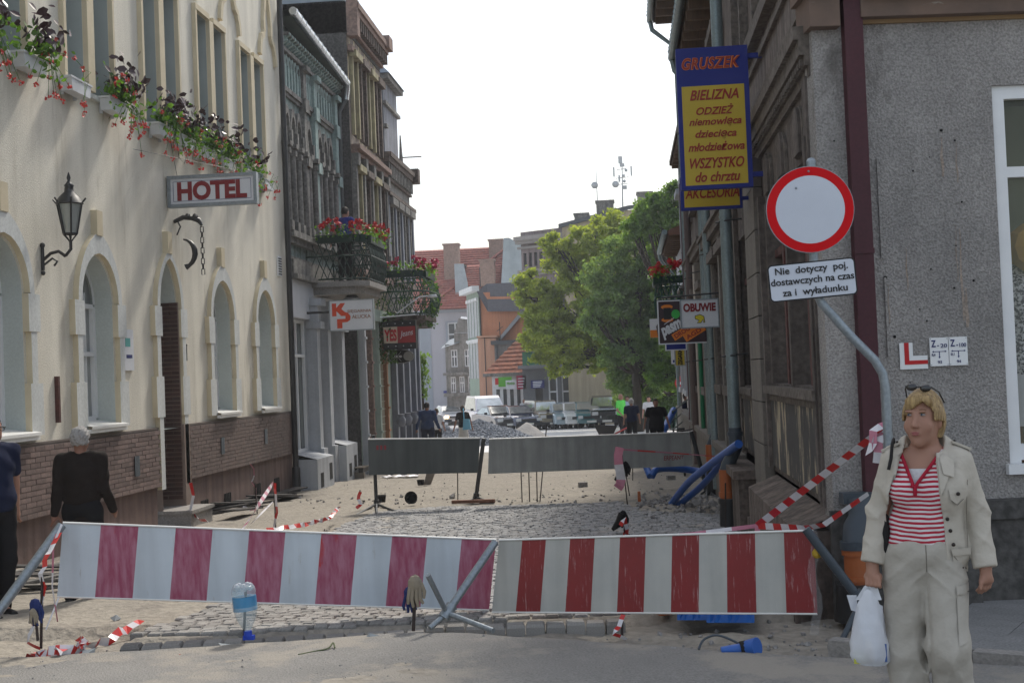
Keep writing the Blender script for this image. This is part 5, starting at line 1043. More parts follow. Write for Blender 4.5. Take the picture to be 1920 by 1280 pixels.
# big building behind the trees
bb=root('tall_cornice_building','x' and (-2.5,76,gz(76)),'tall brown-grey building with heavy cornice and side gable, mostly behind the trees','building')
Fb=frame((-6.15,78.5,0),Vector((2.65,-1.6,0)),(0,0,1))
m_bb=mat('mauve_brown_render',(.24,.20,.20),(.17,.14,.14),sc=.8,rough=.9,streak=.25)
b=MB(Fb); L2=3.1; ops=[(u,u+.24,8.35,9.2,.15) for u in (.15,.55,.95,1.35,1.75,2.15,2.55)]+[(u,u+.6,4.4,6.4,.2) for u in (.3,1.3,2.3)]
wall(b,0,L2,2.1,10.5,ops,0,0,1); b.build('front_wall',[m_bb,m_dkgl],bb)
for i in range(3):
    u=.3+i; f=MB(Fb); winframe(f,u,u+.6,4.4,6.4,-.18,.07,.05,(.5,),(.6,)); f.box(u-.1,u,4.4,6.6,.002,.06); f.box(u+.6,u+.7,4.4,6.6,.002,.06); f.build('window_frame',m_gst,bb)
b=MB(Fb)
for y0,y1,w in ((9.95,10.2,.5),(9.75,9.95,.35),(9.45,9.6,.15),(7.95,8.15,.2),(7.8,7.9,.12)): b.box(-.2,L2,y0,y1,.002,w)
b.build('cornice',mat('grey_stone_far',(.3,.28,.27),(.2,.19,.18),sc=1,rough=.9),bb)
b=MB(); b.add([(-3.5,76.9,-3),(4.5,76.9,-3),(4.5,76.9,11.6),(.5,76.9,11.35),(-3.5,76.9,10.5)],[tuple(range(5))],0); b.add([(-3.5,76.91,-3),(-3.5,86,-3),(-3.5,86,10.5),(-3.5,76.91,10.5)],[(0,1,2,3)],0); b.build('gable_wall',[mat('ochre_grey_gable',(.40,.34,.24),(.30,.26,.19),sc=.7,rough=.95,streak=.15)],bb)
b=MB(); b.add([(-3.7,76.7,10.45),(.5,76.7,11.35),(4.5,76.7,11.6),(4.5,76.7,11.8),(.5,76.7,11.6),(-3.7,76.7,10.7)],[tuple(range(6))]); b.add([(-3.7,76.7,10.7),(.5,76.7,11.6),(.5,86,11.6),(-3.7,86,10.7)],[(0,1,2,3)]); b.build('roof',mat('dark_roof_felt',(.08,.09,.1)),bb)
for x0,x1,z0,z1 in ((-1.05-.35,-.35,10.9,12.0),(-2.75,-1.9,10.6,11.3),(1.1,2.0,11.3,12.4)):
    b=MB(); b.box(x0,x1,77.5,78.6,z0,z1); b.box(x0-.06,x1+.06,77.45,78.65,z1,z1+.1); b.build('chimney',m_gst,bb)
# antennas
m_pale=mat('pale_mast_paint',(.52,.54,.56),rough=.5)
p=onY(1121,400,79); q=onY(1117,305,79); t=root('radio_mast',(p.x,79,p.z-1),'slim radio mast with one white dish on the roof behind the trees','antenna')
b=MB(); b.tube([(p.x,79,p.z-1),(q.x,79,q.z)],[.05,.015],5); b.build('pole',m_pale,t); d=onY(1115,348,79); b=MB(); b.lathe([(.02,-.1),(.18,-.02),(.22,.05),(0,.06)],(d.x,78.9,d.z),10,axis=Matrix.Rotation(math.pi/2,3,'X')); b.build('dish',m_pale,t)
p=onY(1167,398,79); q=onY(1166,296,79); t=root('cell_antenna_mast',(p.x,79,p.z-1),'mobile phone mast crowded with white panel antennas and dishes above the trees','antenna')
b=MB(); b.tube([(p.x,79,p.z-1),(q.x,79,q.z)],[.06,.03],5)
for dy,wd in ((318,.5),(334,.7),(346,.6)): z=onY(1167,dy,79).z; b.tube([(p.x-wd/2,79,z),(p.x+wd*.7,79,z+.05)],.025,4)
b.build('pole',m_pale,t)
for dx,py,w,h in ((-.42,322,.1,.6),(.65,322,.1,.6),(0,300,.24,.42),(.1,310,.3,.2),(.15,330,.2,.14),(.2,352,.28,.22),(-.1,335,.12,.4)):
    z=onY(1167,py,79).z; b=MB(); b.box(p.x+dx-w/2,p.x+dx+w/2,78.85,79.0,z-h/2,z+h/2); b.build('panel_antenna',m_pale,t)
for dx,py,r_ in ((-.35,346,.22),(.2,341,.1),(.33,321,.1)):
    z=onY(1167,py,79).z; b=MB(); b.lathe([(.02,-.1),(r_*.9,-.02),(r_,.05),(0,.06)],(p.x+dx,78.8,z),10,axis=Matrix.Rotation(math.pi/2,3,'X')); b.build('dish',m_pale,t)
p=onY(1203,378,79); b=MB(); b.tube([(p.x+.2,79,p.z-.5),(p.x-.15,79,p.z+2.2)],.02,4); 
# green fence
fr=root('green_metal_fence',(1.8,63,gz(63)),'dark green sheet metal fence under the dark trees','fence'); mfg=mat('dark_green_fence',(.015,.075,.05),(.01,.05,.035),sc=3,rough=.6)
for k in range(22):
    x=.1+k*.17; b=MB(); b.box(x,x+.15,63,63.03,-1.15,.35+.02*(k%2)); b.build('fence_slat',mfg,fr)
# ---------------- trees ----------------
def tree(name,lb,x,y,H,clumps,m_leaf,n,s0,s1,trunk_h=3.5,droop=0):
    r_=root(name,(x,y,gz(y)),lb,'tree'); rg=np.random.default_rng(abs(int(x*100+y)))
    b=MB(); z0=gz(y)-.3; top=(x,y,z0+trunk_h)
    b.tube([(x,y,z0),(x+.05,y,z0+trunk_h*.5),top],[.28,.22,.18],9)
    for (cx,cy,cz,r) in clumps:
        mid=((x+cx)/2+.2,(y+cy)/2,(z0+trunk_h+cz)/2-.3); b.tube([top,mid,(cx,cy,cz)],[.13,.08,.03],6)
        for _ in range(5):
            d=Vector(rg.normal(size=3)).normalized()*r*.85; b.tube([mid,(cx+d.x*.5,cy+d.y*.5,cz+d.z*.4),(cx+d.x,cy+d.y,cz+d.z*.8)],[.05,.03,.01],4)
    b.build('trunk',mat('dark_bark',(.05,.04,.03),(.03,.025,.02),rough=.95),r_)
    # leaf sprays: sub-clumps on clump surfaces, small quads drooping
    tot=sum(c[3]**2 for c in clumps); C_=[];S_=[]
    for (cx,cy,cz,r) in clumps:
        m=int(n*r*r/tot); ns=max(10,int(22*r*r)); sd_=rg.normal(size=(ns,3)); sd_/=np.linalg.norm(sd_,axis=1)[:,None]; sd_*=(r*rg.uniform(.62,1.08,size=(ns,1)))*np.array([1,1,.8])
        sc_=sd_+np.array([cx,cy,cz]); k=rg.integers(0,ns,m); off=rg.normal(size=(m,3))*np.array([.21,.21,.13])*(.55+.25*r); C_.append(sc_[k]+off)
    C_=np.concatenate(C_); N=len(C_); s=rg.uniform(s0,s1,N)
    a=rg.normal(size=(N,3)); a[:,2]-=droop+.3; a/=np.linalg.norm(a,axis=1)[:,None]; t=rg.normal(size=(N,3)); t[:,2]*=.5; bb_=np.cross(a,t); bb_/=np.linalg.norm(bb_,axis=1)[:,None]
    P=np.stack([C_-a*s[:,None]*.9,C_+bb_*s[:,None]*.42,C_+a*s[:,None]*.9,C_-bb_*s[:,None]*.42],1).reshape(-1,3)-np.array(WL[r_.name])
    me=bpy.data.meshes.new('crown'); me.vertices.add(4*N); me.vertices.foreach_set('co',P.astype(np.float32).ravel()); me.loops.add(4*N); me.loops.foreach_set('vertex_index',np.arange(4*N,dtype=np.int32)); me.polygons.add(N); me.polygons.foreach_set('loop_start',np.arange(0,4*N,4,dtype=np.int32)); me.polygons.foreach_set('loop_total',np.full(N,4,dtype=np.int32)); me.update(); me.validate()
    me.materials.append(m_leaf); o=bpy.data.objects.new('crown',me); COL.objects.link(o); o.parent=r_; return r_
def cl(Y,L): # pixel clumps -> world
    out=[]
    for (px_,py_,rp,dy) in L:
        c=onY(px_,py_,Y+dy); out.append((c.x,c.y,c.z,rp/2400*(Y+dy)))
    return out
ml1=leafmat('yellow_green_leaves',(.22,.285,.055),(.10,.145,.03)); ml2=leafmat('mid_green_leaves',(.11,.20,.05),(.04,.085,.025)); ml3=leafmat('silvery_green_leaves',(.14,.225,.10),(.045,.09,.04))
tree('robinia_tree','broad yellow-green tree reaching farthest left over the parked cars',0.1,66,9,cl(66,[(1000,640,24,0),(1045,455,30,0),(1010,560,42,0),(1060,500,45,1),(1120,450,48,0),(1030,620,45,-1),(1080,570,55,0),(1000,605,22,-1),(1150,430,40,1),(1110,520,50,2),(1060,640,40,-1),(1030,660,26,0),(1120,630,50,0),(985,520,20,0),(980,545,14,0),(1165,690,30,-1),(1020,655,30,0),(1055,688,26,0),(1105,672,34,0),(1090,650,30,1)]),ml1,46000,.09,.17,4.0)
tree('ash_tree','tall silvery-green tree in the middle, its dark lower crown above the green T-shirt man',.4,59,9,cl(59,[(1150,520,52,0),(1190,470,52,0),(1230,520,50,0),(1200,580,58,1),(1140,600,50,0),(1250,590,45,0),(1180,650,50,0),(1230,660,45,0),(1150,560,45,-1),(1110,590,32,-1),(1240,450,40,0),(1170,710,35,1),(1215,720,30,1),(1190,742,34,3),(1250,735,36,3),(1160,705,28,2),(1222,752,30,4),(1275,745,30,3),(1140,668,26,0)]),ml3,60000,.08,.15,3.0)
tree('maple_tree','bushy tree behind the right-hand houses with the highest top against the sky',2.3,56,9,cl(56,[(1230,400,38,0),(1255,370,26,0),(1275,420,30,0),(1265,480,40,1),(1270,550,40,1),(1262,640,40,1),(1250,700,36,2),(1285,700,30,2),(1215,420,24,0),(1275,360,18,0),(1190,430,22,0)]),ml2,44000,.08,.15,3.2)
# dark understorey behind
tree('hedge_bush','dense dark bush filling the shade behind the green fence',1.8,66,3,cl(66,[(1200,740,34,0),(1240,735,36,0),(1280,730,34,0),(1175,725,26,0),(1220,700,34,1),(1265,690,34,1)]),ml2,22000,.06,.1,1.0)
# small conifer on the left by the ant sign
l=root('street_conifer',(-6.6,41,gz(41)),'narrow dark green shrub on a slim trunk beyond the last left-hand house','shrub'); b=MB(); b.tube([(-6.6,41,-.9),(-6.58,41,2.0)],[.05,.03],6); b.build('trunk',mat('dark_bark',(.05,.04,.03)),l)
b=MB()
for z in np.linspace(1.2,2.5,16): leaves(b,30,lambda:(-6.58+random.gauss(0,.11),41+random.gauss(0,.13),z+random.gauss(0,.06)),.07,.16,0)
b.build('foliage',ml2,l)

# ---------------- cars ----------------
m_tyre=mat('tyre_rubber',(.02,.02,.02),rough=.85); m_rim=mat('alloy_rim',(.4,.4,.42),rough=.3,metal=.8); m_carg=mat('windscreen_glass',(.62,.66,.68),(.3,.34,.35),sc=1.3,rough=.08,spec=1,metal=.75)
m_lamp=mat('headlamp_glass',(.6,.62,.64),(.45,.47,.5),sc=20,rough=.1,spec=.9); m_bump=mat('dark_bumper_plastic',(.03,.03,.035),rough=.6); m_plate=mat('number_plate',(.7,.7,.68),rough=.5)
def carpaint(n,c): return mat(n,c,tuple(x*.92 for x in c),sc=2,rough=.22,spec=.7,coat=1.0)
def make_car(kind,paint,label,grp):
    r_=root('parked_car' if kind!='van' else 'parked_van',(0,0,0),label,'car' if kind!='van' else 'van',grp)
    # local: front at -y, x across ; profile in (y,z)
    dims={'sedan':(1.70,4.3,1.42),'hatch':(1.62,3.7,1.45),'jeep':(1.78,4.3,1.75),'van':(1.9,4.8,2.0)}[kind]; Wd,Ln,H=dims
    if kind=='sedan': side=[(-2.15,.35),(-2.13,.62),(-1.95,.80),(-1.05,.93),(1.45,.98),(2.05,.93),(2.13,.6),(2.1,.35)]; top=[(-1.05,.93),(-.30,1.36),(.1,1.42),(.75,1.40),(1.5,.98)]
    if kind=='hatch': side=[(-1.85,.35),(-1.83,.62),(-1.65,.84),(-.95,.97),(1.5,1.02),(1.82,.95),(1.85,.6),(1.8,.35)]; top=[(-.98,.97),(-.25,1.38),(.2,1.45),(1.1,1.42),(1.7,1.0)]
    if kind=='jeep': side=[(-2.12,.45),(-2.12,.85),(-2.05,1.02),(-.95,1.10),(1.9,1.12),(2.12,1.1),(2.12,.6),(2.1,.45)]; top=[(-.95,1.10),(-.5,1.66),(-.2,1.75),(1.8,1.75),(2.08,1.12)]
    if kind=='van': side=[(-2.4,.35),(-2.38,.7),(-2.2,.95),(-1.55,1.15),(2.35,1.2),(2.4,1.0),(2.4,.5),(2.35,.35)]; top=[(-1.6,1.15),(-.75,1.85),(-.4,1.98),(2.2,1.98),(2.38,1.2)]
    b=MB(); hw=Wd/2
    def loft(prof,xs):   # xs: list (x, inset in z/y)
        n=len(prof)
        b.smooth=False; o=[]
        for x,k in xs: o.append([(x,p[0]*(1-.035*k),p[1]-(.02*k if p[1]>.5 else 0)) for p in prof])
        V=[p for r__ in o for p in r__]; F_=[]
        for i in range(len(xs)-1):
            for j in range(n): F_.append((i*n+j,i*n+(j+1)%n,(i+1)*n+(j+1)%n,(i+1)*n+j))
        F_.append(tuple(range(n))[::-1]); F_.append(tuple(range((len(xs)-1)*n,len(xs)*n))); b.add(V,F_,0)
    loft(side,[(-hw,1.6),(-hw+.06,.5),(-hw+.25,0),(hw-.25,0),(hw-.06,.5),(hw,1.6)])
    n=len(top); tw=hw-.09; V=[]
    for sg in (-1,1):
        for (y,z) in top: f=(z-top[0][1])/(H-top[0][1]); V.append((sg*(tw-.17*f),y,z))
    b.add(V,[tuple(range(n))[::-1],tuple(range(n,2*n))]+[(j,j+1,n+j+1,n+j) for j in range(n-1)],0)
    b.build('body',paint,r_,world=False)
    g=MB()
    (y0,z0),(y1,z1)=top[0],top[1]; e=.012
    def sx(z): return tw-.17*(z-top[0][1])/(H-top[0][1])
    g.add([(-sx(z0)+.08,y0+.05,z0+.06+e),( sx(z0)-.08,y0+.05,z0+.06+e),(sx(z1)-.07,y1-.03,z1-.02+e),(-sx(z1)+.07,y1-.03,z1-.02+e)],[(0,1,2,3)]); g.v=[(x,y-.012,z+.008) for x,y,z in g.v]; g.build('windscreen',m_carg,r_,world=False)
    g=MB()
    zt=H-.12; zb=top[0][1]+.05
    for sg in (-1,1):
        q=[(sg*(sx(zb)+e),y0+.25,zb),(sg*(sx(zb)+e),top[-1][0]-.15,zb),(sg*(sx(zt)+e),top[-2][0]+.0,zt),(sg*(sx(zt)+e),y1+.15,zt)]; g.add(q,[(0,1,2,3)])
    g.build('side_window',m_carg,r_,world=False)
    fy=side[0][0]; 
    g=MB(); g.box(-.42,.42,fy-.03,fy+.02,.56 if kind!='jeep' else .7,.70 if kind!='jeep' else .92); g.build('grille',m_bump,r_,world=False)
    g=MB(); g.box(-hw+.1,hw-.1,fy-.06,fy+.04,.32,.50); g.build('bumper',paint if kind in('hatch','van') else m_bump,r_,world=False)
    for sg in (-1,1):
        g=MB(); g.box(min(sg*.47,sg*(hw-.1)),max(sg*.47,sg*(hw-.1)),fy-.035,fy+.05,.58 if kind!='jeep' else .74,.74 if kind!='jeep' else .92); g.build('headlight',m_lamp,r_,world=False)
        g=MB(); g.box(min(sg*hw,sg*(hw+.16)),max(sg*hw,sg*(hw+.16)),y0+.3,y0+.38,top[0][1]+.02,top[0][1]+.15); g.build('wing_mirror',m_bump,r_,world=False)
    g=MB(); g.box(-.26,.26,fy-.075,fy-.06,.36,.47); g.build('number_plate',m_plate,r_,world=False)
    for sx_ in (-1,1):
        for yy in (side[0][0]+.75,side[-1][0]-.75):
            A=Matrix.Rotation(math.pi/2,3,'Y'); w=MB(); rr_=.31 if kind!='jeep' else .38
            w.lathe([(rr_*.6,-.1),(rr_,-.1),(rr_,.1),(rr_*.6,.1)],(sx_*(hw-.09),yy,rr_),16,axis=A); wo=w.build('wheel',m_tyre,r_,world=False)
            w=MB(); w.lathe([(0,-.105),(rr_*.62,-.105),(rr_*.62,.105),(0,.105)],(sx_*(hw-.085),yy,rr_),10,axis=A); w.build('rim',m_rim,wo,world=False)
    return r_
PA={'white':carpaint('white_car_paint',(.75,.76,.78)),'gold':carpaint('beige_gold_car_paint',(.24,.20,.14)),'dark':carpaint('dark_grey_car_paint',(.05,.05,.06)),'navy':carpaint('navy_car_paint',(.03,.045,.10)),'blue':carpaint('pale_blue_car_paint',(.33,.42,.48)),'teal':carpaint('teal_car_paint',(.05,.17,.2)),'black':carpaint('black_green_car_paint',(.012,.016,.016)),'silver':carpaint('silver_car_paint',(.45,.46,.47)),'lil':carpaint('pearl_white_van_paint',(.62,.62,.72))}
cars=[('jeep','black',1133,801,'black off-road car, nearest and rightmost of the parked row',.0,1.0),('hatch','teal',1099,802,'teal hatchback half hidden behind the black off-road car',.1,1),('hatch','white',1075,802,'white hatchback squeezed between the teal and the pale blue car',.15,1),('hatch','blue',1053,803,'pale blue hatchback next to the beige-gold car',.2,1),('jeep','gold',1020,802,'beige-gold estate car left of the pale blue hatchback',.25,.92),('sedan','navy',970,797,'navy saloon behind the grey sand heap',.3,.97),('sedan','dark',933,795,'dark grey saloon right of the white van',.35,1),
('sedan','white',842,797,'white car with a glowing headlight behind the two pedestrians',.25,1.05),('hatch','silver',862,778,'silver car partly hidden left of the white van',.2,1),('sedan','white',822,772,'small white car beside the lorry',.3,1.0)]
protos={}
for kind,colr,px_,py_,lb,rz,scl in cars:
    if kind not in protos: o=make_car(kind,PA[colr],lb,'cars parked at the end of the street'); protos[kind]=o; base=PA[colr]; protos[kind+'p']=base
    else:
        o=copy_tree(protos[kind]); o['label']=lb
        for ch in [x for x in bpy.data.objects if x.parent==o and x.type=='MESH']:
            if ch.data.materials[0]==protos[kind+'p']: ch.material_slots[0].link='OBJECT'; ch.material_slots[0].material=PA[colr]
    g=gr(px_,py_)
    if px_>900: g=onY(px_,py_,71.4 if kind=='jeep' else 71.0)
    o.location=(g.x,g.y,gz(g.y)); o.rotation_euler=(0,0,rz+.1); o.scale=(scl,scl,scl)
g=onY(908,797,73.5); v=make_car('van',PA['lil'],'pearl white van with dark grille between the silver and dark grey cars',None); v.location=(g.x,g.y+1,gz(g.y)); v.rotation_euler=(0,0,.3)
lampon=mat('lit_headlamp',(1,.8,.45)); n=lampon.node_tree.nodes['Principled BSDF']; n.inputs['Emission Color'].default_value=(1,.72,.35,1); n.inputs['Emission Strength'].default_value=6
wc=[o for o in bpy.data.objects if o.get('label','').startswith('white car with a glowing')][0]
hl=[x for x in bpy.data.objects if x.parent==wc and x.name.startswith('headlight')]
hl[0].material_slots[0].link='OBJECT'; hl[0].material_slots[0].material=lampon
# lorry
g=gr(788,792); t=root('lorry',(g.x,g.y+6,gz(g.y)),'white lorry with box body, cab facing the street, far left behind the shrub','lorry'); x,y,z=g.x,g.y+6,gz(g.y)
b=MB(); b.box(x-1.1,x+1.1,y+1.5,y+6,z+.9,z+3.1); b.build('box_body',m_winw,t); b=MB(); b.box(x-1.0,x+.95,y,y+1.45,z+.5,z+2.2); b.build('cab',m_winw,t)
b=MB(); b.box(x-.85,x+.8,y-.02,y-.005,z+1.35,z+2.05); b.build('windscreen',m_carg,t); b=MB(); b.box(x-1.0,x+.95,y-.06,y-.01,z+.4,z+.7); b.build('bumper',m_bump,t)
for sx_ in (-.9,.85):
    b=MB(); b.lathe([(0,-.12),(.42,-.12),(.42,.12),(0,.12)],(x+sx_,y+.8,z+.42),14,axis=Matrix.Rotation(math.pi/2,3,'Y')); b.build('wheel',m_tyre,t)
# no-entry sign on right
Y=50; c=onY(1279,718,Y); t=root('no_entry_sign',(c.x+.2,Y+.1,gz(Y)),'round red no-entry sign with white bar on a grey post at the far right kerb','traffic sign'); M=SF(Y)
b=MB(M); b.lathe([(0,-.02),(.28,-.02),(.28,0),(0,.001)],(c.x,c.z,0),24); b.build('red_disc',m_red,t); b=MB(M); b.box(c.x-.22,c.x+.22,c.z-.05,c.z+.05,.001,.006); b.build('white_bar',m_signw,t)
b=MB(); b.tube([(c.x+.22,Y+.06,gz(Y)-.1),(c.x+.2,Y+.06,c.z+1.3)],.05,8); b.build('pole',m_steel,t)
# ================= GROUND =================
def hn(x,y,s=1.0,o=0): return mn.noise(Vector((x*s+o,y*s,o)))
def pts_gr(L): return [gr(*p) for p in L]
COB=[(g.x,g.y) for g in pts_gr([(232,1192),(330,1160),(430,1122),(470,1090),(560,1030),(640,985),(705,958),(900,943),(1160,938),(1215,957),(1385,965),(1418,985),(1440,1060),(1448,1110),(1300,1128),(1170,1150),(980,1158),(800,1166),(600,1176),(420,1188)])]
def inpoly(x,y,P):
    c=False; n=len(P); j=n-1
    for i in range(n):
        if (P[i][1]>y)!=(P[j][1]>y) and x<(P[j][0]-P[i][0])*(y-P[i][1])/(P[j][1]-P[i][1])+P[i][0]: c=not c
        j=i
    return c
EDGE=sorted([(g.x,g.y) for g in pts_gr([(-200,1246),(0,1236),(170,1227),(420,1212),(600,1200),(720,1190),(850,1188),(1100,1204),(1400,1225),(1560,1236),(1950,1252),(2400,1270)])])
def edge(x):
    if x<=EDGE[0][0]: return EDGE[0][1]
    for (a,b),(c,d) in zip(EDGE,EDGE[1:]):
        if x<=c: return b+(d-b)*(x-a)/(c-a)
    return EDGE[-1][1]
m_sand=mat('dusty_sand',(.315,.285,.24),(.24,.218,.188),sc=1.1,rough=.95,bump=1.6,bsc=14,speck=.14,contrast=.3,dirt=((.20,.18,.16),1.6,.57))
m_asph=mat('dusty_asphalt',(.265,.255,.24),(.19,.185,.178),sc=.9,rough=.9,bump=.9,bsc=70,speck=.16,contrast=.22,dirt=((.31,.285,.25),.9,.50,(1,.8,1)))
m_pave=mat('pale_square_paving',(.66,.64,.62),(.55,.53,.52),sc=.7,rough=.85,speck=.1,bsc=4)
m_sett=mat('granite_sett',(.30,.29,.275),(.20,.19,.18),sc=16,rough=.8,rnd=.22,speck=.12,bsc=70,bump=.4)
m_settm=mat('granite_sett_field',(.35,.35,.355),(.22,.215,.21),sc=7.5,rough=.85,speck=.22,bsc=38,contrast=.12,bump=.4,bd=.01,dirt=((.38,.34,.29),1.3,.60))
def gzz(x,y):
    z=gz(y)
    if 6<y<34 and -8<x<4:
        if inpoly(x,y,COB): z-=.026
        elif y<9.95 and y>edge(x)-.05: z-=.07*min(1,(y-edge(x))/.25+.2)+.02; z+=.035*hn(x,y,2.2)+.02*hn(x,y,7)
        else: z+=.03*hn(x,y,.8)+.015*hn(x,y,3.1)+.008*hn(x,y,9)
        if x>.2 and 9.2<y<10.4: z+=.05*max(0,hn(x,y,1.7,3)+.3)
    return z
xs=sorted(set(list(np.round(np.arange(-7.4,3.2,.085),3))+[-90,-60,-40,-25,-16,-11,-9,-8,4,5,7,10,16,25,40,60,90]))
ys=sorted(set(list(np.round(np.arange(7.2,13,.07),3))+list(np.round(np.arange(13,30,.16),3))+[-10,-5,0,3,5,6,32,35,38,42,46,52,60,70,80,95,110,130,170,240,400,700]))
v=[(float(x),float(y),gzz(float(x),float(y)) if y<200 else gz(200)-.0*(y-200)) for y in ys for x in xs]; nx=len(xs)
f=[(j*nx+i,j*nx+i+1,(j+1)*nx+i+1,(j+1)*nx+i) for j in range(len(ys)-1) for i in range(nx-1)]
me=bpy.data.meshes.new('sand_ground'); me.from_pydata(v,[],f); me.materials.append(m_sand); me.polygons.foreach_set('use_smooth',[True]*len(f)); o=bpy.data.objects.new('sand_ground',me); COL.objects.link(o); o['kind']='structure'
b=MB(); xr=[-40,-20,-10,-7]+list(np.arange(-6.5,4.2,.12))+[6,10,20,40]
for a,c in zip(xr,xr[1:]):
    e0,e1=edge(a)+.05*hn(a,0,3)+.02*hn(a,0,11),edge(c)+.05*hn(c,0,3)+.02*hn(c,0,11)
    b.add([(a,-10,.004),(c,-10,.004),(c,5,.004),(a,5,.004),(c,e1-.4,gz(e1-.4)+.02),(a,e0-.4,gz(e0-.4)+.02),(c,e1,gz(e1)+.012),(a,e0,gz(e0)+.012),(c,e1+.02,gz(e1)-.1),(a,e0+.02,gz(e0)-.1)],[(0,1,2,3),(3,2,4,5),(5,4,6,7),(7,6,8,9)])
o=b.build('asphalt_road',m_asph); o['kind']='structure'
b=MB()
for (y0,y1) in ((42,60),(60,80),(80,110),(110,200)): b.add([(-60,y0,gz(y0)+.01),(40,y0,gz(y0)+.01),(40,y1,gz(y1)+.01),(-60,y1,gz(y1)+.01)],[(0,1,2,3)])
b.box(-60,40,41.8,42,gz(42)-.2,gz(42)+.012); o=b.build('paved_square',m_pave); o['kind']='structure'
# setts
cob=bpy.data.objects.new('cobbled_roadbed',None); COL.objects.link(cob); cob['kind']='structure'; WL[cob.name]=Vector((0,0,0))
def settmesh(i):
    r=random.Random(i); h=.0545; q=MB(); t=.012
    c=[(-h*r.uniform(.9,1),-h*r.uniform(.9,1)),(h*r.uniform(.9,1),-h*r.uniform(.9,1)),(h*r.uniform(.9,1),h*r.uniform(.9,1)),(-h*r.uniform(.9,1),h*r.uniform(.9,1))]
    q.add([(x,y,-.07) for x,y in c]+[(x,y,-.012) for x,y in c]+[(x*.86,y*.86,0+r.uniform(-.003,.003)) for x,y in c],[(0,1,5,4),(1,2,6,5),(2,3,7,6),(3,0,4,7),(4,5,9,8),(5,6,10,9),(6,7,11,10),(7,4,8,11),(8,9,10,11)]); return q
sm=[settmesh(i) for i in range(8)]; sme=[]
for q in sm: me=bpy.data.meshes.new('sett'); me.from_pydata(q.v,[],q.f); me.materials.append(m_sett); sme.append(me)
cand=[]
y=9.5; row=0
while y<20.6:
    x=-5.4+(.055 if row%2 else 0)
    while x<1.6:
        xx=x+random.uniform(-.008,.008); yy=y+.12*math.sin(x*1.3)+.04*math.sin(x*3.1)+random.uniform(-.008,.008)
        if inpoly(xx,yy,COB) and inpoly(xx+.05,yy-.06,COB): cand.append((yy,xx))
        x+=.112*random.uniform(.96,1.06)
    y+=.112; row+=1
# those that show largest and are not hidden behind the boards
def seen(c):
    p=Vector((c[1],c[0],gz(c[0])))-CAM; zc=p.dot(_f); py=640-FPX*p.dot(_u)/zc; px_=960+FPX*p.dot(_r)/zc
    return (py>1120+ (px_-107)*.032 and px_<925) or (py>1150 and px_<1175) or (py<985 and px_<930 and False)
cand.sort(); near=[c for c in cand if seen(c)]; rest=[c for c in cand if not seen(c)]
extra=near[290:]; near=near[:290]; rest+=extra
for yy,xx in near: 
    o=inst(sme[random.randrange(8)],'sett',cob,(xx,yy,gz(yy)+random.uniform(-.004,.006)),(random.uniform(-.05,.05),random.uniform(-.05,.05),random.uniform(-.12,.12)))
b=MB()
for yy,xx in rest:
    q=sm[random.randrange(8)]; R=Matrix.Translation((xx,yy,gz(yy)+random.uniform(-.006,.007)))@Matrix.Rotation(random.uniform(-.12,.12),4,'Z')@Matrix.Rotation(random.uniform(-.07,.07),4,'X'); b.add([R@Vector(p) for p in q.v],q.f)
o=b.build('sett_field',m_settm,cob); o['kind']='stuff'
# two dark gaps along the street & edging setts
kb=MB(); kq=[]
def kerbsetts(a,c,n,dz,sc=1.0):
    A=gr(*a); Cc=gr(*c)
    for i in range(n):
        t=(i+.5)/n; x=A.x+(Cc.x-A.x)*t; y=A.y+(Cc.y-A.y)*t; kq.append((x,y,gz(y)+dz+random.uniform(-.008,.008),math.atan2(Cc.y-A.y,Cc.x-A.x)+random.uniform(-.05,.05),((Cc-A).length/n)*.93))
kerbsetts((232,1200),(800,1172),15,-.025); kerbsetts((800,1172),(1172,1158),10,.0)
me=bpy.data.meshes.new('kerb_sett'); q=MB(); h=.5; c=[(-h,-h),(h,-h),(h,h),(-h,h)]
q.add([(x,y,-1) for x,y in c]+[(x,y,-.14) for x,y in c]+[(x*.86,y*.82,0) for x,y in c],[(0,1,5,4),(1,2,6,5),(2,3,7,6),(3,0,4,7),(4,5,9,8),(5,6,10,9),(6,7,11,10),(7,4,8,11),(8,9,10,11)]); me.from_pydata(q.v,[],q.f); me.materials.append(m_sett)
for x,y,z,r_,w in kq: inst(me,'kerb_sett',cob,(x,y-.05,z),(0,0,r_),(w,.15,.16))
# loose stones and rubble
stone=mat('rubble_stone',(.30,.29,.28),(.19,.18,.175),sc=8,rough=.95,speck=.2,bsc=30)
b=MB()
def scat(n,f,r0,r1):
    for _ in range(n):
        p=f(); x,y=p.x,p.y; b.rock((x,y,gzz(x,y)+random.uniform(0,.01)),random.uniform(r0,r1))
scat(260,lambda:gr(random.uniform(1195,1385),random.gauss(945,9)),.02,.085)
scat(60,lambda:gr(random.uniform(170,1180),random.gauss(1190,8)),.008,.03)
scat(90,lambda:gr(random.uniform(1180,1560),random.gauss(1190,22)),.008,.035)
scat(70,lambda:gr(random.uniform(560,1160),random.gauss(938,4)),.02,.05)
scat(520,lambda:gr(random.uniform(0,1900),random.uniform(1195,1279)),.003,.011); scat(110,lambda:gr(random.uniform(560,1250),random.uniform(885,940)),.012,.03)
scat(60,lambda:gr(random.uniform(560,1250),random.uniform(900,1000)),.01,.03)
scat(30,lambda:gr(random.uniform(1360,1440),random.uniform(930,1000)),.02,.07)
o=b.build('loose_rubble',stone); tag(o,'loose grey rubble and pebbles scattered over the sand and setts','rubble',kind='stuff')
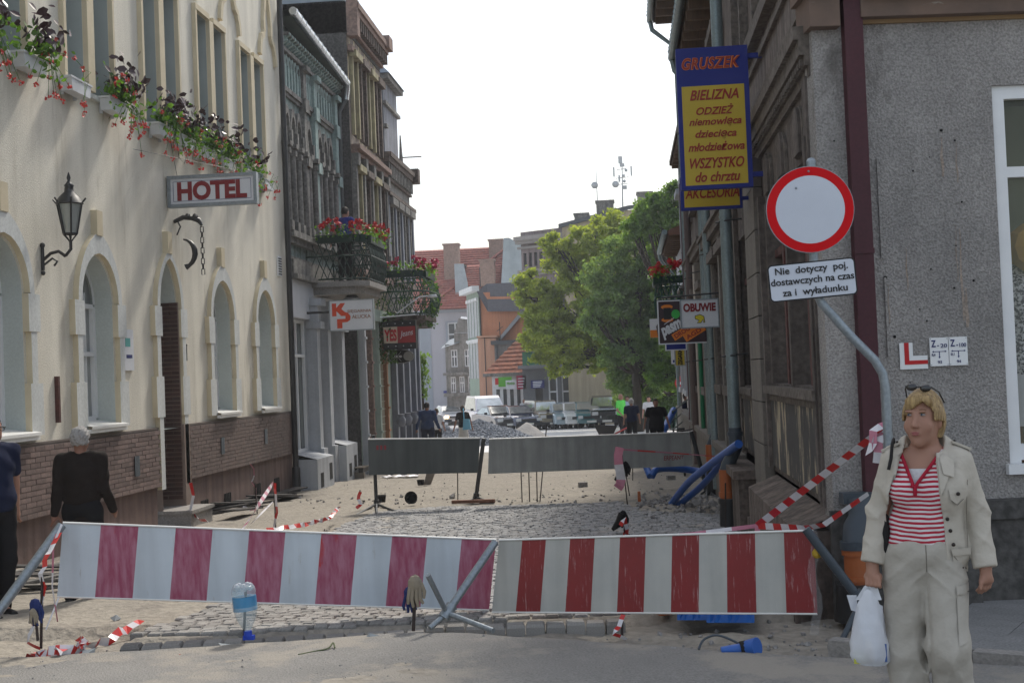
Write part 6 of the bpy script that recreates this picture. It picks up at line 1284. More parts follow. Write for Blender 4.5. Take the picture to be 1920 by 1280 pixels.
# named bigger stones
m_pst=mat('pale_blue_stone',(.36,.39,.40),(.27,.29,.3),sc=9,rough=.8)
for px_,py_,r_,lb in ((163,1224,.07,'pale stone on the ground right of the heap of tape'),(425,1205,.10,'flat pale stone beside the upturned bottle'),(697,1195,.07,'pale angular stone on the edge of the setts, left of the glove stake'),(950,1186,.045,'small pale stone under the right end of the iron cross foot'),(218,1160,.05,'flat white stone at the left corner of the setts'),(848,935,.09,'dark lump of stone at the far edge of the setts')):
    g=gr(px_,py_); b=MB(); b.rock((g.x,g.y,gzz(g.x,g.y)+.02),r_*1.1); o=b.build('stone',m_pst if py_>1000 else stone); tag(o,lb,'stone')
for px_,py_,lb in ((1258,899,'grey brick lying alone on the sand in front of the right grey board'),(1093,912,'tiny brown brick on the sand below the middle of the right grey board')):
    g=gr(px_,py_); b=MB(); b.obox(Matrix.Translation((g.x,g.y,gz(g.y)+.04))@Matrix.Rotation(.3,4,'Z'),.16,.1,.09); o=b.build('loose_brick',stone); tag(o,lb,'brick')
# right pavement slabs
pav=bpy.data.objects.new('slab_pavement',None); COL.objects.link(pav); pav['kind']='structure'; WL[pav.name]=Vector((0,0,0))
m_slab=mat('grey_paving_slab',(.225,.225,.225),(.16,.16,.16),sc=5,rough=.9,rnd=.12,speck=.18,bsc=60)
A=gr(1536,1216); B_=gr(1930,1246); me=bpy.data.meshes.new('slab'); q=MB(); q.box(-.246,.246,-.246,.246,-.05,0); me.from_pydata(q.v,[],q.f); me.materials.append(m_slab)
fr_=FW; dAB=(B_-A).normalized(); nAB=Vector((-dAB.y,dAB.x,0)); angs=math.atan2(dAB.y,dAB.x)
for i in range(0,9):
    for j in range(0,5):
        p=A+dAB*(.28+.5*i)+nAB*(.38+.5*j); w=(FW.inverted()@p)
        if w.z<.12 or w.x<.12: continue
        inst(me,'slab',pav,(p.x,p.y,gz(p.y)+.05+random.uniform(-.006,.006)),(random.uniform(-.012,.012),random.uniform(-.012,.012),angs))
me=bpy.data.meshes.new('kerb'); q=MB(); q.box(-.44,.44,-.06,.06,-.15,0); me.from_pydata(q.v,[],q.f); me.materials.append(m_conc)
for i in range(4): p=A+dAB*(.5+.9*i)+nAB*.06; inst(me,'kerb_stone',pav,(p.x,p.y,gz(p.y)+.055),(0,random.uniform(-.01,.01),angs))
# gravel heap and sand heap
def heap(name,lb,cat,c,rx,ry,h,m,kind='stuff',stn=0,sm_=None,seed=1):
    b=MB(); b.smooth=stn==0; n=26; z0=gz(c.y)-.05; V=[]; 
    for j in range(n):
        for i in range(n):
            u=(i/(n-1)*2-1)*1.1; w=(j/(n-1)*2-1)*1.1; d=math.hypot(u,w); z=h*max(0,1-d)**.85*(1+.35*hn(u*2,w*2,1,seed))+.05*hn(u*6,w*6,1,seed)*(d<1); V.append((c.x+u*rx,c.y+w*ry,z0+z))
    b.add(V,[(j*n+i,j*n+i+1,(j+1)*n+i+1,(j+1)*n+i) for j in range(n-1) for i in range(n-1)]); 
    b.smooth=False
    for _ in range(stn):
        a=random.random()*6.28; d=random.random()**.6; u,w=d*math.cos(a),d*math.sin(a); z=h*max(0,1-d)**.85*(1+.35*hn(u*2,w*2,1,seed)); b.rock((c.x+u*rx,c.y+w*ry,z0+z+.03),random.uniform(.035,.085),1)
    o=b.build(name,[m,sm_ or m]); tag(o,lb,cat,kind=kind)
m_grav=mat('blue_grey_gravel',(.27,.285,.31),(.14,.15,.17),sc=9,rough=.85,contrast=.1)
heap('gravel_heap','big heap of blue-grey crushed stone behind the grey boards','gravel',onY(900,808,50),2.5,2.4,1.0,m_grav,stn=3800,sm_=m_grav)
heap('gravel_heap','small heap of blue-grey crushed stone between the two pedestrians','gravel',onY(838,808,48),1.4,1.4,.8,m_grav,stn=1200,sm_=m_grav,seed=5)
heap('sand_heap','grey sand heap behind the right end of the crushed stone','sand',onY(985,808,53),1.1,1.3,.8,mat('grey_sand',(.33,.31,.29),(.26,.245,.23),sc=5,rough=.95,bump=1,bsc=9),seed=9)
# ================= BARRIERS =================
def stripe_board(name,lb,TL,TR,BL,BR,DL,DR,n,mats,first,back=None,curl=0):
    a=onD(*TL,DL); c=onD(*TR,DR); d=onD(*BL,DL); e=onD(*BR,DR)
    t=root(name,tuple((d+e)/2),lb,'road barrier'); nrm=(c-a).cross(a-d).normalized(); 
    if nrm.y>0: nrm=-nrm
    for k in range(n):
        s0,s1=k/n,(k+1)/n; b=MB(); 
        P=[a.lerp(c,s0),a.lerp(c,s1),d.lerp(e,s1),d.lerp(e,s0)]
        T=[P[3],P[2],P[1],P[0]]; th=nrm*.012; b.add([p for p in T]+[p-th for p in T],[(0,1,2,3),(7,6,5,4),(0,4,5,1),(3,2,6,7),(1,5,6,2),(0,3,7,4)])
        b.build('stripe_panel',mats[(k+first)%2],t)
    b=MB(); b.tube([a+nrm*.004+Vector((0,0,.004)),c+nrm*.004+Vector((0,0,.004))],.008,5); b.tube([d-nrm*.004,e-nrm*.004],.009,5); b.build('edge_rail',m_sill,t)
    return t,a,c,d,e,nrm
m_bw1=mat('barrier_bluish_white',(.56,.62,.68),(.48,.54,.60),sc=3,rough=.45,spec=.5,streak=.12,dirt=((.40,.42,.43),5,.62,(4,4,.5)))
m_bp1=mat('barrier_faded_magenta',(.30,.06,.115),(.40,.16,.23),sc=5,rough=.5,spec=.4,stretch=(5,5,.9),contrast=.12,dirt=((.42,.03,.035),2.4,.61,(2.2,2.2,.6)))
m_bw2=mat('barrier_greyish_white',(.50,.50,.47),(.40,.41,.40),sc=3,rough=.5,streak=.12,dirt=((.60,.60,.58),9,.66,(6,6,.6)))
m_br2=mat('barrier_dark_red',(.25,.022,.025),(.20,.02,.022),sc=3,rough=.45,spec=.5,contrast=.2,dirt=((.42,.26,.26),7,.58,(9,9,.7)))
t1,a1,c1,d1,e1,n1=stripe_board('striped_barrier','white and faded magenta striped barrier board, left one in front',(118,980),(930,1012),(107,1118),(917,1143),9.72,10.28,12,[m_bw1,m_bp1],0)
t2,a2,c2,d2,e2,n2=stripe_board('striped_barrier','greyish white and dark red striped barrier board, right one in front',(936,1013),(1525,995),(922,1147),(1532,1150),10.0,8.75,12,[m_bw2,m_br2],0)
b=MB(); P=[c2.lerp(e2,t)+n2*.02+Vector((.02*math.sin(t*9),0,0)) for t in np.linspace(-.02,1.25,9)]
for p,q in zip(P,P[1:]): b.add([p-Vector((.03,0,0)),p+Vector((.03,0,0)),q+Vector((.03,0,0)),q-Vector((.03,0,0))],[(0,1,2,3)])
b.build('plastic_film',mat('torn_clear_film',(.7,.7,.72),sc=6,rough=.15,alpha=.16,spec=.8),t2)
# stands
def stand(name,lb,top,base,legs,m=m_steel,r=.028):
    t=root(name,tuple(base),lb,'barrier stand'); b=MB(); b.tube([base,top],r,10); b.build('post',m,t)
    for l_ in legs: b=MB(); b.tube([base,l_[0]] if not isinstance(l_[0],list) else l_[0],l_[1],8); b.build('leg',m,t)
    b=MB(); b.tube([Vector(base)-(Vector(top)-Vector(base)).normalized()*.05,Vector(base)+(Vector(top)-Vector(base)).normalized()*.07],r*1.5,10); b.build('socket',m,t); return t
D=9.75
bs=onD(842,1143,9.7); tp=onD(930,1014,9.95); g1=gr(925,1187); g2=gr(806,1182); up_=onD(802,1077,9.35)
m_leg=mat('muddy_steel_leg',(.17,.17,.165),(.22,.19,.155),sc=7,rough=.7,metal=.3)
t=stand('cross_stand','iron cross stand in the middle holding up both front striped boards',tp-Vector((0,.05,0)),bs-Vector((0,.12,0)),[(Vector((g1.x,g1.y,gz(g1.y)+.02)),.022),(Vector((g2.x,g2.y,gz(g2.y)+.02)),.022),(up_,.020)],m_steel,.03)
bl=gr(-10,1215); tl=onD(116,984,9.66)
t=stand('tube_stand','thick grey tube propping the left end of the magenta striped board',tl,Vector((bl.x,bl.y-.3,.0)),[(Vector((bl.x-.3,bl.y-.6,0)),.022),(Vector((bl.x+.25,bl.y-.75,0)),.02)],m_steel,.036)
tr_=onD(1512,992,8.65); br_=gr(1612,1190)
t=stand('tube_stand','dark tube stand slanting behind the woman at the right end of the red striped board',tr_+Vector((0,.03,0)),Vector((br_.x,br_.y-.1,gz(9)+.25)),[(Vector((gr(1575,1205).x,gr(1575,1205).y,gz(9))),.02),(Vector((br_.x+.3,br_.y-.1,gz(9))),.02)],m_greyp,.032)
b=MB(); b.ball(onD(1532,1037,8.7),.035,8); o=b.build('yellow_knob',mat('yellow_plastic',(.5,.33,.03),rough=.5)); tag(o,'small yellow plastic plug at the right end of the red striped board','plug')
# grey backs
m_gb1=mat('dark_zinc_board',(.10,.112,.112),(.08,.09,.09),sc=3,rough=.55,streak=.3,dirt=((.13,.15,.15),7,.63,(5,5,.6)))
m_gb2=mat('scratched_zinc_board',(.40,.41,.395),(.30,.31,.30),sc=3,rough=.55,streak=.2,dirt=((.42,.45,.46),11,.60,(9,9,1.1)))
def gboard(lb,TL,TR,BL,BR,DL,DR,m,txt):
    a=onD(*TL,DL); c=onD(*TR,DR); d=onD(*BL,DL); e=onD(*BR,DR); t=root('grey_barrier_board',tuple((d+e)/2),lb,'road barrier'); b=MB(); th=Vector((0,.015,0))
    b.add([d,e,c,a,d+th,e+th,c+th,a+th],[(0,1,2,3),(7,6,5,4),(0,4,5,1),(3,2,6,7),(1,5,6,2),(0,3,7,4)]); b.build('board',m,t)
    b=MB(); b.tube([a,c],.012,5); b.build('edge_rail',m_sill,t)
    if txt:
        u=(c-a).normalized(); M=frame(a+Vector((0,-.01,0)),u,(a-d).normalized()); return t,M,(c-a).length
    return t,None,0
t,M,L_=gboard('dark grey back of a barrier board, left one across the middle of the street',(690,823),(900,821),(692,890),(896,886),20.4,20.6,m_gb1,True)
mrd=mat('faded_red_stencil',(.30,.05,.06),rough=.6); b=MB(M)
for k in range(3): b.box(.13+k*.06,.165+k*.06,-.17,-.1,.0,.003)
b.build('red_stencil',mrd,t)
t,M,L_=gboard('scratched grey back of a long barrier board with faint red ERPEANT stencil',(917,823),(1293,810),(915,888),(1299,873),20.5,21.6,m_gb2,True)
text('ERPEANT',.36,.075,(L_-.28,-.42,.004),M,mrd,t,bold=.01)
for (tx,ty,bx,by,lb,legs) in ((700,815,706,951,'black tripod post at the left end of the dark grey board',((665,965),(742,958),(706,968))),(907,821,893,938,'leaning black post between the two grey boards',((880,940),(915,940))),(1296,808,1326,925,'black post with splayed legs at the right end of the scratched grey board',((1290,940),(1350,935),(1325,950)))):
    g=gr(bx,by); Dg=(g-CAM).dot(_f); stand('post_stand',lb,onD(tx,ty,Dg-.1),Vector((g.x,g.y,gz(g.y)+.06)),[(Vector((gr(*p).x,gr(*p).y,gz(g.y)+.01)),.02) for p in legs],mat('dark_steel_post',(.07,.075,.08),rough=.5,metal=.5),.035 if tx!=700 else .03)
b=MB(); g=gr(850,945); h=gr(925,941); b.obox(Matrix.Translation(((g.x+h.x)/2,g.y+.1,gz(g.y)+.03)),.72,.1,.05); o=b.build('wooden_batten',mat('red_brown_timber',(.20,.09,.055),(.13,.07,.05),sc=6,rough=.8)); tag(o,'red-brown wooden batten on the sand under the post between the grey boards','timber')
# rods
m_rod=mat('rusty_rebar',(.06,.045,.04),(.04,.032,.03),sc=20,rough=.8)
for px0,py0,px1,py1,lb in ((979,941,975,838,'thin leaning rebar, leftmost of four before the right grey board'),(993,940,990,845,'thin upright rebar, second of four before the right grey board'),(1007,940,1006,884,'short rebar, third of four before the right grey board'),(1011,940,1025,795,'tall leaning rebar, rightmost of four before the right grey board'),(858,938,858,885,'lone rebar under the right part of the dark grey board'),(1186,900,1186,875,'short rebar behind the black glove, below the scratched board'),(1177,945,1166,850,'rebar wrapped in torn tape before the scratched board'),(1182,930,1172,880,'slanting rebar carrying a black glove'),(1360,1000,1360,905,'rusty rod standing beside the rubber sleeve of the drainpipe') ,(1503,1055,1503,890,'rusty rod in front of the worn plinth of the corner building'),(517,1000,514,905,'tape-wrapped rod in front of the hotel base, beside the sett field'),(483,965,478,905,'thin rod by the plank heap along the hotel base'),(673,950,675,918,'short rod with brown cap and tape rag on the sand')):
    g=gr(px0,py0); Dg=(g-CAM).dot(_f); b=MB(); b.tube([Vector((g.x,g.y,gz(g.y)-.1)),onD(px1,py1,Dg)],.010,5); o=b.build('rebar_stake',m_rod); tag(o,lb,'stake')
# foreground stakes with gloves
m_glv=mat('dirty_beige_glove',(.33,.28,.21),(.22,.19,.15),sc=12,rough=.9); m_glb=mat('navy_glove',(.02,.035,.14),rough=.8); m_gblk=mat('black_glove',(.015,.014,.014),rough=.8)
def glove(b,c,s,mi,n=5,up=False):
    c=Vector(c); b.ball(c,.045*s,8,mi,.15,(1,.5,1.15))
    for k in range(4): x=-.03+.02*k; b.tube([c+Vector((x,0,-.02))*s,c+Vector((x*1.3+random.uniform(-.01,.01),-.01,-.09))*s,c+Vector((x*1.5,-.0,-.15+.02*abs(k-1.5)))*s],[.013*s,.013*s,.009*s],6,mi)
    b.tube([c+Vector((.035,0,0))*s,c+Vector((.055,0,-.05))*s,c+Vector((.05,0,-.09))*s],[.014*s,.012*s,.009*s],6,mi)
g=gr(775,1182); Dg=9.55; b=MB(); t=root('glove_stake',(g.x,g.y,gz(g.y)),'stake with beige and navy work gloves hung over it, by the magenta striped board','stake')
b.tube([onD(775,1182,Dg),onD(779,1090,Dg)],.013,6); b.build('rod',m_rod,t); b=MB(); glove(b,onD(778,1093,Dg-.03),1.25,0); b.build('glove',m_glv,t); b=MB(); glove(b,onD(768,1112,Dg+.03),1.0,0); b.build('glove',m_glb,t,label='navy glove')
g=gr(76,1215); t=root('glove_stake',(g.x,g.y,gz(g.y)),'two rods with blue and beige gloves, rising from the heap of tape','stake'); b=MB(); b.tube([onD(77,1215,9.2),onD(79,1080,9.2)],.011,6); b.tube([onD(71,1200,9.1),onD(66,1148,9.1)],.011,6); b.build('rod',m_rod,t)
b=MB(); glove(b,onD(66,1135,9.08),1.0,0); b.build('glove',m_glb,t); b=MB(); glove(b,onD(62,1148,9.05),.6,0); b.build('glove',m_glv,t,label='beige glove')
for px_,py_,Dd,lb,s in ((1168,965,15.5,'black rag glove with red-white tape on a stake above the red striped board',1.1),(1173,872,19.5,'black glove stuck on the slanting rebar',1.2)):
    t=root('hanging_glove',tuple(onD(px_,py_,Dd)),lb,'glove'); b=MB(); glove(b,onD(px_,py_,Dd),s,0); b.tube([onD(px_,py_-2,Dd),onD(px_-8,py_+16,Dd),onD(px_-20,py_+28,Dd)],[.05*s,.045*s,.02],6); b.build('glove',m_gblk,t)
g=gr(1171,1010); b=MB(); b.tube([onD(1171,1010,15.5),onD(1170,958,15.5)],.012,5); o=b.build('rebar_stake',m_rod); tag(o,'stake carrying the black rag glove, seen just above the red striped board','stake')
# bottle
t=root('upturned_bottle',tuple(onD(455,1190,9.3)),'clear plastic bottle with light blue label stuck upside down on a rod','bottle')
c=onD(460,1140,9.3); s=9.3/2400
m_pet=mat('clear_pet_plastic',(.55,.68,.74),(.45,.6,.68),sc=3,rough=.12,alpha=.34,spec=.9); m_lab=mat('light_blue_label',(.08,.33,.58),(.06,.26,.5),sc=6,rough=.3,alpha=.8)
b=MB(); ax=Matrix.Rotation(-.07,3,'Y'); H_=lambda k:k*s
b.lathe([(H_(5),H_(-46)),(H_(7),H_(-40)),(H_(18),H_(-20)),(H_(23),H_(-2)),(H_(22),H_(8)),(H_(21),H_(9))],c,16,axis=ax); b.lathe([(H_(22),H_(24)),(H_(23),H_(32)),(H_(21),H_(40)),(H_(14),H_(44)),(H_(6),H_(38))],c,16,axis=ax); b.build('bottle_body',m_pet,t)
b=MB(); b.lathe([(H_(22.3),H_(-3)),(H_(22.6),H_(23))],c,16,axis=ax); b.build('label',m_lab,t)
b=MB(); b.lathe([(H_(8),H_(-52)),(H_(8),H_(-42))],c,10,axis=ax); b.box(c.x-.02,c.x+.06,c.y-.02,c.y+.02,c.z-H_(58),c.z-H_(50)); b.build('bottle_cap',mat('royal_blue_plastic',(.015,.06,.5),rough=.4),t)
b=MB(); b.tube([onD(457,1200,9.3),onD(461,1104,9.3)],.010,5); b.build('rod',m_rod,t)
b=MB()
for a in range(5): b.ball(c+ax@Vector((H_(13)*math.cos(a*1.26),H_(13)*math.sin(a*1.26),H_(40))),H_(8),8)
b.build('bottle_foot',mat('silvery_pet',(.6,.64,.7),rough=.08,spec=1,alpha=.6),t)
# ---------------- tape ----------------
m_tr=mat('tape_red',(.60,.03,.025),(.5,.02,.02),sc=9,rough=.35,spec=.5); m_tw=mat('tape_white',(.75,.74,.76),(.6,.58,.62),sc=9,rough=.35,spec=.5); m_tp=mat('tape_pink',(.55,.22,.30),(.45,.16,.22),sc=9,rough=.35)
def tape(name,lb,P,w=.055,seg=.11,wob=.0,twist=1.5,sag=0,mats=None,n=None,stripe=2,cat='barrier tape'):
    P=[Vector(p) for p in P]; Q=[]
    for p,q in zip(P,P[1:]):
        k=max(2,int((q-p).length/(seg/2))) 
        for i in range(k):
            t=i/k; r_=p.lerp(q,t); r_.z-=sag*4*t*(1-t)*1; Q.append(r_+Vector((random.uniform(-wob,wob),random.uniform(-wob,wob),random.uniform(-wob,wob))))
    Q.append(P[-1]); ph=random.random()*6*(twist>1.5 or wob>0)
    def side(i):
        d=(Q[min(i+1,len(Q)-1)]-Q[max(0,i-1)]).normalized(); x=d.cross(Vector((0,1,0))); x=x.normalized() if x.length>.1 else Vector((1,0,0)); y=d.cross(x); a=ph+twist*.35*i*seg; return x*math.cos(.9*math.sin(a))+y*math.sin(.9*math.sin(a))
    b=MB(); b.ribbon(Q,w,side,lambda i:(i//stripe)%2); o=b.build(name,mats or [m_tr,m_tw]); tag(o,lb,cat); return o
T='barrier_tape'
k1=onD(1421,985,9.6)
tape(T,'taut red-white tape rising from the knot by the striped board up to the sign pole',[k1,onD(1660,800,8.5)],.058,.17,stripe=1,twist=.6)
tape(T,'sagging red-white tape from the knot towards the drain outlet behind the woman',[k1,onD(1510,990,9.2),onD(1545,983,9.0),onD(1628,925,9.0)],.05,.14,stripe=1)
tape(T,'bunch of pink-white tape tied round the sign pole',[onD(1661,792,8.48),onD(1640,805,8.45),onD(1628,850,8.44),onD(1645,820,8.44),onD(1668,800,8.4),onD(1650,830,8.43),onD(1645,868,8.44)],.06,.16,.012,mats=[m_tp,m_tw],stripe=1)
tape(T,'faint pink-white tape running left from the knot above the red striped board',[k1,onD(1300,1000,9.8),onD(1170,1012,10)],.03,.2,mats=[m_tp,m_tw])
tape(T,'small ragged tape ends hanging from the knot near the right end of the striped board',[k1,k1+Vector((-.02,-.02,-.12)),k1+Vector((.05,-.02,-.05))],.04,.08,mats=[m_tp,m_tr])
tape(T,'white-pink tape strung from the tape-wrapped rod down to the magenta board',[onD(512,905,18),onD(452,996,13)],.05,.3,mats=[m_tp,m_tw]); tape(T,'thin white tape below it from the same rod down to the magenta board',[onD(512,940,17.8),onD(458,994,13)],.02,.3,mats=[m_tw,m_tw])
tape(T,'red-white tape hanging down along the tape-wrapped rod',[onD(515,905,16.8),onD(518,960,16.8),onD(513,998,16.8)],.06,.14,.01)
tape(T,'red-white tape lying in a curve across the sand from the rod towards the post',[onD(500,994,15.5),onD(560,985,16.2),onD(615,972,17.3),onD(637,950,18.5)],.06,.16,.008)
tape(T,'red-white tape hanging beside the hotel doorway down to the door step',[onD(357,905,19),onD(363,930,19),onD(358,955,19),onD(366,968,19),onD(390,978,18.5)],.06,.2,.015)
tape(T,'ragged tape on the hotel base above the plank heap',[onD(470,870,21),onD(478,890,21),onD(474,905,21),onD(484,940,21),onD(478,955,21),onD(455,950,21)],.05,.2,.02,mats=[m_tp,m_tw])
tape(T,'red-white tape rag wrapped round the short capped rod',[onD(676,922,19.5),onD(672,935,19.5),onD(677,945,19.5),onD(668,952,19.5)],.05,.12,.01)
tape(T,'thin tape stretched from the wrapped rebar to the right over the scratched grey board',[onD(1162,842,19.5),onD(1262,849,19.6),onD(1352,856,19.2)],.025,.25,mats=[m_tp,m_tr])
tape(T,'long pinkish tape rag hanging on the wrapped rebar before the scratched board',[onD(1160,840,19.4),onD(1158,870,19.4),onD(1163,900,19.4),onD(1158,915,19.4)],.14,.2,.02,mats=[m_tp,m_tw])
tape(T,'torn red-white tape tied under the black rag glove',[onD(1163,985,15.4),onD(1172,972,15.4),onD(1176,1000,15.4),onD(1168,1000,15.4)],.06,.12,.01,stripe=1)
tape(T,'tape scrap hanging on the stake below the red striped board',[onD(1170,1152,9.4),onD(1160,1172,9.35),onD(1152,1190,9.3),onD(1175,1198,9.3)],.035,.08,.008,stripe=1)
b=MB(); b.tube([onD(1166,1195,9.4),onD(1166,1150,9.45)],.011,5); o=b.build('rebar_stake',m_rod); tag(o,'stub of rod with tape scrap, under the red striped board','stake')
# left tapes
tape(T,'tape strand dropping from the left top corner of the magenta board',[onD(116,982,9.5),onD(100,1020,9.45),onD(98,1100,9.4),onD(108,1165,9.4)],.018,.2,mats=[m_tw,m_tp])
tape(T,'white string tape from the left board edge down to the stake',[onD(110,1120,9.5),onD(86,1180,9.3)],.014,.2,mats=[m_tw,m_tw])
tape(T,'red-white tape draped on the left stakes, from the tube down to the ground',[onD(112,1000,9.5),onD(90,1040,9.3),onD(78,1075,9.2),onD(82,1100,9.2),onD(76,1130,9.2),onD(62,1170,9.15),onD(52,1205,9.1),onD(75,1215,9.1)],.05,.1,.01)
for i,(P,lb) in enumerate((([(60,1218),(90,1205),(150,1200),(200,1188),(265,1172)],'long red-white tape trailing over the setts from the heap at the left'),([(55,1230),(80,1215),(120,1222),(160,1210),(150,1190),(140,1215),(110,1235)],'crumpled loop of red-white tape, topmost in the left heap'),([(70,1225),(100,1232),(130,1228),(158,1222),(120,1212),(85,1222)],'crumpled loop of red-white tape, lowest in the left heap'))):
    pts=[]
    for (x,y) in P: g=gr(x,y); pts.append((g.x,g.y,gzz(g.x,g.y)+.04+.03*random.random()))
    tape(T,lb,pts,.07,.11,.02,twist=6,stripe=1)
# ---------------- pipes, tools, clutter ----------------
m_bpipe=mat('blue_water_pipe',(.02,.11,.42),(.015,.08,.34),sc=4,rough=.4,spec=.5)
def pipe(name,lb,P,r,m,cat='pipe'):
    # smooth
    P=[Vector(p) for p in P]; Q=[]
    for i in range(len(P)-1):
        p0,p1,p2,p3=P[max(0,i-1)],P[i],P[i+1],P[min(len(P)-1,i+2)]
        for k in range(6):
            t=k/6; Q.append(.5*((2*p1)+(-p0+p2)*t+(2*p0-5*p1+4*p2-p3)*t*t+(-p0+3*p1-3*p2+p3)*t**3))
    Q.append(P[-1]); b=MB(); b.tube(Q,r,12); o=b.build(name,m); tag(o,lb,cat); return o
g=gr(1262,946); D0=(g-CAM).dot(_f)
pipe('blue_pipe','fat blue water pipe leaning up to the right, upper of the two',[onD(1258,946,D0),onD(1290,905,D0-1),onD(1330,872,D0-2.2),onD(1360,850,D0-3.2),onD(1385,832,D0-4.1)],.052,m_bpipe)
pipe('blue_pipe','fat blue water pipe leaning up to the right, lower of the two',[onD(1270,948,D0-.1),onD(1305,920,D0-.8),onD(1332,893,D0-1.6),onD(1352,868,D0-2.2),onD(1368,852,D0-2.8)],.048,m_bpipe)
pipe('blue_pipe','blue pipe lying in an arc on the sand below the scratched grey board',[onD(1222,893,22.2),onD(1232,880,22.3),onD(1265,878,22.5),onD(1310,883,22.5),onD(1345,890,22)],.06,m_bpipe)
pipe('blue_pipe','short blue pipe end meeting the arc under the scratched grey board',[onD(1212,876,22.4),onD(1219,892,22.2)],.06,m_bpipe)
pipe('blue_pipe','straight blue pipe propped on the railing behind the man in black T-shirt',[onD(1243,810,37),onD(1264,768,38)],.10,m_bpipe)
g=gr(1372,1222)
t=root('blue_hose_drum',(g.x,g.y,gz(g.y)),'blue plastic funnel pipe with black clamp lying at the road edge, right of centre','pipe fitting'); z=gz(g.y)+.05
p0=onD(1352,1219,8.25); p1=onD(1388,1216,8.25); p2=onD(1400,1214,8.25); p3=onD(1420,1212,8.2)
b=MB(); b.tube([p0,p1],[.025,.038],10); b.tube([p2,p3],[.05,.062],12); b.build('blue_pipe',m_bpipe,t); b=MB(); b.tube([p1,p2],.05,10); b.build('clamp',m_gblk,t)
pipe('cable_loop','thin grey cable arched over the sand left of the blue funnel pipe',[onD(1310,1216,8.3),onD(1320,1198,8.35),onD(1345,1190,8.35),onD(1378,1202,8.3),onD(1394,1213,8.25)],.008,m_greyp,'cable')
g=gr(608,1222); pipe('twig','thin green twisted twig on the sandy asphalt, front centre-left',[gr(560,1232)+Vector((0,0,.02)),gr(590,1226)+Vector((0,0,.02)),gr(615,1223)+Vector((0,0,.03)),gr(625,1218)+Vector((0,0,.05)),gr(628,1222)+Vector((0,0,.03))],.006,mat('green_twig',(.10,.12,.06),rough=.8),'twig')
b=MB(); b.rock(tuple(gr(338,1231)+Vector((0,0,.01))),.018); o=b.build('red_chip',m_red); tag(o,'tiny red chip of plastic on the sand at front left','litter')
# tarp
b=MB(); n=14; A=gr(1268,1158); 
for (x0,x1,yc,dp) in ((1270,1335,1157,.4),(1325,1415,1162,.5)):
    V=[]; 
    for j in range(7):
        for i in range(n):
            px_=x0+(x1-x0)*i/(n-1); g=gr(px_,yc+10-j*5); V.append((g.x,g.y,gz(g.y)+.02+.09*math.sin(j/6*math.pi)*(.7+.6*hn(i*.8,j*.9,1,2))))
    b.add(V,[(j*n+i,j*n+i+1,(j+1)*n+i+1,(j+1)*n+i) for j in range(6) for i in range(n-1)])
o=b.build('blue_tarpaulin',mat('bright_blue_sheet',(.008,.12,.45),(.006,.08,.34),sc=6,rough=.7,spec=.15)); tag(o,'crumpled bright blue tarpaulin on the sand behind the red striped board','tarpaulin')
b=MB(); g=gr(1245,1150); b.obox(Matrix.Translation((g.x,g.y,gz(g.y)+.03))@Matrix.Rotation(.4,4,'Z'),.1,.08,.07); o=b.build('loose_brick',m_orange); tag(o,'broken red-grey brick behind the lower edge of the red striped board','brick')
b=MB(); g=gr(716+0,889+270) if 0 else gr(278,1128); b.obox(Matrix.Translation((g.x,g.y,gz(g.y)+.03)),.035,.03,.06); o=b.build('orange_peg',m_orange); tag(o,'tiny orange peg below the second white stripe of the magenta board','peg')
g=gr(1199,945); b=MB(); b.obox(Matrix.Translation((g.x,g.y,gz(g.y)+.1)),.045,.05,.2); o=b.build('orange_peg',m_orange); tag(o,'orange peg at the corner of the setts by the rubble','peg')
# dark slabs/planks along the hotel
m_dplank=mat('dark_wet_boards',(.075,.07,.068),(.045,.042,.04),sc=5,rough=.7,speck=.2,bsc=20)
PL=[(375,968,1.2,.35),(410,962,1.4,.2),(455,955,1.5,.3),(430,948,1.2,.1),(490,945,1.3,.4),(520,940,1.0,.2),(545,935,.9,.5),(500,935,1.1,.1),(465,968,1.1,.6),(545,925,.9,.1)]
for i,(x,y,l_,r_) in enumerate(PL):
    g=gr(x,y); b=MB(); b.obox(Matrix.Translation((g.x-.1,g.y,gz(g.y)+.05+.035*(i%3)))@Matrix.Rotation(r_+.9,4,'Z')@Matrix.Rotation(random.uniform(-.1,.1),4,'Y'),l_,.32,.025); o=b.build('dark_board',m_dplank); tag(o,'dark broken board in the untidy heap along the hotel base near the far corner','board','dark boards heaped along the hotel base')
for i,(x,y,l_,r_) in enumerate([(20,1105,.9,.2),(50,1092,1.0,.5),(70,1108,.8,.3),(85,1085,.8,.15),(100,1100,.6,.7),(40,1080,.9,.1),(85,1070,.7,.3)]):
    g=gr(x,y); b=MB(); b.obox(Matrix.Translation((g.x,g.y,gz(g.y)+.05+.03*(i%3)))@Matrix.Rotation(r_,4,'Z')@Matrix.Rotation(random.uniform(-.15,.15),4,'Y'),l_,.14,.02); o=b.build('dark_board',m_dplank if i%2 else m_gst); tag(o,'dark board in the small heap at the left edge behind the tube stand','board','dark boards heaped at the left edge')
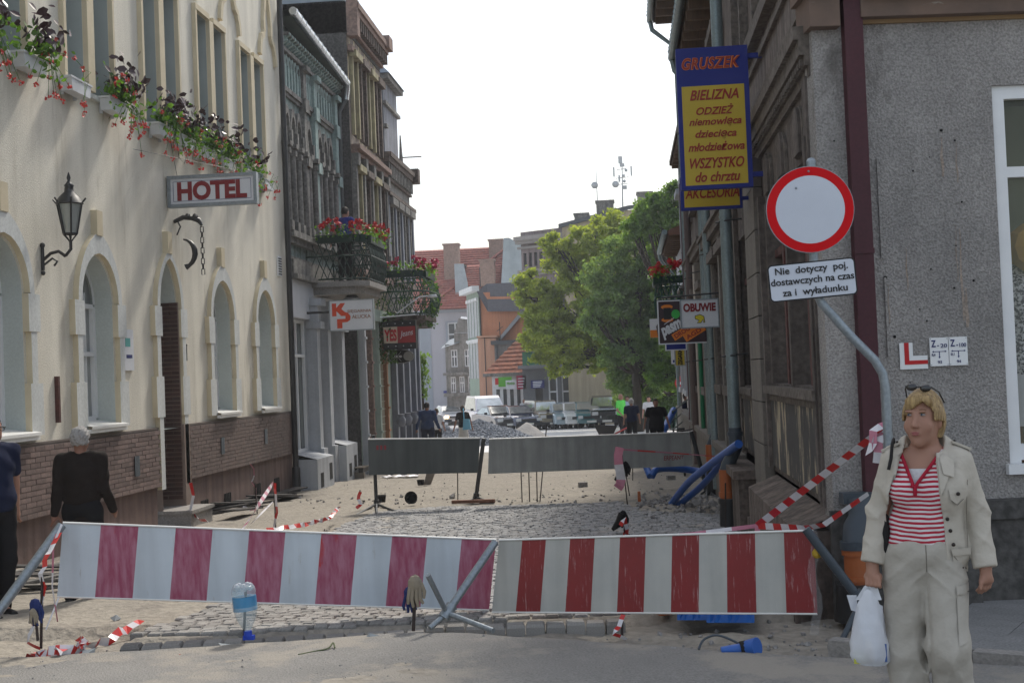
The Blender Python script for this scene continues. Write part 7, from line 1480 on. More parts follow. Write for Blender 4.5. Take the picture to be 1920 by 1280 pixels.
# pallet step
g=gr(655,897); t=root('pallet_step',(g.x,g.y,gz(g.y)),'wooden pallet set on sleepers as a step at the left shop entrance','pallet'); z=gz(g.y); wd=mat('grey_timber',(.22,.19,.155),(.14,.12,.10),sc=4,rough=.9,stretch=(1,1,6))
b=MB(); b.box(g.x-.36,g.x+.36,g.y-.05,g.y+.1,z,z+.13); b.build('sleeper',wd,t)
for k in range(4): b=MB(); b.box(g.x-.36,g.x+.36,g.y-.05+k*.17,g.y+.08+k*.17,z+.235,z+.26); b.build('top_board',wd,t)
for x in (-.33,-.02,.28): b=MB(); b.box(g.x+x-.04,g.x+x+.06,g.y-.03,g.y+.6,z+.131,z+.234); b.build('pallet_block',m_dplank,t)
# buckets and boxes
for px_,py_,r_,h,til,lb in ((715,942,.09,.12,0,'small black bucket beside the foot of the left tripod post'),(774,948,.10,.16,1.3,'black bucket tipped on its side on the edge of the setts'),(789,910,.08,.11,0,'small black bucket on the sand under the dark grey board')):
    g=gr(px_,py_); b=MB(); A=Matrix.Rotation(til,3,'X'); b.lathe([(r_*.8,0),(r_,h),(r_*1.08,h),(r_*.92,h-.01),(r_*.7,.02)],(g.x,g.y,gz(g.y)+.01+(r_ if til else 0)),14,axis=A); o=b.build('bucket',m_gblk); tag(o,lb,'bucket')
g=gr(803,908); b=MB(); b.prism([(-.09,0),(.05,0),(.14,.22),(-.02,.24)],-.06,.06); b.v=[(g.x+x,g.y+z,gz(g.y)+y) for x,y,z in b.v]; o=b.build('timber_offcut',wd); tag(o,'pale leaning timber offcut under the dark grey board','timber')
b=MB(); g=gr(750,894); V=[]
for j in range(5):
    for i in range(12): V.append((g.x-.45+.08*i,g.y-.15+j*.1,gz(g.y)+.01+.05*max(0,hn(i*.7,j,1,4)+.2)))
b.add(V,[(j*12+i,j*12+i+1,(j+1)*12+i+1,(j+1)*12+i) for j in range(4) for i in range(11)]); o=b.build('white_sheet',m_tw); tag(o,'white plastic sheet on the ground below the dark grey board','plastic sheet')
b=MB(); 
for _ in range(9): b.rock((g.x+random.uniform(-.4,.1),g.y+.3,gz(g.y)+.08),.09)
o=b.build('dark_clods',m_gblk); tag(o,'dark clods lying behind the white plastic sheet','clods','x' if 0 else None)
# bicycle
t=root('bicycle',(1.05,27,gz(27)),'dark bicycle leaning by the wall behind the right end of the scratched grey board','bicycle')
def Rg(b,c,r,n=20,rr=.018): b.tube([(c[0],c[1]+r*math.cos(a),c[2]+r*math.sin(a)) for a in np.linspace(0,2*math.pi,n)],rr,5,cap=False)
z=gz(27)+.34
for yy in (26.5,27.55):
    w=MB(); Rg(w,(1.1,yy,z),.33); wo=w.build('wheel',m_tyre,t); w=MB()
    for k in range(10): a=k*.628; w.tube([(1.1,yy,z),(1.1,yy+.32*math.cos(a),z+.32*math.sin(a))],.003,3)
    w.build('spokes',m_steel,wo)
b=MB(); 
for p,q in (((26.5,0),(26.62,.52)),((26.62,.5),(27.15,.0)),((26.62,.5),(27.3,.48)),((27.15,.0),(27.32,.55)),((27.55,0),(27.15,0)),((27.55,0),(27.3,.45))): b.tube([(1.1,p[0],z+p[1]),(1.1,q[0],z+q[1])],.018,6)
b.build('frame',m_maroon,t); b=MB(); b.tube([(.85,26.65,z+.62),(1.1,26.6,z+.58),(1.35,26.65,z+.62)],.014,5); b.tube([(1.1,26.62,z+.5),(1.1,26.6,z+.6)],.018,5); b.build('handlebar',m_black,t); b=MB(); b.obox(Matrix.Translation((1.1,27.33,z+.58)),.14,.26,.06); b.build('saddle',m_gblk,t)
# black sack + mossy cloth on the wall
b=MB(); c=onY(1350,752,22.2); b.ball((c.x,c.y,c.z),.17,10,jit=.25,flat=(1,.8,1.6)); o=b.build('black_sack',m_gblk); tag(o,'black plastic sack hanging at a window sill on the right facade','sack')
b=MB(); c=onY(1346,800,22.0); b.ball((c.x,c.y,c.z),.12,10,jit=.2,flat=(1,.8,2.6)); o=b.build('mossy_cloth',mat('mossy_green_cloth',(.12,.12,.035),(.08,.08,.03),sc=14,rough=.95)); tag(o,'mossy green cloth hanging below the black sack on the right facade','cloth')
t=root('side_drain_outlet',(1.3,21.3,gz(21)),'smaller orange drain pipe with dark elbow behind the blue pipes','drain pipe'); c=onY(1333,850,21.3)
b=MB(); b.tube([(1.5,21.3,c.z+.5),(1.4,21.3,c.z+.3),(c.x,21.3,c.z+.12)],.075,10); b.build('elbow',m_greyp,t); b=MB(); b.tube([(c.x,21.3,c.z+.15),(c.x,21.3,c.z-.15)],.085,10); b.build('orange_pipe',m_orange,t); b=MB(); b.tube([(c.x,21.3,c.z-.14),(c.x,21.3,gz(21)-.05)],.09,10); b.build('rubber_sleeve',m_black,t)
# railing on the right far
t=root('green_handrail',(1.0,38,gz(38)),'dark green tubular handrail with steps beyond the man in black T-shirt','handrail'); b=MB(); a=onY(1261,772,38); c=onY(1300,740,36)
for dz in (0,-.25,-.5): b.tube([(a.x,38,a.z+dz),(c.x,36,c.z+dz)],.022,5)
b.tube([(a.x,38,a.z+.05),(a.x,38,gz(38)-.3)],.03,5); b.tube([(c.x,36,c.z+.05),(c.x,36,gz(36)-.3)],.03,5); b.build('rail',m_blkmet,t)
b=MB(); b.box(.9,1.55,35.5,38.0,gz(37)-.3,gz(37)+.16); b.build('step',m_pave,t)
# wheelbarrow
g=gr(1140,822); x,y,z=g.x,44.0,gz(44); x=onY(1138,808,44).x
t=root('wheelbarrow',(x,y,z),'dark wheelbarrow parked in front of the black off-road car','wheelbarrow'); b=MB(); b.add([(x-.25,y-.3,z+.35),(x+.2,y-.3,z+.35),(x+.2,y+.3,z+.35),(x-.25,y+.3,z+.35),(x-.42,y-.4,z+.72),(x+.35,y-.4,z+.66),(x+.35,y+.4,z+.66),(x-.42,y+.4,z+.72)],[(0,3,2,1),(0,1,5,4),(1,2,6,5),(2,3,7,6),(3,0,4,7)]); b.build('tray',m_gblk,t)
b=MB(); b.tube([(x-.5,y-.2,z+.2),(x+.2,y-.22,z+.36),(x+.75,y-.25,z+.62)],.02,5); b.tube([(x-.5,y+.2,z+.2),(x+.2,y+.22,z+.36),(x+.75,y+.25,z+.62)],.02,5); b.tube([(x+.3,y-.2,z+.4),(x+.35,y-.2,z)],.02,5); b.tube([(x+.3,y+.2,z+.4),(x+.35,y+.2,z)],.02,5); b.build('frame',mat('red_frame_paint',(.3,.03,.03),rough=.5),t)
b=MB(); b.lathe([(.05,-.04),(.18,-.04),(.18,.04),(.05,.04)],(x-.5,y,z+.18),12,axis=Matrix.Rotation(math.pi/2,3,'X')); b.build('wheel',m_tyre,t)
# green construction fence at far left behind the man
t=root('green_barrier_mesh',(-6.6,39.5,gz(39.5)),'low green mesh guard rail beside the shrub on the left','guard rail'); a=onY(766,780,39.5); c=onY(790,782,39.5); b=MB()
for dz in (0,-.3,-.6,-.85): b.tube([(a.x,39.5,a.z+dz),(c.x,39.5,c.z+dz)],.02,4)
for k in range(5): xx=a.x+(c.x-a.x)*k/4; b.tube([(xx,39.5,a.z),(xx,39.5,a.z-1)],.015,4)
b.build('rail',mat('bright_green_mesh',(.02,.22,.10),rough=.6),t)
# ================= PEOPLE : signed-distance bodies, surface-net meshes =================
HS=1.0; HV=np.array([.97,1.02,1.13])
class Field:
    def __init__(s,lo,hi,h):
        s.lo=np.array(lo,float); s.h=h; s.n=(np.ceil((np.array(hi)-s.lo)/h).astype(int)+1); s.F=np.full(s.n,.06,np.float32)
        s.ax=[(s.lo[i]+h*np.arange(s.n[i])).astype(np.float32) for i in range(3)]
    def sl(s,lo,hi):
        a=np.clip(np.floor((np.array(lo)-s.lo)/s.h).astype(int),0,s.n); b=np.clip(np.ceil((np.array(hi)-s.lo)/s.h).astype(int)+1,0,s.n); return tuple(slice(int(a[i]),int(b[i])) for i in range(3))
    def pts(s,q): return np.meshgrid(s.ax[0][q[0]],s.ax[1][q[1]],s.ax[2][q[2]],indexing='ij')
    def mix(s,q,d,k):
        A=s.F[q]; 
        if k>0: hh=np.clip(.5+.5*(A-d)/k,0,1); s.F[q]=A*(1-hh)+d*hh-k*hh*(1-hh)
        else: s.F[q]=np.minimum(A,d)
    def cone(s,a,b,ra,rb,k=.02,sub=False,fl=1.0):
        a=np.array(a,float);b=np.array(b,float); m=max(ra,rb)+.065; q=s.sl(np.minimum(a,b)-m,np.maximum(a,b)+m); X,Y,Z=s.pts(q)
        if X.size==0: return
        ba=b-a; t=np.clip(((X-a[0])*ba[0]+(Y-a[1])*ba[1]+(Z-a[2])*ba[2])/max(1e-9,ba@ba),0,1)
        d=np.sqrt((X-a[0]-t*ba[0])**2+((Y-a[1]-t*ba[1])/fl)**2+(Z-a[2]-t*ba[2])**2)-(ra+(rb-ra)*t); s.mix(q,d,k)
    def ell(s,c,r,k=.02,R=None):
        c=np.array(c,float); r=np.array(r,float)*(HV if R is not None else 1); m=r.max()+.065; q=s.sl(c-m,c+m); X,Y,Z=s.pts(q)
        if X.size==0: return
        x,y,z=X-c[0],Y-c[1],Z-c[2]
        if R is not None: x,y,z=[R[0][i]*x+R[1][i]*y+R[2][i]*z for i in range(3)]
        k0=np.sqrt((x/r[0])**2+(y/r[1])**2+(z/r[2])**2); k1=np.sqrt((x/r[0]**2)**2+(y/r[1]**2)**2+(z/r[2]**2)**2)
        s.mix(q,k0*(k0-1)/np.maximum(k1,1e-6),k)
    def carve(s,fn,k=0):   # subtract region where fn(X,Y,Z)<0
        X,Y,Z=s.pts((slice(None),)*3); s.F=np.maximum(s.F,-fn(X,Y,Z).astype(np.float32))
    def clip(s,fn): X,Y,Z=s.pts((slice(None),)*3); s.F=np.maximum(s.F,fn(X,Y,Z).astype(np.float32))
    def disp(s,fn): X,Y,Z=s.pts((slice(None),)*3); s.F=s.F+fn(X,Y,Z).astype(np.float32)
    def front(s,x,z):   # first y (from the front, -y) where inside
        i=int(round((x-s.lo[0])/s.h)); k=int(round((z-s.lo[2])/s.h)); col=s.F[np.clip(i,0,s.n[0]-1),:,np.clip(k,0,s.n[2]-1)]; w=np.where(col<0)[0]
        if len(w)==0: return 0.0
        j=w[0]; 
        if j==0: return s.ax[1][0]
        a,b=col[j-1],col[j]; return float(s.ax[1][j-1]+s.h*a/(a-b))
    def mesh(s,name,m,parent):
        F=s.F; nx,ny,nz=F.shape; F=F.copy(); F[0]=F[-1]=.05; F[:,0]=F[:,-1]=.05; F[:,:,0]=F[:,:,-1]=.05
        I=F<0; C=I[:-1,:-1,:-1].astype(np.int8)
        cnt=np.zeros((nx-1,ny-1,nz-1),np.int8)
        for dx in (0,1):
            for dy in (0,1):
                for dz in (0,1): cnt+=I[dx:nx-1+dx,dy:ny-1+dy,dz:nz-1+dz]
        act=(cnt>0)&(cnt<8); idx=np.full(act.shape,-1,np.int32); N=int(act.sum()); idx[act]=np.arange(N); ci=np.argwhere(act)
        P=np.zeros((N,3)); Wt=np.zeros(N)
        cor=[(a,b,c) for a in (0,1) for b in (0,1) for c in (0,1)]
        val={c:F[ci[:,0]+c[0],ci[:,1]+c[1],ci[:,2]+c[2]] for c in cor}
        for c in cor:
            for ax in range(3):
                if c[ax]==0:
                    e=list(c); e[ax]=1; e=tuple(e); v0,v1=val[c],val[e]; m_=(v0<0)!=(v1<0); t=np.where(m_,v0/np.where(np.abs(v0-v1)<1e-9,1,v0-v1),0); p=np.repeat(np.array([c],float),N,0); p[:,ax]=t; P+=p*m_[:,None]; Wt+=m_
        P=(P/Wt[:,None]+ci)*s.h+s.lo
        Q=[]
        for ax in range(3):
            o=[1,1,1]; 
            A=[slice(1,-1)]*3; A[ax]=slice(0,-1); B=[slice(1,-1)]*3; B[ax]=slice(1,None)
            f0=I[tuple(A)]; f1=I[tuple(B)]; ch=np.argwhere(f0!=f1); 
            if len(ch)==0: continue
            sgn=f0[tuple(ch.T)]; off=np.array([1,1,1]); off[ax]=0; g=ch+off
            b_,c_=[(1,2),(2,0),(0,1)][ax]; db=np.zeros(3,int); dc=np.zeros(3,int); db[b_]=1; dc[c_]=1
            i0=idx[tuple((g-db-dc).T)]; i1=idx[tuple((g-dc).T)]; i2=idx[tuple(g.T)]; i3=idx[tuple((g-db).T)]
            q=np.stack([i0,i1,i2,i3],1); q[~sgn]=q[~sgn][:,::-1]; Q.append(q)
        Q=np.concatenate(Q); Q=Q[(Q>=0).all(1)]
        # one light smoothing pass
        for _ in range(2):
            S_=np.zeros_like(P); n_=np.zeros(N)
            for a,b in ((0,1),(1,2),(2,3),(3,0)):
                np.add.at(S_,Q[:,a],P[Q[:,b]]); np.add.at(n_,Q[:,a],1); np.add.at(S_,Q[:,b],P[Q[:,a]]); np.add.at(n_,Q[:,b],1)
            P=.6*P+.4*S_/np.maximum(n_,1)[:,None]
        me=bpy.data.meshes.new(name); M_=len(Q); me.vertices.add(N); me.vertices.foreach_set('co',P.astype(np.float32).ravel()); me.loops.add(4*M_); me.loops.foreach_set('vertex_index',Q.astype(np.int32).ravel()); me.polygons.add(M_); me.polygons.foreach_set('loop_start',np.arange(0,4*M_,4,dtype=np.int32)); me.polygons.foreach_set('loop_total',np.full(M_,4,dtype=np.int32)); me.polygons.foreach_set('use_smooth',np.ones(M_,bool)); me.update(); me.validate()
        me.materials.append(m); o=bpy.data.objects.new(name,me); COL.objects.link(o); o.parent=parent; WL[o.name]=WL[parent.name]; return o
def hand(F,w,dirn,s=1,curl=.4,k=.006,thumb=(0,-1,0),side=(1,0,0)):
    w=Vector(w); d=Vector(dirn).normalized(); sd=Vector(side); th=Vector(thumb)
    F.cone(w,w+d*.045*s,.024*s,.03*s,.01); c=w+d*.06*s; F.cone(c-sd*.022*s,c+sd*.022*s,.019*s,.019*s,.01)
    nrm=d.cross(sd)
    for i,(o,l) in enumerate(((-.030,.070),(-.010,.080),(.010,.075),(.029,.060))):
        p0=c+sd*o*s; p1=p0+(d+nrm*curl*.4).normalized()*l*.5*s; p2=p1+(d+nrm*curl*1.4).normalized()*l*.5*s
        F.cone(p0,p1,.010*s,.009*s,k); F.cone(p1,p2,.009*s,.0075*s,k)
    p0=w+d*.03*s+th*.02*s; p1=p0+(d*.7+th*.7).normalized()*.04*s; F.cone(p0,p1,.012*s,.010*s,k); F.cone(p1,p1+(d*.9+th*.2).normalized()*.03*s,.010*s,.008*s,k)
m_skin=mat('skin_tone',(.37,.205,.145),(.32,.165,.115),sc=9,rough=.55,spec=.35); m_skin2=mat('tanned_skin',(.27,.14,.095),(.22,.11,.08),sc=9,rough=.55)
m_shoe=mat('black_shoe',(.015,.014,.014),rough=.5)
def cloth(n,c,c2=None,**k): return mat(n,c,c2,sc=k.pop('sc',14),rough=.9,spec=.15,speck=.06,bsc=90,**k)
def person(label,loc,rz,H,top,bot,hair,skin=m_skin2,sleeve='short',bulk=1.0,stride=.12,arms=((-.30,.02),(.30,.02)),longtop=.0,res=.016,hairlen=0,lean=0,skirt=False,shoes=m_shoe,arm_out=.06,bald=False,topname='shirt',grp=None):
    r_=root('person',loc,label,'person',grp); k_=H/1.70; r_.rotation_euler=(0,0,rz); r_.scale=(k_,k_,k_); B=bulk; WL[r_.name]=Vector((0,0,0))
    hips=[(-.09*B,0,.90),(.09*B,0,.90)]; knees=[(-.10,-stride*.6-.02,.49),(.10,stride*.2-.03,.49)]; ank=[(-.10,-stride,.09),(.10,stride+.02,.10)]
    lo=(-.48,-.36,-.02); hi=(.48,.36,1.75); ly=lambda z:-lean*max(0,z-.9)
    def mk(): return Field(lo,hi,res)
    sh=[(-.175*B,ly(1.4),1.395),(.175*B,ly(1.4),1.395)]; el=[];wr=[]
    for i,(sx,(swing,_)) in enumerate(zip((-1,1),arms)):
        e=(sx*(.175*B+arm_out),ly(1.12)+.03+.10*swing,1.12); w=(sx*(.175*B+arm_out*1.4+.01),ly(.9)-.03+.5*swing*1-.02,.88+abs(swing)*.05); el.append(e); wr.append(w)
    F=mk()   # skin body, one surface
    hc=(0,ly(1.57)-.005,1.585); F.ell(hc,(.073,.092,.112),.02); F.ell((0,hc[1]-.045,1.525),(.052,.045,.05),.03); F.cone((0,ly(1.4)+.01,1.40),(0,hc[1]+.01,1.53),.058*B**.5,.052,.02); F.cone((0,hc[1]-.088,1.585),(0,hc[1]-.103,1.563),.008,.013,.01); 
    for sx in (-1,1): F.ell((sx*.074,hc[1]+.008,1.578),(.010,.018,.028),.006)
    F.ell((0,ly(1.25),1.25),(.15*B,.095*B,.19),.03); F.ell((0,ly(1),1.0),(.135*B,.09*B,.15),.05)
    for i in range(2):
        F.cone(sh[i],el[i],.048,.038,.02); F.cone(el[i],wr[i],.038,.026,.01); dv=(Vector(wr[i])-Vector(el[i])).normalized(); hand(F,wr[i],dv,1.0,.5,side=(0,1,0),thumb=(-1 if i else 1,-.6,0))
        F.cone(hips[i],knees[i],.07,.05,.03); F.cone(knees[i],ank[i],.05,.035,.01); F.cone(ank[i],(ank[i][0],ank[i][1]-.12,.035),.035,.03,.01)
    F.mesh('body',skin,r_)
    F=mk()   # top
    zt=1.0-longtop
    F.ell((0,ly(1.27),1.27),(.178*B,.118*B,.20),.03); F.ell((0,ly(1.05)-.01*B,1.05),(.165*B,.125*B**1.5,.20),.06); F.ell((0,ly(.95),zt-.02),(.172*B,.125*B,.16),.06)
    F.cone((-.10,ly(1.42),1.425),(.10,ly(1.42),1.425),.045,.045,.03)
    for i in range(2):
        F.cone((0,ly(1.44),1.44),sh[i],.05,.058,.03)
        F.cone(sh[i],tuple(Vector(sh[i]).lerp(Vector(el[i]),.62)),.062*B**.4,.056*B**.4,.03)
        if sleeve=='long': F.cone(sh[i],el[i],.066,.055,.02); F.cone(el[i],wr[i],.055,.042,.02)
    zc=zt-.10
    F.clip(lambda X,Y,Z:zc-Z+.0*X); F.clip(lambda X,Y,Z:np.where(np.abs(X)<.09,Z-1.47,-1.0))
    F.disp(lambda X,Y,Z:.006*np.sin(Z*38+9*X+4*np.sin(Y*20))*np.sin(X*22+Z*11))
    F.mesh(topname,top,r_)
    F=mk()   # bottom
    F.ell((0,ly(.95),.95),(.165*B,.118*B,.13),.03)
    if skirt: F.cone((0,0,.92),(0,0,.52),.165*B,.20*B,.03,fl=.8); F.clip(lambda X,Y,Z:.5-Z)
    else:
        for i in range(2): F.cone(hips[i],knees[i],.092*B,.075,.03); F.cone(knees[i],ank[i],.075,.062,.02)
        F.clip(lambda X,Y,Z:.07-Z)
    F.clip(lambda X,Y,Z:Z-1.05); F.disp(lambda X,Y,Z:.005*np.sin(Z*30+14*X)*np.sin(Y*25+Z*9))
    F.mesh('skirt' if skirt else 'trousers',bot,r_)
    for i in range(2):
        F=Field((ank[i][0]-.08,ank[i][1]-.22,-.01),(ank[i][0]+.08,ank[i][1]+.1,.14),min(res,.012)); F.cone((ank[i][0],ank[i][1]+.02,.055),(ank[i][0],ank[i][1]-.15,.04),.048,.04,.02); F.clip(lambda X,Y,Z:.004-Z); F.mesh('shoe',shoes,r_)
    if hair is not None:
        F=Field((-.15,-.15+hc[1],1.35),(.15,.16+hc[1],1.75),min(res,.010)); F.ell((0,hc[1]+.012,1.60),(.084,.098,.110),.01)
        if hairlen: F.ell((0,hc[1]+.03,1.53),(.085,.075,.10),.03)
        F.carve(lambda X,Y,Z:np.maximum(np.maximum(Y-(hc[1]-.02),Z-1.645),-1.0)); F.clip(lambda X,Y,Z:(1.535-hairlen)-Z); F.carve(lambda X,Y,Z:np.maximum(np.maximum(Y-(hc[1]+.02),Z-1.60),-1.0))
        hx_=.011 if hair is h_gray else .004; F.disp(lambda X,Y,Z:hx_*np.sin(X*110+Z*40)*np.sin(Y*90+Z*95)-(.006 if hair is h_gray else 0)); F.mesh('hair',hair,r_)
    return r_
h_gray=mat('grey_hair',(.36,.35,.34),(.22,.21,.2),sc=60,rough=.8); h_dark=mat('dark_hair',(.02,.016,.013),(.03,.024,.02),sc=60,rough=.7); h_brn=mat('brown_hair',(.07,.045,.025),(.05,.03,.02),sc=60,rough=.7)
c_black=cloth('black_jersey',(.014,.013,.014)); c_jack=cloth('dark_brown_jacket',(.020,.015,.013),(.012,.009,.008)); c_dk=cloth('black_trousers',(.014,.014,.016)); c_navy=cloth('navy_jersey',(.012,.017,.045)); c_blue=cloth('blue_shirt',(.03,.055,.13)); c_green=cloth('lime_green_shirt',(.12,.62,.10),(.10,.52,.09)); c_wh=cloth('white_shirt',(.6,.6,.62)); c_royal=cloth('royal_blue_shirt',(.03,.04,.22)); c_cream=cloth('cream_skirt',(.5,.47,.43)); c_dnv=cloth('dark_navy_trousers',(.018,.025,.05))
def pl(px_,py_feet_Y,zoff=0): pass
def at_px(px_,pyhead,Y,H=1.7):
    x=onY(px_,pyhead,Y).x; z=onY(px_,pyhead,Y).z-H; return (x,Y,z)
old=at_px(150,810,11.5,1.62)
person('elderly man with white-grey hair and dark jacket seen from behind, beside the hotel',(old[0],11.5,gz(11.5)-.06),math.pi+.05,1.64,c_jack,c_dk,h_gray,sleeve='long',bulk=1.09,longtop=.26,res=.010,arm_out=.02,stride=.08,topname='jacket')
p_=at_px(-17,772,10.6,1.74)
e_=person('man in navy T-shirt and black trousers cut off by the left edge of the photo',(p_[0],10.6,gz(10.6)-.04),1.0,1.76,c_navy,c_dk,h_brn,bulk=1.05,res=.011,arm_out=.05,stride=.05,skin=m_skin)
b=MB(Matrix.Identity(4)); b.tube([(-.07,-.10,1.60),(.07,-.10,1.60)],.004,4); b.tube([(.07,-.10,1.60),(.08,.02,1.60)],.004,4); b.tube([(.035+.022*math.cos(a),-.105,1.59+.018*math.sin(a)) for a in np.linspace(0,6.28,12)],.003,4); b.build('glasses',m_black,e_,world=False)
q=at_px(634,372,28.3,1.6); person('person in a royal blue top standing behind the geraniums on the left balcony',(-6.2,28.3,3.985),math.pi-.4,min(1.72,max(1.5,onY(634,372,28.3).z-3.98)),c_royal,c_dk,h_dark,res=.02,stride=0,lean=.12,skin=m_skin)
def gp(px_,head,Y,H,*a,**k):
    x=onY(px_,head,Y).x; z=gz(Y); hz=onY(px_,head,Y).z; H=min(H*1.06,max(H*.93,hz-z)); return person(a[0],(x,Y,z),a[1],H,*a[2:],**k)
gp(800,754,38,1.75,'man in blue shirt walking away, beside the woman with the light blue bag',math.pi-.1,c_blue,c_dnv,h_dark,sleeve='long',bulk=1.15,arm_out=.07)
gp(867,760,41.5,1.66,'woman in black top and pale skirt with a light blue shoulder bag, walking away',math.pi+.3,c_black,c_cream,h_brn,skirt=True,hairlen=.02,arms=((.25,0),(-.1,0)),arm_out=.10,bulk=.95)
bg=root('shoulder_bag',(onY(874,800,41.3).x,41.3,gz(41)+.9),'light blue cloth shoulder bag carried by the woman in the black top','bag'); b=MB(); x=onY(876,800,41.3).x; z=gz(41.3); b.prism([(-.13,0),(.13,.02),(.10,.34),(-.10,.36)],-.04,.04); b.v=[(x+p[0],41.2+p[2],z+.78+p[1]) for p in b.v]; b.build('bag_body',mat('light_blue_cloth',(.16,.40,.55),rough=.9),bg); b=MB(); b.tube([(x-.08,41.2,z+1.12),(x-.10,41.25,z+1.42),(x-.12,41.4,z+1.46)],.02,5); b.build('strap',mat('light_blue_cloth',(.16,.4,.55)),bg)
gp(1163,738,48,1.80,'man in bright lime green T-shirt standing by the black off-road car',.9,c_green,c_dk,None,bulk=1.0,skin=m_skin2,arms=((-.5,0),(.1,0)))
gp(1183,747,41,1.70,'grey-haired man in dark polo shirt seen from behind, right of the green T-shirt',math.pi,c_navy,c_dk,h_gray,bulk=1.05)
gp(1229,748,35,1.68,'stocky man with moustache in black T-shirt walking towards the viewer',.1,c_black,c_dk,h_dark,bulk=1.28,arms=((.2,0),(-.2,0)),arm_out=.09)
gp(1216,744,50,1.75,'dark-haired man in white shirt just behind the man in black T-shirt',0,c_wh,c_dk,h_dark,skin=m_skin)
gp(1286,736,37.5,1.75,'person in dark checked shirt leaning against the wall by the green handrail',1.2,c_navy,c_dk,h_dark,sleeve='long')
gp(982,748,74,1.72,'bald man in white shirt in front of the shops, above the navy saloon',math.pi,c_wh,c_dk,None,skin=m_skin)
gp(1063,745,70+9.5,1.78,'man in dark clothes behind the roofs of the parked cars',0,c_black,c_dk,None,res=.03)
gp(1148,747,83,1.75,'grey-haired person behind the roof of the black off-road car',0,c_dk,c_dk,h_gray,res=.03)
gp(1176,742,56,1.75,'person in pale blue shirt behind the man in the dark polo shirt',0,cloth('pale_blue_shirt',(.35,.4,.5)),c_dk,h_dark,res=.03)
gp(818,768,42,1.62,'person in pale top walking close at the right of the man in blue shirt',math.pi,c_wh,c_dk,h_brn,res=.025)
gp(779,764,45,1.66,'person in faded red top, half hidden left of the man in blue shirt',math.pi,cloth('faded_red_top',(.3,.07,.08)),c_dk,h_dark,res=.025)
# ---------------- woman with the carrier bag ----------------
wc_=onD(1737,1000,5.63); wx,wy=wc_.x,wc_.y
lady=root('person',(wx,wy,0.0),'blonde woman with sunglasses on her head, cream jacket and striped top, walking at right','person'); WL[lady.name]=Vector((0,0,0)); lady.rotation_euler=(0,0,-math.atan2(wx,wy)*.75)
def lx(px_,py_): return ((px_-1737)-.04*(py_-1000))/426
def lz(px_,py_): return (1430-py_-.04*(px_-1737))/426
lo=(-.36,-.26,-.02); hi=(.36,.24,1.72); R=.006
sR=(-.118,.0,1.325); sL=(.148,.0,1.32); eR=(-.190,.03,1.105); eL=(.208,.035,1.11); wR=(-.236,-.02,.885); wL_=(.236,-.03,.865)
hpR=(-.098,0,.86); hpL=(.062,0,.86); kR=(-.108,-.0,.50); kL=(.062,-.11,.53); aR=(-.09,.02,.10); aL=(.10,.06,.14)
hc=Vector((.008,-.01,1.517)); yaw=math.radians(-24); Rh=Matrix.Rotation(yaw,3,'Z')@Matrix.Rotation(math.radians(-6),3,'X'); Rn=[[Rh[i][j] for j in range(3)] for i in range(3)]
def hp(x,y,z): return tuple(hc+Rh@Vector((x*HV[0],y*HV[1],z*HV[2])))
F=Field(lo,hi,.005)
F.ell(hp(0,.012,.02),(.074,.090,.092),.02,Rn); F.ell(hp(0,-.035,-.045),(.056,.052,.068),.03,Rn); F.ell(hp(0,-.058,-.098),(.022,.02,.018),.02,Rn)
for sx in (-1,1):
    F.ell(hp(sx*.038,-.058,-.035),(.026,.018,.024),.02,Rn); F.ell(hp(sx*.032,-.079,.022),(.022,.008,.006),.012,Rn); F.ell(hp(sx*.073,.012,-.012),(.010,.017,.028),.006,Rn)
F.cone(hp(0,-.080,.006),hp(0,-.103,-.034),.008,.012,.012); F.ell(hp(-.011,-.092,-.036),(.008,.009,.007),.006,Rn); F.ell(hp(.011,-.092,-.036),(.008,.009,.007),.006,Rn)
F.ell(hp(0,-.084,-.064),(.021,.009,.010),.008,Rn)
F.cone((.012,.03,1.33),hp(0,.02,-.05),.062,.055,.03); F.cone((-.10,.02,1.335),(.12,.02,1.335),.05,.05,.04)
F.ell((.015,0,1.22),(.145,.098,.16),.03); F.ell((.005,0,1.02),(.13,.09,.15),.05); F.ell((-.01,.01,.9),(.15,.105,.12),.04)
F.cone(sR,eR,.046,.038,.02); F.cone(eR,wR,.038,.026,.01); F.cone(sL,eL,.046,.038,.02); F.cone(eL,wL_,.038,.026,.01)
hand(F,wL_,(.0,-.12,-1),.92,1.0,.004,thumb=(-.6,-.7,-.2),side=(-.75,-.65,0))
# right hand closed on the bag handles
w=Vector(wR); F.cone(w,w+Vector((0,-.01,-.045)),.026,.03,.01); c=w+Vector((.0,-.015,-.062)); F.cone(c+Vector((-.018,.02,0)),c+Vector((.018,-.02,0)),.022,.022,.01)
for i in range(4):
    o=Vector((-.026+.017*i,.006-.010*i,0)); F.cone(c+o+Vector((0,-.012,-.002)),c+o+Vector((0,-.024,-.028)),.0098,.009,.004); F.cone(c+o+Vector((0,-.024,-.028)),c+o+Vector((.004,-.004,-.038)),.009,.008,.004)
F.cone(c+Vector((.03,-.012,.01)),c+Vector((.026,-.032,-.018)),.011,.009,.005)
for a_,k2,h2 in ((aR,kR,hpR),(aL,kL,hpL)): F.cone(h2,k2,.07,.05,.03); F.cone(k2,a_,.048,.035,.02); F.cone(a_,(a_[0],a_[1]-.12,a_[2]-.07),.032,.028,.01)
F.mesh('body',m_skin,lady); FB=F
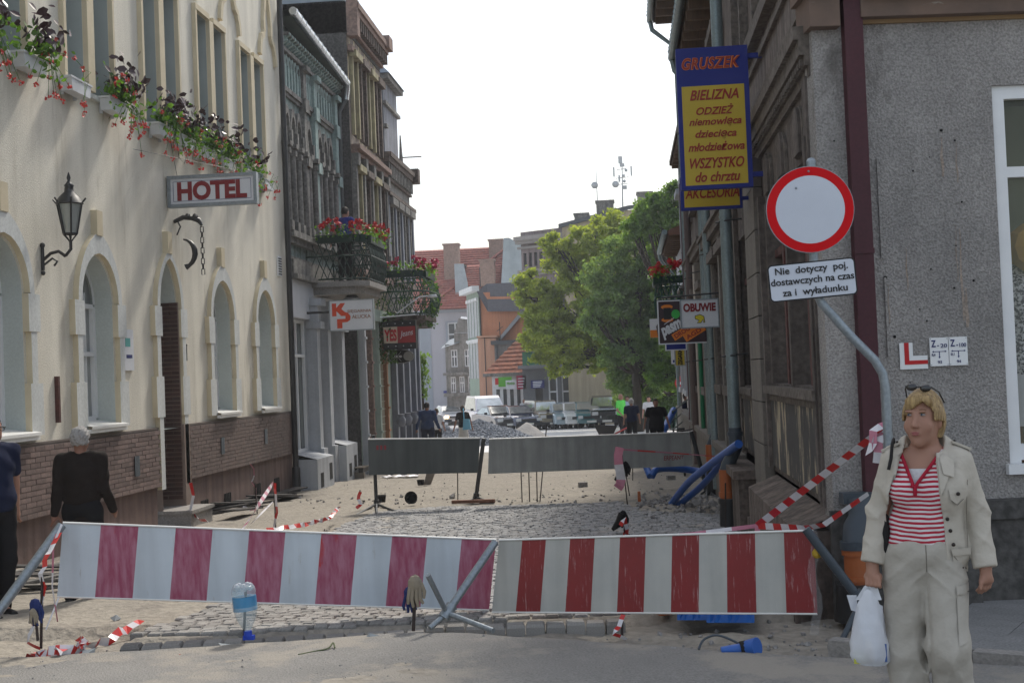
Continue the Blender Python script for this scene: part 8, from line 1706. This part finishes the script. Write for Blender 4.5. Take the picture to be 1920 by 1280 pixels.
# eyes, brows, lips
def blob(name,items,m,n=10):
    b=MB(); 
    for c,r in items:
        q=MB(); q.smooth=True; q.ball((0,0,0),1,n); b.smooth=True; b.add([Vector(hc)+Rh@((Vector(c)+Vector((v[0]*r[0],v[1]*r[1],v[2]*r[2])))*Vector(HV)) for v in q.v],q.f)
    return b.build(name,m,lady,world=False)
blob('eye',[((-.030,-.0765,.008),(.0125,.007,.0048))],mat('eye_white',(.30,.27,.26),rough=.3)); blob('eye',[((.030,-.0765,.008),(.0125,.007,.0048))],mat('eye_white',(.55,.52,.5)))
blob('iris',[((-.033,-.0818,.009),(.0050,.0022,.0050)),((.027,-.0818,.009),(.0050,.0022,.0050))],mat('grey_blue_iris',(.05,.07,.09),rough=.2))
blob('eyebrow',[((-.032,-.0805,.027),(.018,.004,.0028)),((.032,-.0805,.027),(.018,.004,.0028)),((-.030,-.083,.0155),(.014,.003,.002)),((.030,-.083,.0155),(.014,.003,.002))],mat('blond_brown_brow',(.16,.09,.045),rough=.8))
blob('lips',[((0,-.0905,-.061),(.021,.004,.0042)),((0,-.0895,-.068),(.017,.005,.0048))],mat('lip_pink',(.34,.12,.11),rough=.4))
# hair
m_hair=mat('blonde_hair',(.40,.28,.13),(.17,.105,.045),sc=34,rough=.5,stretch=(2.2,2.2,.18),contrast=.14,speck=.2,bsc=60)
F=Field((-.15,-.17,1.34),(.17,.17,1.71),.004)
F.ell(hp(0,.014,.026),(.084,.099,.093),.01,Rn); F.ell(hp(0,.045,-.02),(.084,.074,.082),.03,Rn); F.ell(hp(-.06,-.005,.0),(.026,.05,.05),.02,Rn); F.ell(hp(.062,.0,.0),(.027,.05,.055),.02,Rn); F.ell(hp(.01,-.066,.062),(.062,.03,.032),.02,Rn)
def loc3(X,Y,Z):
    x,y,z=X-hc.x,Y-hc.y,Z-hc.z; return [(Rn[0][i]*x+Rn[1][i]*y+Rn[2][i]*z)/HV[i] for i in range(3)]
def facecut(X,Y,Z):
    x,y,z=loc3(X,Y,Z); fr=.058-.62*np.maximum(0,.030-x)-1.2*np.maximum(0,x-.038); return np.maximum.reduce([y+.028,z-np.clip(fr,.008,.06),np.abs(x)-.069])
F.carve(facecut)
def under(X,Y,Z):
    x,y,z=loc3(X,Y,Z); return np.maximum(y-.02,z+.012)
F.carve(under); F.clip(lambda X,Y,Z:(lambda x,y,z:-.075-z)(*loc3(X,Y,Z)))
def strands(X,Y,Z):
    x,y,z=loc3(X,Y,Z); a=np.arctan2(x,.06-y+z*.3); return .0009*np.sin(a*46+z*30)+.0009*np.sin(a*87-z*45)+.001*np.sin(x*260)
F.disp(strands); F.mesh('hair',m_hair,lady)
# sunglasses
m_sg=mat('black_sunglass',(.01,.01,.012),rough=.12,spec=.8)
blob('sunglasses',[((-.030,-.052,.118),(.026,.010,.015)),((.034,-.052,.112),(.026,.010,.015)),((.002,-.056,.118),(.012,.004,.003))],m_sg,12)
b=MB(); b.tube([hp(.060,-.05,.115),hp(.078,-.01,.10),hp(.088,.03,.06)],.0035,5); b.build('sunglasses_arm',m_sg,lady,world=False); b=MB(); b.tube([hp(-.056,-.05,.122),hp(-.076,-.01,.112),hp(-.085,.03,.08)],.0035,5); b.build('sunglasses_arm',m_sg,lady,world=False)
# striped top
m_str=mat('striped_jersey',(.7,.68,.68)); 
n_=m_str.node_tree.nodes; l_=m_str.node_tree.links; tc=[x for x in n_ if x.type=='TEX_COORD'][0]; sp=n_.new('ShaderNodeSeparateXYZ'); l_.new(tc.outputs['Object'],sp.inputs[0])
def MN(op,a,b=None):
    m=n_.new('ShaderNodeMath'); m.operation=op
    for i,v in enumerate((a,b)):
        if v is None: continue
        if isinstance(v,(int,float)): m.inputs[i].default_value=v
        else: l_.new(v,m.inputs[i])
    return m.outputs[0]
nzz=n_.new('ShaderNodeTexNoise'); nzz.inputs['Scale'].default_value=9; l_.new(tc.outputs['Object'],nzz.inputs[0])
zz=MN('ADD',sp.outputs[2],MN('MULTIPLY',nzz.outputs[0],.018)); zz=MN('ADD',zz,MN('MULTIPLY',MN('MULTIPLY',sp.outputs[0],sp.outputs[0]),-.45)); fr_=MN('FRACT',MN('DIVIDE',zz,.0198)); st=MN('LESS_THAN',fr_,.52)
mx=n_.new('ShaderNodeMix'); mx.data_type='RGBA'; mx.inputs[6].default_value=(.66,.63,.64,1); mx.inputs[7].default_value=(.40,.02,.045,1); l_.new(st,mx.inputs[0]); l_.new(mx.outputs[2],n_['Principled BSDF'].inputs['Base Color'])
F=Field(lo,hi,R); F.ell((.005,0,1.24),(.158,.108,.155),.03); F.ell((-.085,-.065,1.205),(.072,.062,.072),.03); F.ell((.065,-.068,1.20),(.072,.062,.072),.03); F.ell((-.005,0,1.05),(.150,.105,.15),.05); F.ell((-.012,.01,.97),(.162,.118,.08),.04); F.cone((-.09,.02,1.335),(.11,.02,1.335),.055,.055,.03)
Vx,Vz=-.045,1.235
F.carve(lambda X,Y,Z:np.maximum.reduce([Y-.02,np.abs(X-(Vx+(Z-Vz)*.25))-(.004+(Z-Vz)*.56),Vz-Z])); F.disp(lambda X,Y,Z:.0035*np.sin(Z*55+8*X+3*np.sin(X*30))*np.clip((1.12-Z)*9,0,1)+.002*np.sin(X*60+Z*25)); F.clip(lambda X,Y,Z:.968-.35*(X+.02)**2*0-Z)
F.mesh('striped_top',m_str,lady); FS=F
def drape(F,C,n,m_,off,name,mt,th=.004,par=lady):
    b=MB(); b.smooth=True; V=[]
    for j in range(m_+1):
        for i in range(n+1):
            u,v=i/n,j/m_; x=(C[0][0]*(1-u)+C[1][0]*u)*(1-v)+(C[3][0]*(1-u)+C[2][0]*u)*v; z=(C[0][1]*(1-u)+C[1][1]*u)*(1-v)+(C[3][1]*(1-u)+C[2][1]*u)*v
            V.append((x,F.front(x,z)-off,z))
    b.add(V+[(p[0],p[1]+th,p[2]) for p in V],[(j*(n+1)+i,j*(n+1)+i+1,(j+1)*(n+1)+i+1,(j+1)*(n+1)+i) for j in range(m_) for i in range(n)]+[(q[3],q[2],q[1],q[0]) for q in [tuple(k+len(V) for k in (j*(n+1)+i,j*(n+1)+i+1,(j+1)*(n+1)+i+1,(j+1)*(n+1)+i)) for j in range(m_) for i in range(n)]])
    e=[]; 
    return b.build(name,mt,par,world=False)
m_rib=cloth('red_ribbing',(.40,.02,.045)); b=MB()
for sg in (-1,1):
    P=[]
    for t in np.linspace(0,1,9): z=Vz-.01+t*.14; x=Vx+(z-Vz)*.25+sg*(.007+max(0,z-Vz)*.56); P.append((x,min(FS.front(x+sg*.008,z),FS.front(x+sg*.014,z))-.003,z))
    b.tube(P,.0075,6)
P=[(Vx,FS.front(Vx,z)-.003,z) for z in np.linspace(Vz-.045,Vz,5)]; b.tube(P,.0085,6); b.build('neck_trim',m_rib,lady,world=False)
drape(FB,[(Vx-.008,Vz+.005),(Vx+.01,Vz+.005),(Vx+.058,Vz+.066),(Vx-.03,Vz+.066)],5,5,.006,'white_undershirt',cloth('white_shirt',(.6,.6,.62)))
# trousers
m_tro=mat('pale_stone_cotton',(.44,.41,.36),(.385,.36,.315),sc=6,rough=.9,spec=.15,bump=.9,bsc=14,bd=.014)
F=Field(lo,hi,R); F.ell((-.016,.0,.93),(.166,.125,.115),.03); F.ell((-.02,.03,.86),(.172,.12,.10),.04)
F.cone(hpR,kR,.096,.084,.02); F.cone(kR,(aR[0]+.01,aR[1],.03),.084,.086,.03); F.cone(hpL,kL,.096,.086,.02); F.cone(kL,(aL[0],aL[1],.07),.090,.086,.03)
F.clip(lambda X,Y,Z:.04-Z)
def ridge(u): return (1-np.abs(np.sin(u)))**2.5
def pf(X,Y,Z):
    leg=np.where(X<-.012,1,-1); a=-.009*ridge((Z-.86)*30+np.abs(X+.012)*26)*np.exp(-((Z-.84)/.08)**2); bb_=-.012*ridge(Z*12+X*17*leg+Y*9+.6*np.sin(X*30))*np.clip((.66-Z)*4,0,1)-.010*ridge(Z*9-X*15*leg+1.0)*np.clip((.60-Z)*4,0,1); c_=-.007*ridge(X*24+Z*3)*np.clip((.80-Z)*4,0,1); d_=.008*np.exp(-((X+.012)/.006)**2)*np.clip((.86-Z)*12,0,1)*(Y<.02); return a+bb_+c_+d_+.0025*np.sin(Z*52-X*40)
F.disp(pf); F.clip(lambda X,Y,Z:Z-.99); F.mesh('trousers',m_tro,lady); FT=F
b=MB(); b.tube([(-.012,FT.front(-.012,z)-.001,z) for z in np.linspace(.86,1.0,6)],.0022,4); b.build('fly_seam',mat('seam_shadow_thread',(.22,.20,.17),rough=.9),lady,world=False)
drape(FT,[(.105,.765),(.165,.765),(.165,.80),(.105,.80)],4,3,.012,'cargo_flap',m_tro,.01); drape(FT,[(.10,.56),(.155,.58),(.165,.755),(.105,.755)],5,6,.006,'cargo_pocket',m_tro,.006)
for a_ in (aR,aL):
    F=Field((a_[0]-.09,a_[1]-.22,-.01),(a_[0]+.09,a_[1]+.12,.20),.008); z=a_[2]-.06; F.cone((a_[0],a_[1]+.03,z),(a_[0],a_[1]-.15,z-.015),.045,.04,.02); F.mesh('shoe',mat('tan_sandal',(.2,.12,.07),rough=.7),lady)
# jacket
m_jk=mat('cream_cotton_twill',(.52,.48,.415),(.46,.425,.365),sc=7,rough=.9,spec=.15,bump=.9,bsc=17,bd=.012)
F=Field(lo,hi,.0055); F.ell((.012,.012,1.25),(.170,.128,.155),.03); F.ell((-.09,-.055,1.2),(.085,.07,.09),.04); F.ell((.085,-.062,1.20),(.088,.07,.09),.04); F.ell((.003,.012,1.06),(.162,.125,.17),.05); F.ell((-.008,.02,.93),(.184,.136,.16),.05)
F.cone((-.11,.03,1.345),(.135,.03,1.345),.060,.060,.03); F.cone((-.05,.045,1.39),(.075,.045,1.39),.05,.05,.03)
for s0,e0,w0 in ((sR,eR,wR),(sL,eL,wL_)):
    F.cone(s0,e0,.064,.054,.025); F.cone(e0,w0,.054,.047,.02); d=(Vector(w0)-Vector(e0)).normalized(); p=Vector(w0)-d*.005; F.cone(tuple(p-d*.03),tuple(p),.050,.051,.006)
Lx=lambda Z:np.interp(Z,[.84,.95,1.02,1.1,1.2,1.3,1.37,1.45],[-.155,-.16,-.165,-.168,-.150,-.115,-.082,-.07])
Rx_=lambda Z:np.interp(Z,[.80,.84,.87,.93,1.02,1.1,1.2,1.3,1.37,1.45],[.15,.095,.082,.072,.072,.060,.052,.052,.055,.07])
F.carve(lambda X,Y,Z:np.maximum.reduce([Y-.015,X-Rx_(Z),Lx(Z)-X])); F.carve(lambda X,Y,Z:np.sqrt((X-.012)**2+(Y-.0)**2*.8)-.066-np.clip(Z-1.36,-.02,.1)*.25+np.where(Z<1.31,1,0))
F.clip(lambda X,Y,Z:np.where((np.abs(X)<.205),.825-Z,-1))
for w0,e0 in ((wR,eR),(wL_,eL)):
    d=(Vector(w0)-Vector(e0)).normalized(); F.clip(lambda X,Y,Z:np.where((np.abs(X-w0[0])<.075)&(Z<w0[2]+.1)&(np.abs(X)>.185),(X-w0[0])*d.x+(Y-w0[1])*d.y+(Z-w0[2])*d.z,-1))
def jf(X,Y,Z):
    arm=np.clip((np.abs(X-.01)-.165)*25,0,1); return -arm*(.007*ridge(Z*21+X*19)+.006*ridge(Z*27-Y*22-X*16+1))*np.exp(-((Z-1.07)/.15)**2)*1.2+(1-arm)*(.003*np.sin(X*70+Z*20)+.002*np.sin(Z*40+X*25))
F.disp(jf); F.mesh('jacket',m_jk,lady); FJ=F
drape(FJ,[(.058,1.19),(.062,1.19),(.125,1.335),(.055,1.385)],5,8,.010,'lapel',m_jk,.007); drape(FJ,[(.075,1.28),(.118,1.265),(.125,1.335),(.06,1.37)],4,4,.018,'lapel',m_jk,.006)
drape(FJ,[(-.165,1.19),(-.158,1.19),(-.085,1.37),(-.155,1.33)],5,8,.010,'lapel',m_jk,.007)
drape(FJ,[(.098,1.165),(.155,1.165),(.165,1.215),(.092,1.215)],4,4,.008,'pocket_flap',m_jk,.006); drape(FJ,[(.12,1.145),(.13,1.145),(.152,1.168),(.10,1.168)],3,2,.0085,'pocket_flap',m_jk,.006)
drape(FJ,[(.105,.845),(.165,.845),(.175,.95),(.095,.95)],4,6,.007,'hip_pocket',m_jk,.006); drape(FJ,[(.10,.925),(.178,.925),(.178,.955),(.092,.955)],4,2,.014,'pocket_flap',m_jk,.006)
seam=MB()
for Pz in ([(.175,1.25),(.168,1.1),(.165,.95)],[(.098,1.17),(.125,1.146),(.153,1.17)],[(.10,.93),(.14,.87),(.15,.86)]): seam.tube([(x,FJ.front(x,z)-.013,z) for x,z in Pz],.0016,3)
seam.build('jacket_seam',mat('seam_shadow_thread',(.22,.2,.17)),lady,world=False)
for x,z in ((.130,1.195),(.083,1.085),(.093,1.035),(.103,.975),(.142,.868),(.155,.862)):
    b=MB(); b.lathe([(0,0),(.0085 if z>.9 else .004,0),(.0085 if z>.9 else .004,.004),(0,.005)],(x,FJ.front(x,z)-.016,z),10,axis=Matrix.Rotation(math.pi/2,3,'X')); b.build('button',mat('dark_horn_button',(.03,.022,.018),rough=.3),lady,world=False)
for sx,x0 in ((-1,-.135),(1,.165)):
    b=MB(); b.obox(Matrix.Translation((x0,.0,1.392))@Matrix.Rotation(sx*.42,4,'Y'),.085,.034,.010); b.build('epaulette',m_jk,lady,world=False)
    b=MB(); b.ball((x0-sx*.03,-.01,1.40+.014),.006,6); b.build('button',mat('dark_horn_button',(.03,.022,.018)),lady,world=False)
# hand bag strap and dark shoulder bag
hb=root('shoulder_bag',(wx,wy,1.1),'black shoulder bag with thin strap, tucked under the blonde woman’s arm','bag'); WL[hb.name]=Vector((0,0,1.1)); hb.rotation_euler=lady.rotation_euler
b=MB(); b.tube([(-.115,.10,1.33),(-.118,.03,1.425),(-.128,-.05,1.408),(-.137,-.095,1.35),(-.150,-.10,1.30)],.0075,6); b.build('strap',m_gblk,hb); b=MB(); b.smooth=True; b.ball((-.175,.06,.98),.10,12,flat=(.35,1.1,1.6)); b.build('bag_body',m_gblk,hb)
# carrier bag
cb=root('carrier_bag',(wx,wy,.6),'thin white plastic carrier bag with groceries held in the blonde woman’s right hand','bag'); WL[cb.name]=Vector((0,0,.6)); cb.rotation_euler=lady.rotation_euler
m_cb=mat('thin_white_polythene',(.80,.82,.86),(.68,.71,.78),sc=5,rough=.3,spec=.5,alpha=.80,bump=.6,bsc=9)
n=40; rings=[]; bx=lambda px_,py_:lx(px_,py_)
prof=[(1118,1612,1650,.022),(1135,1610,1655,.035),(1155,1606,1658,.045),(1180,1602,1662,.055),(1205,1599,1666,.062),(1225,1597,1669,.062),(1238,1602,1668,.052),(1246,1618,1660,.02)]
b=MB(); b.smooth=True; V=[]
for (py_,xa,xb,dp) in prof:
    z=lz(1635,py_); a,c=lx(xa,py_),lx(xb,py_); cx_=(a+c)/2; rx=(c-a)/2
    for j in range(n):
        t=2*math.pi*j/n; w=1+.07*math.sin(5*t+z*30)+.05*math.sin(9*t-z*50); V.append((cx_+rx*w*math.cos(t),-.05+dp*w*math.sin(t),z-.035*math.cos(2*t)*(py_<1130)))
k=len(prof); b.add(V,[(i*n+j,i*n+(j+1)%n,(i+1)*n+(j+1)%n,(i+1)*n+j)[::-1] for i in range(k-1) for j in range(n)]+[tuple(range((k-1)*n,k*n))]); b.build('bag_body',m_cb,cb)
b=MB(); hx,hz_=c.x if hasattr(c,'x') else -.243,.82
top_=(-.243,-.045,.80)
for (x,y) in ((lx(1614,1122),-.05),(lx(1648,1122),-.05)):
    for dy in (-.012,.012): b.ribbon([(x,y+dy,lz(1632,1124)),(x*.75+top_[0]*.25,y+dy*.8,.745),(x*.3+top_[0]*.7,y+dy*.5,.785),(top_[0],top_[1]+dy*.3,.80)],.034,lambda i:Vector((1,.25,0)))
b.build('bag_handle',m_cb,cb)
b=MB(); b.add([(lx(1610,1120),-.03,lz(1610,1118)),(lx(1592,1120),-.04,lz(1592,1118)),(lx(1600,1150),-.04,lz(1600,1146)),(lx(1612,1145),-.03,lz(1612,1150))],[(0,1,2,3)]); b.build('bag_flap',m_cb,cb)
for (xa,xb,za,zb,cc,nm) in ((1604,1628,1222,1242,(.55,.55,.08),'yellow_packet'),(1626,1640,1205,1238,(.7,.45,.12),'orange_packet'),(1638,1664,1203,1236,(.08,.14,.35),'blue_packet')):
    b=MB(); b.box(lx(xa,1225),lx(xb,1225),-.085,-.02,lz(xa,zb),lz(xa,za)); b.build(nm,mat(nm,cc,rough=.5),cb)

# ---------------- air ----------------
b=MB(); b.box(-95,95,-15,300,-12,15.5); o=b.build('haze',None)
m=bpy.data.materials.new('air_haze'); m.use_nodes=True; n=m.node_tree.nodes; n.clear(); ou=n.new('ShaderNodeOutputMaterial'); v=n.new('ShaderNodeVolumePrincipled'); v.inputs['Color'].default_value=(.9,.93,1,1); v.inputs['Density'].default_value=.0009; v.inputs['Anisotropy'].default_value=.3; m.node_tree.links.new(v.outputs[0],ou.inputs['Volume'])
o.data.materials.clear(); o.data.materials.append(m); o['kind']='stuff'
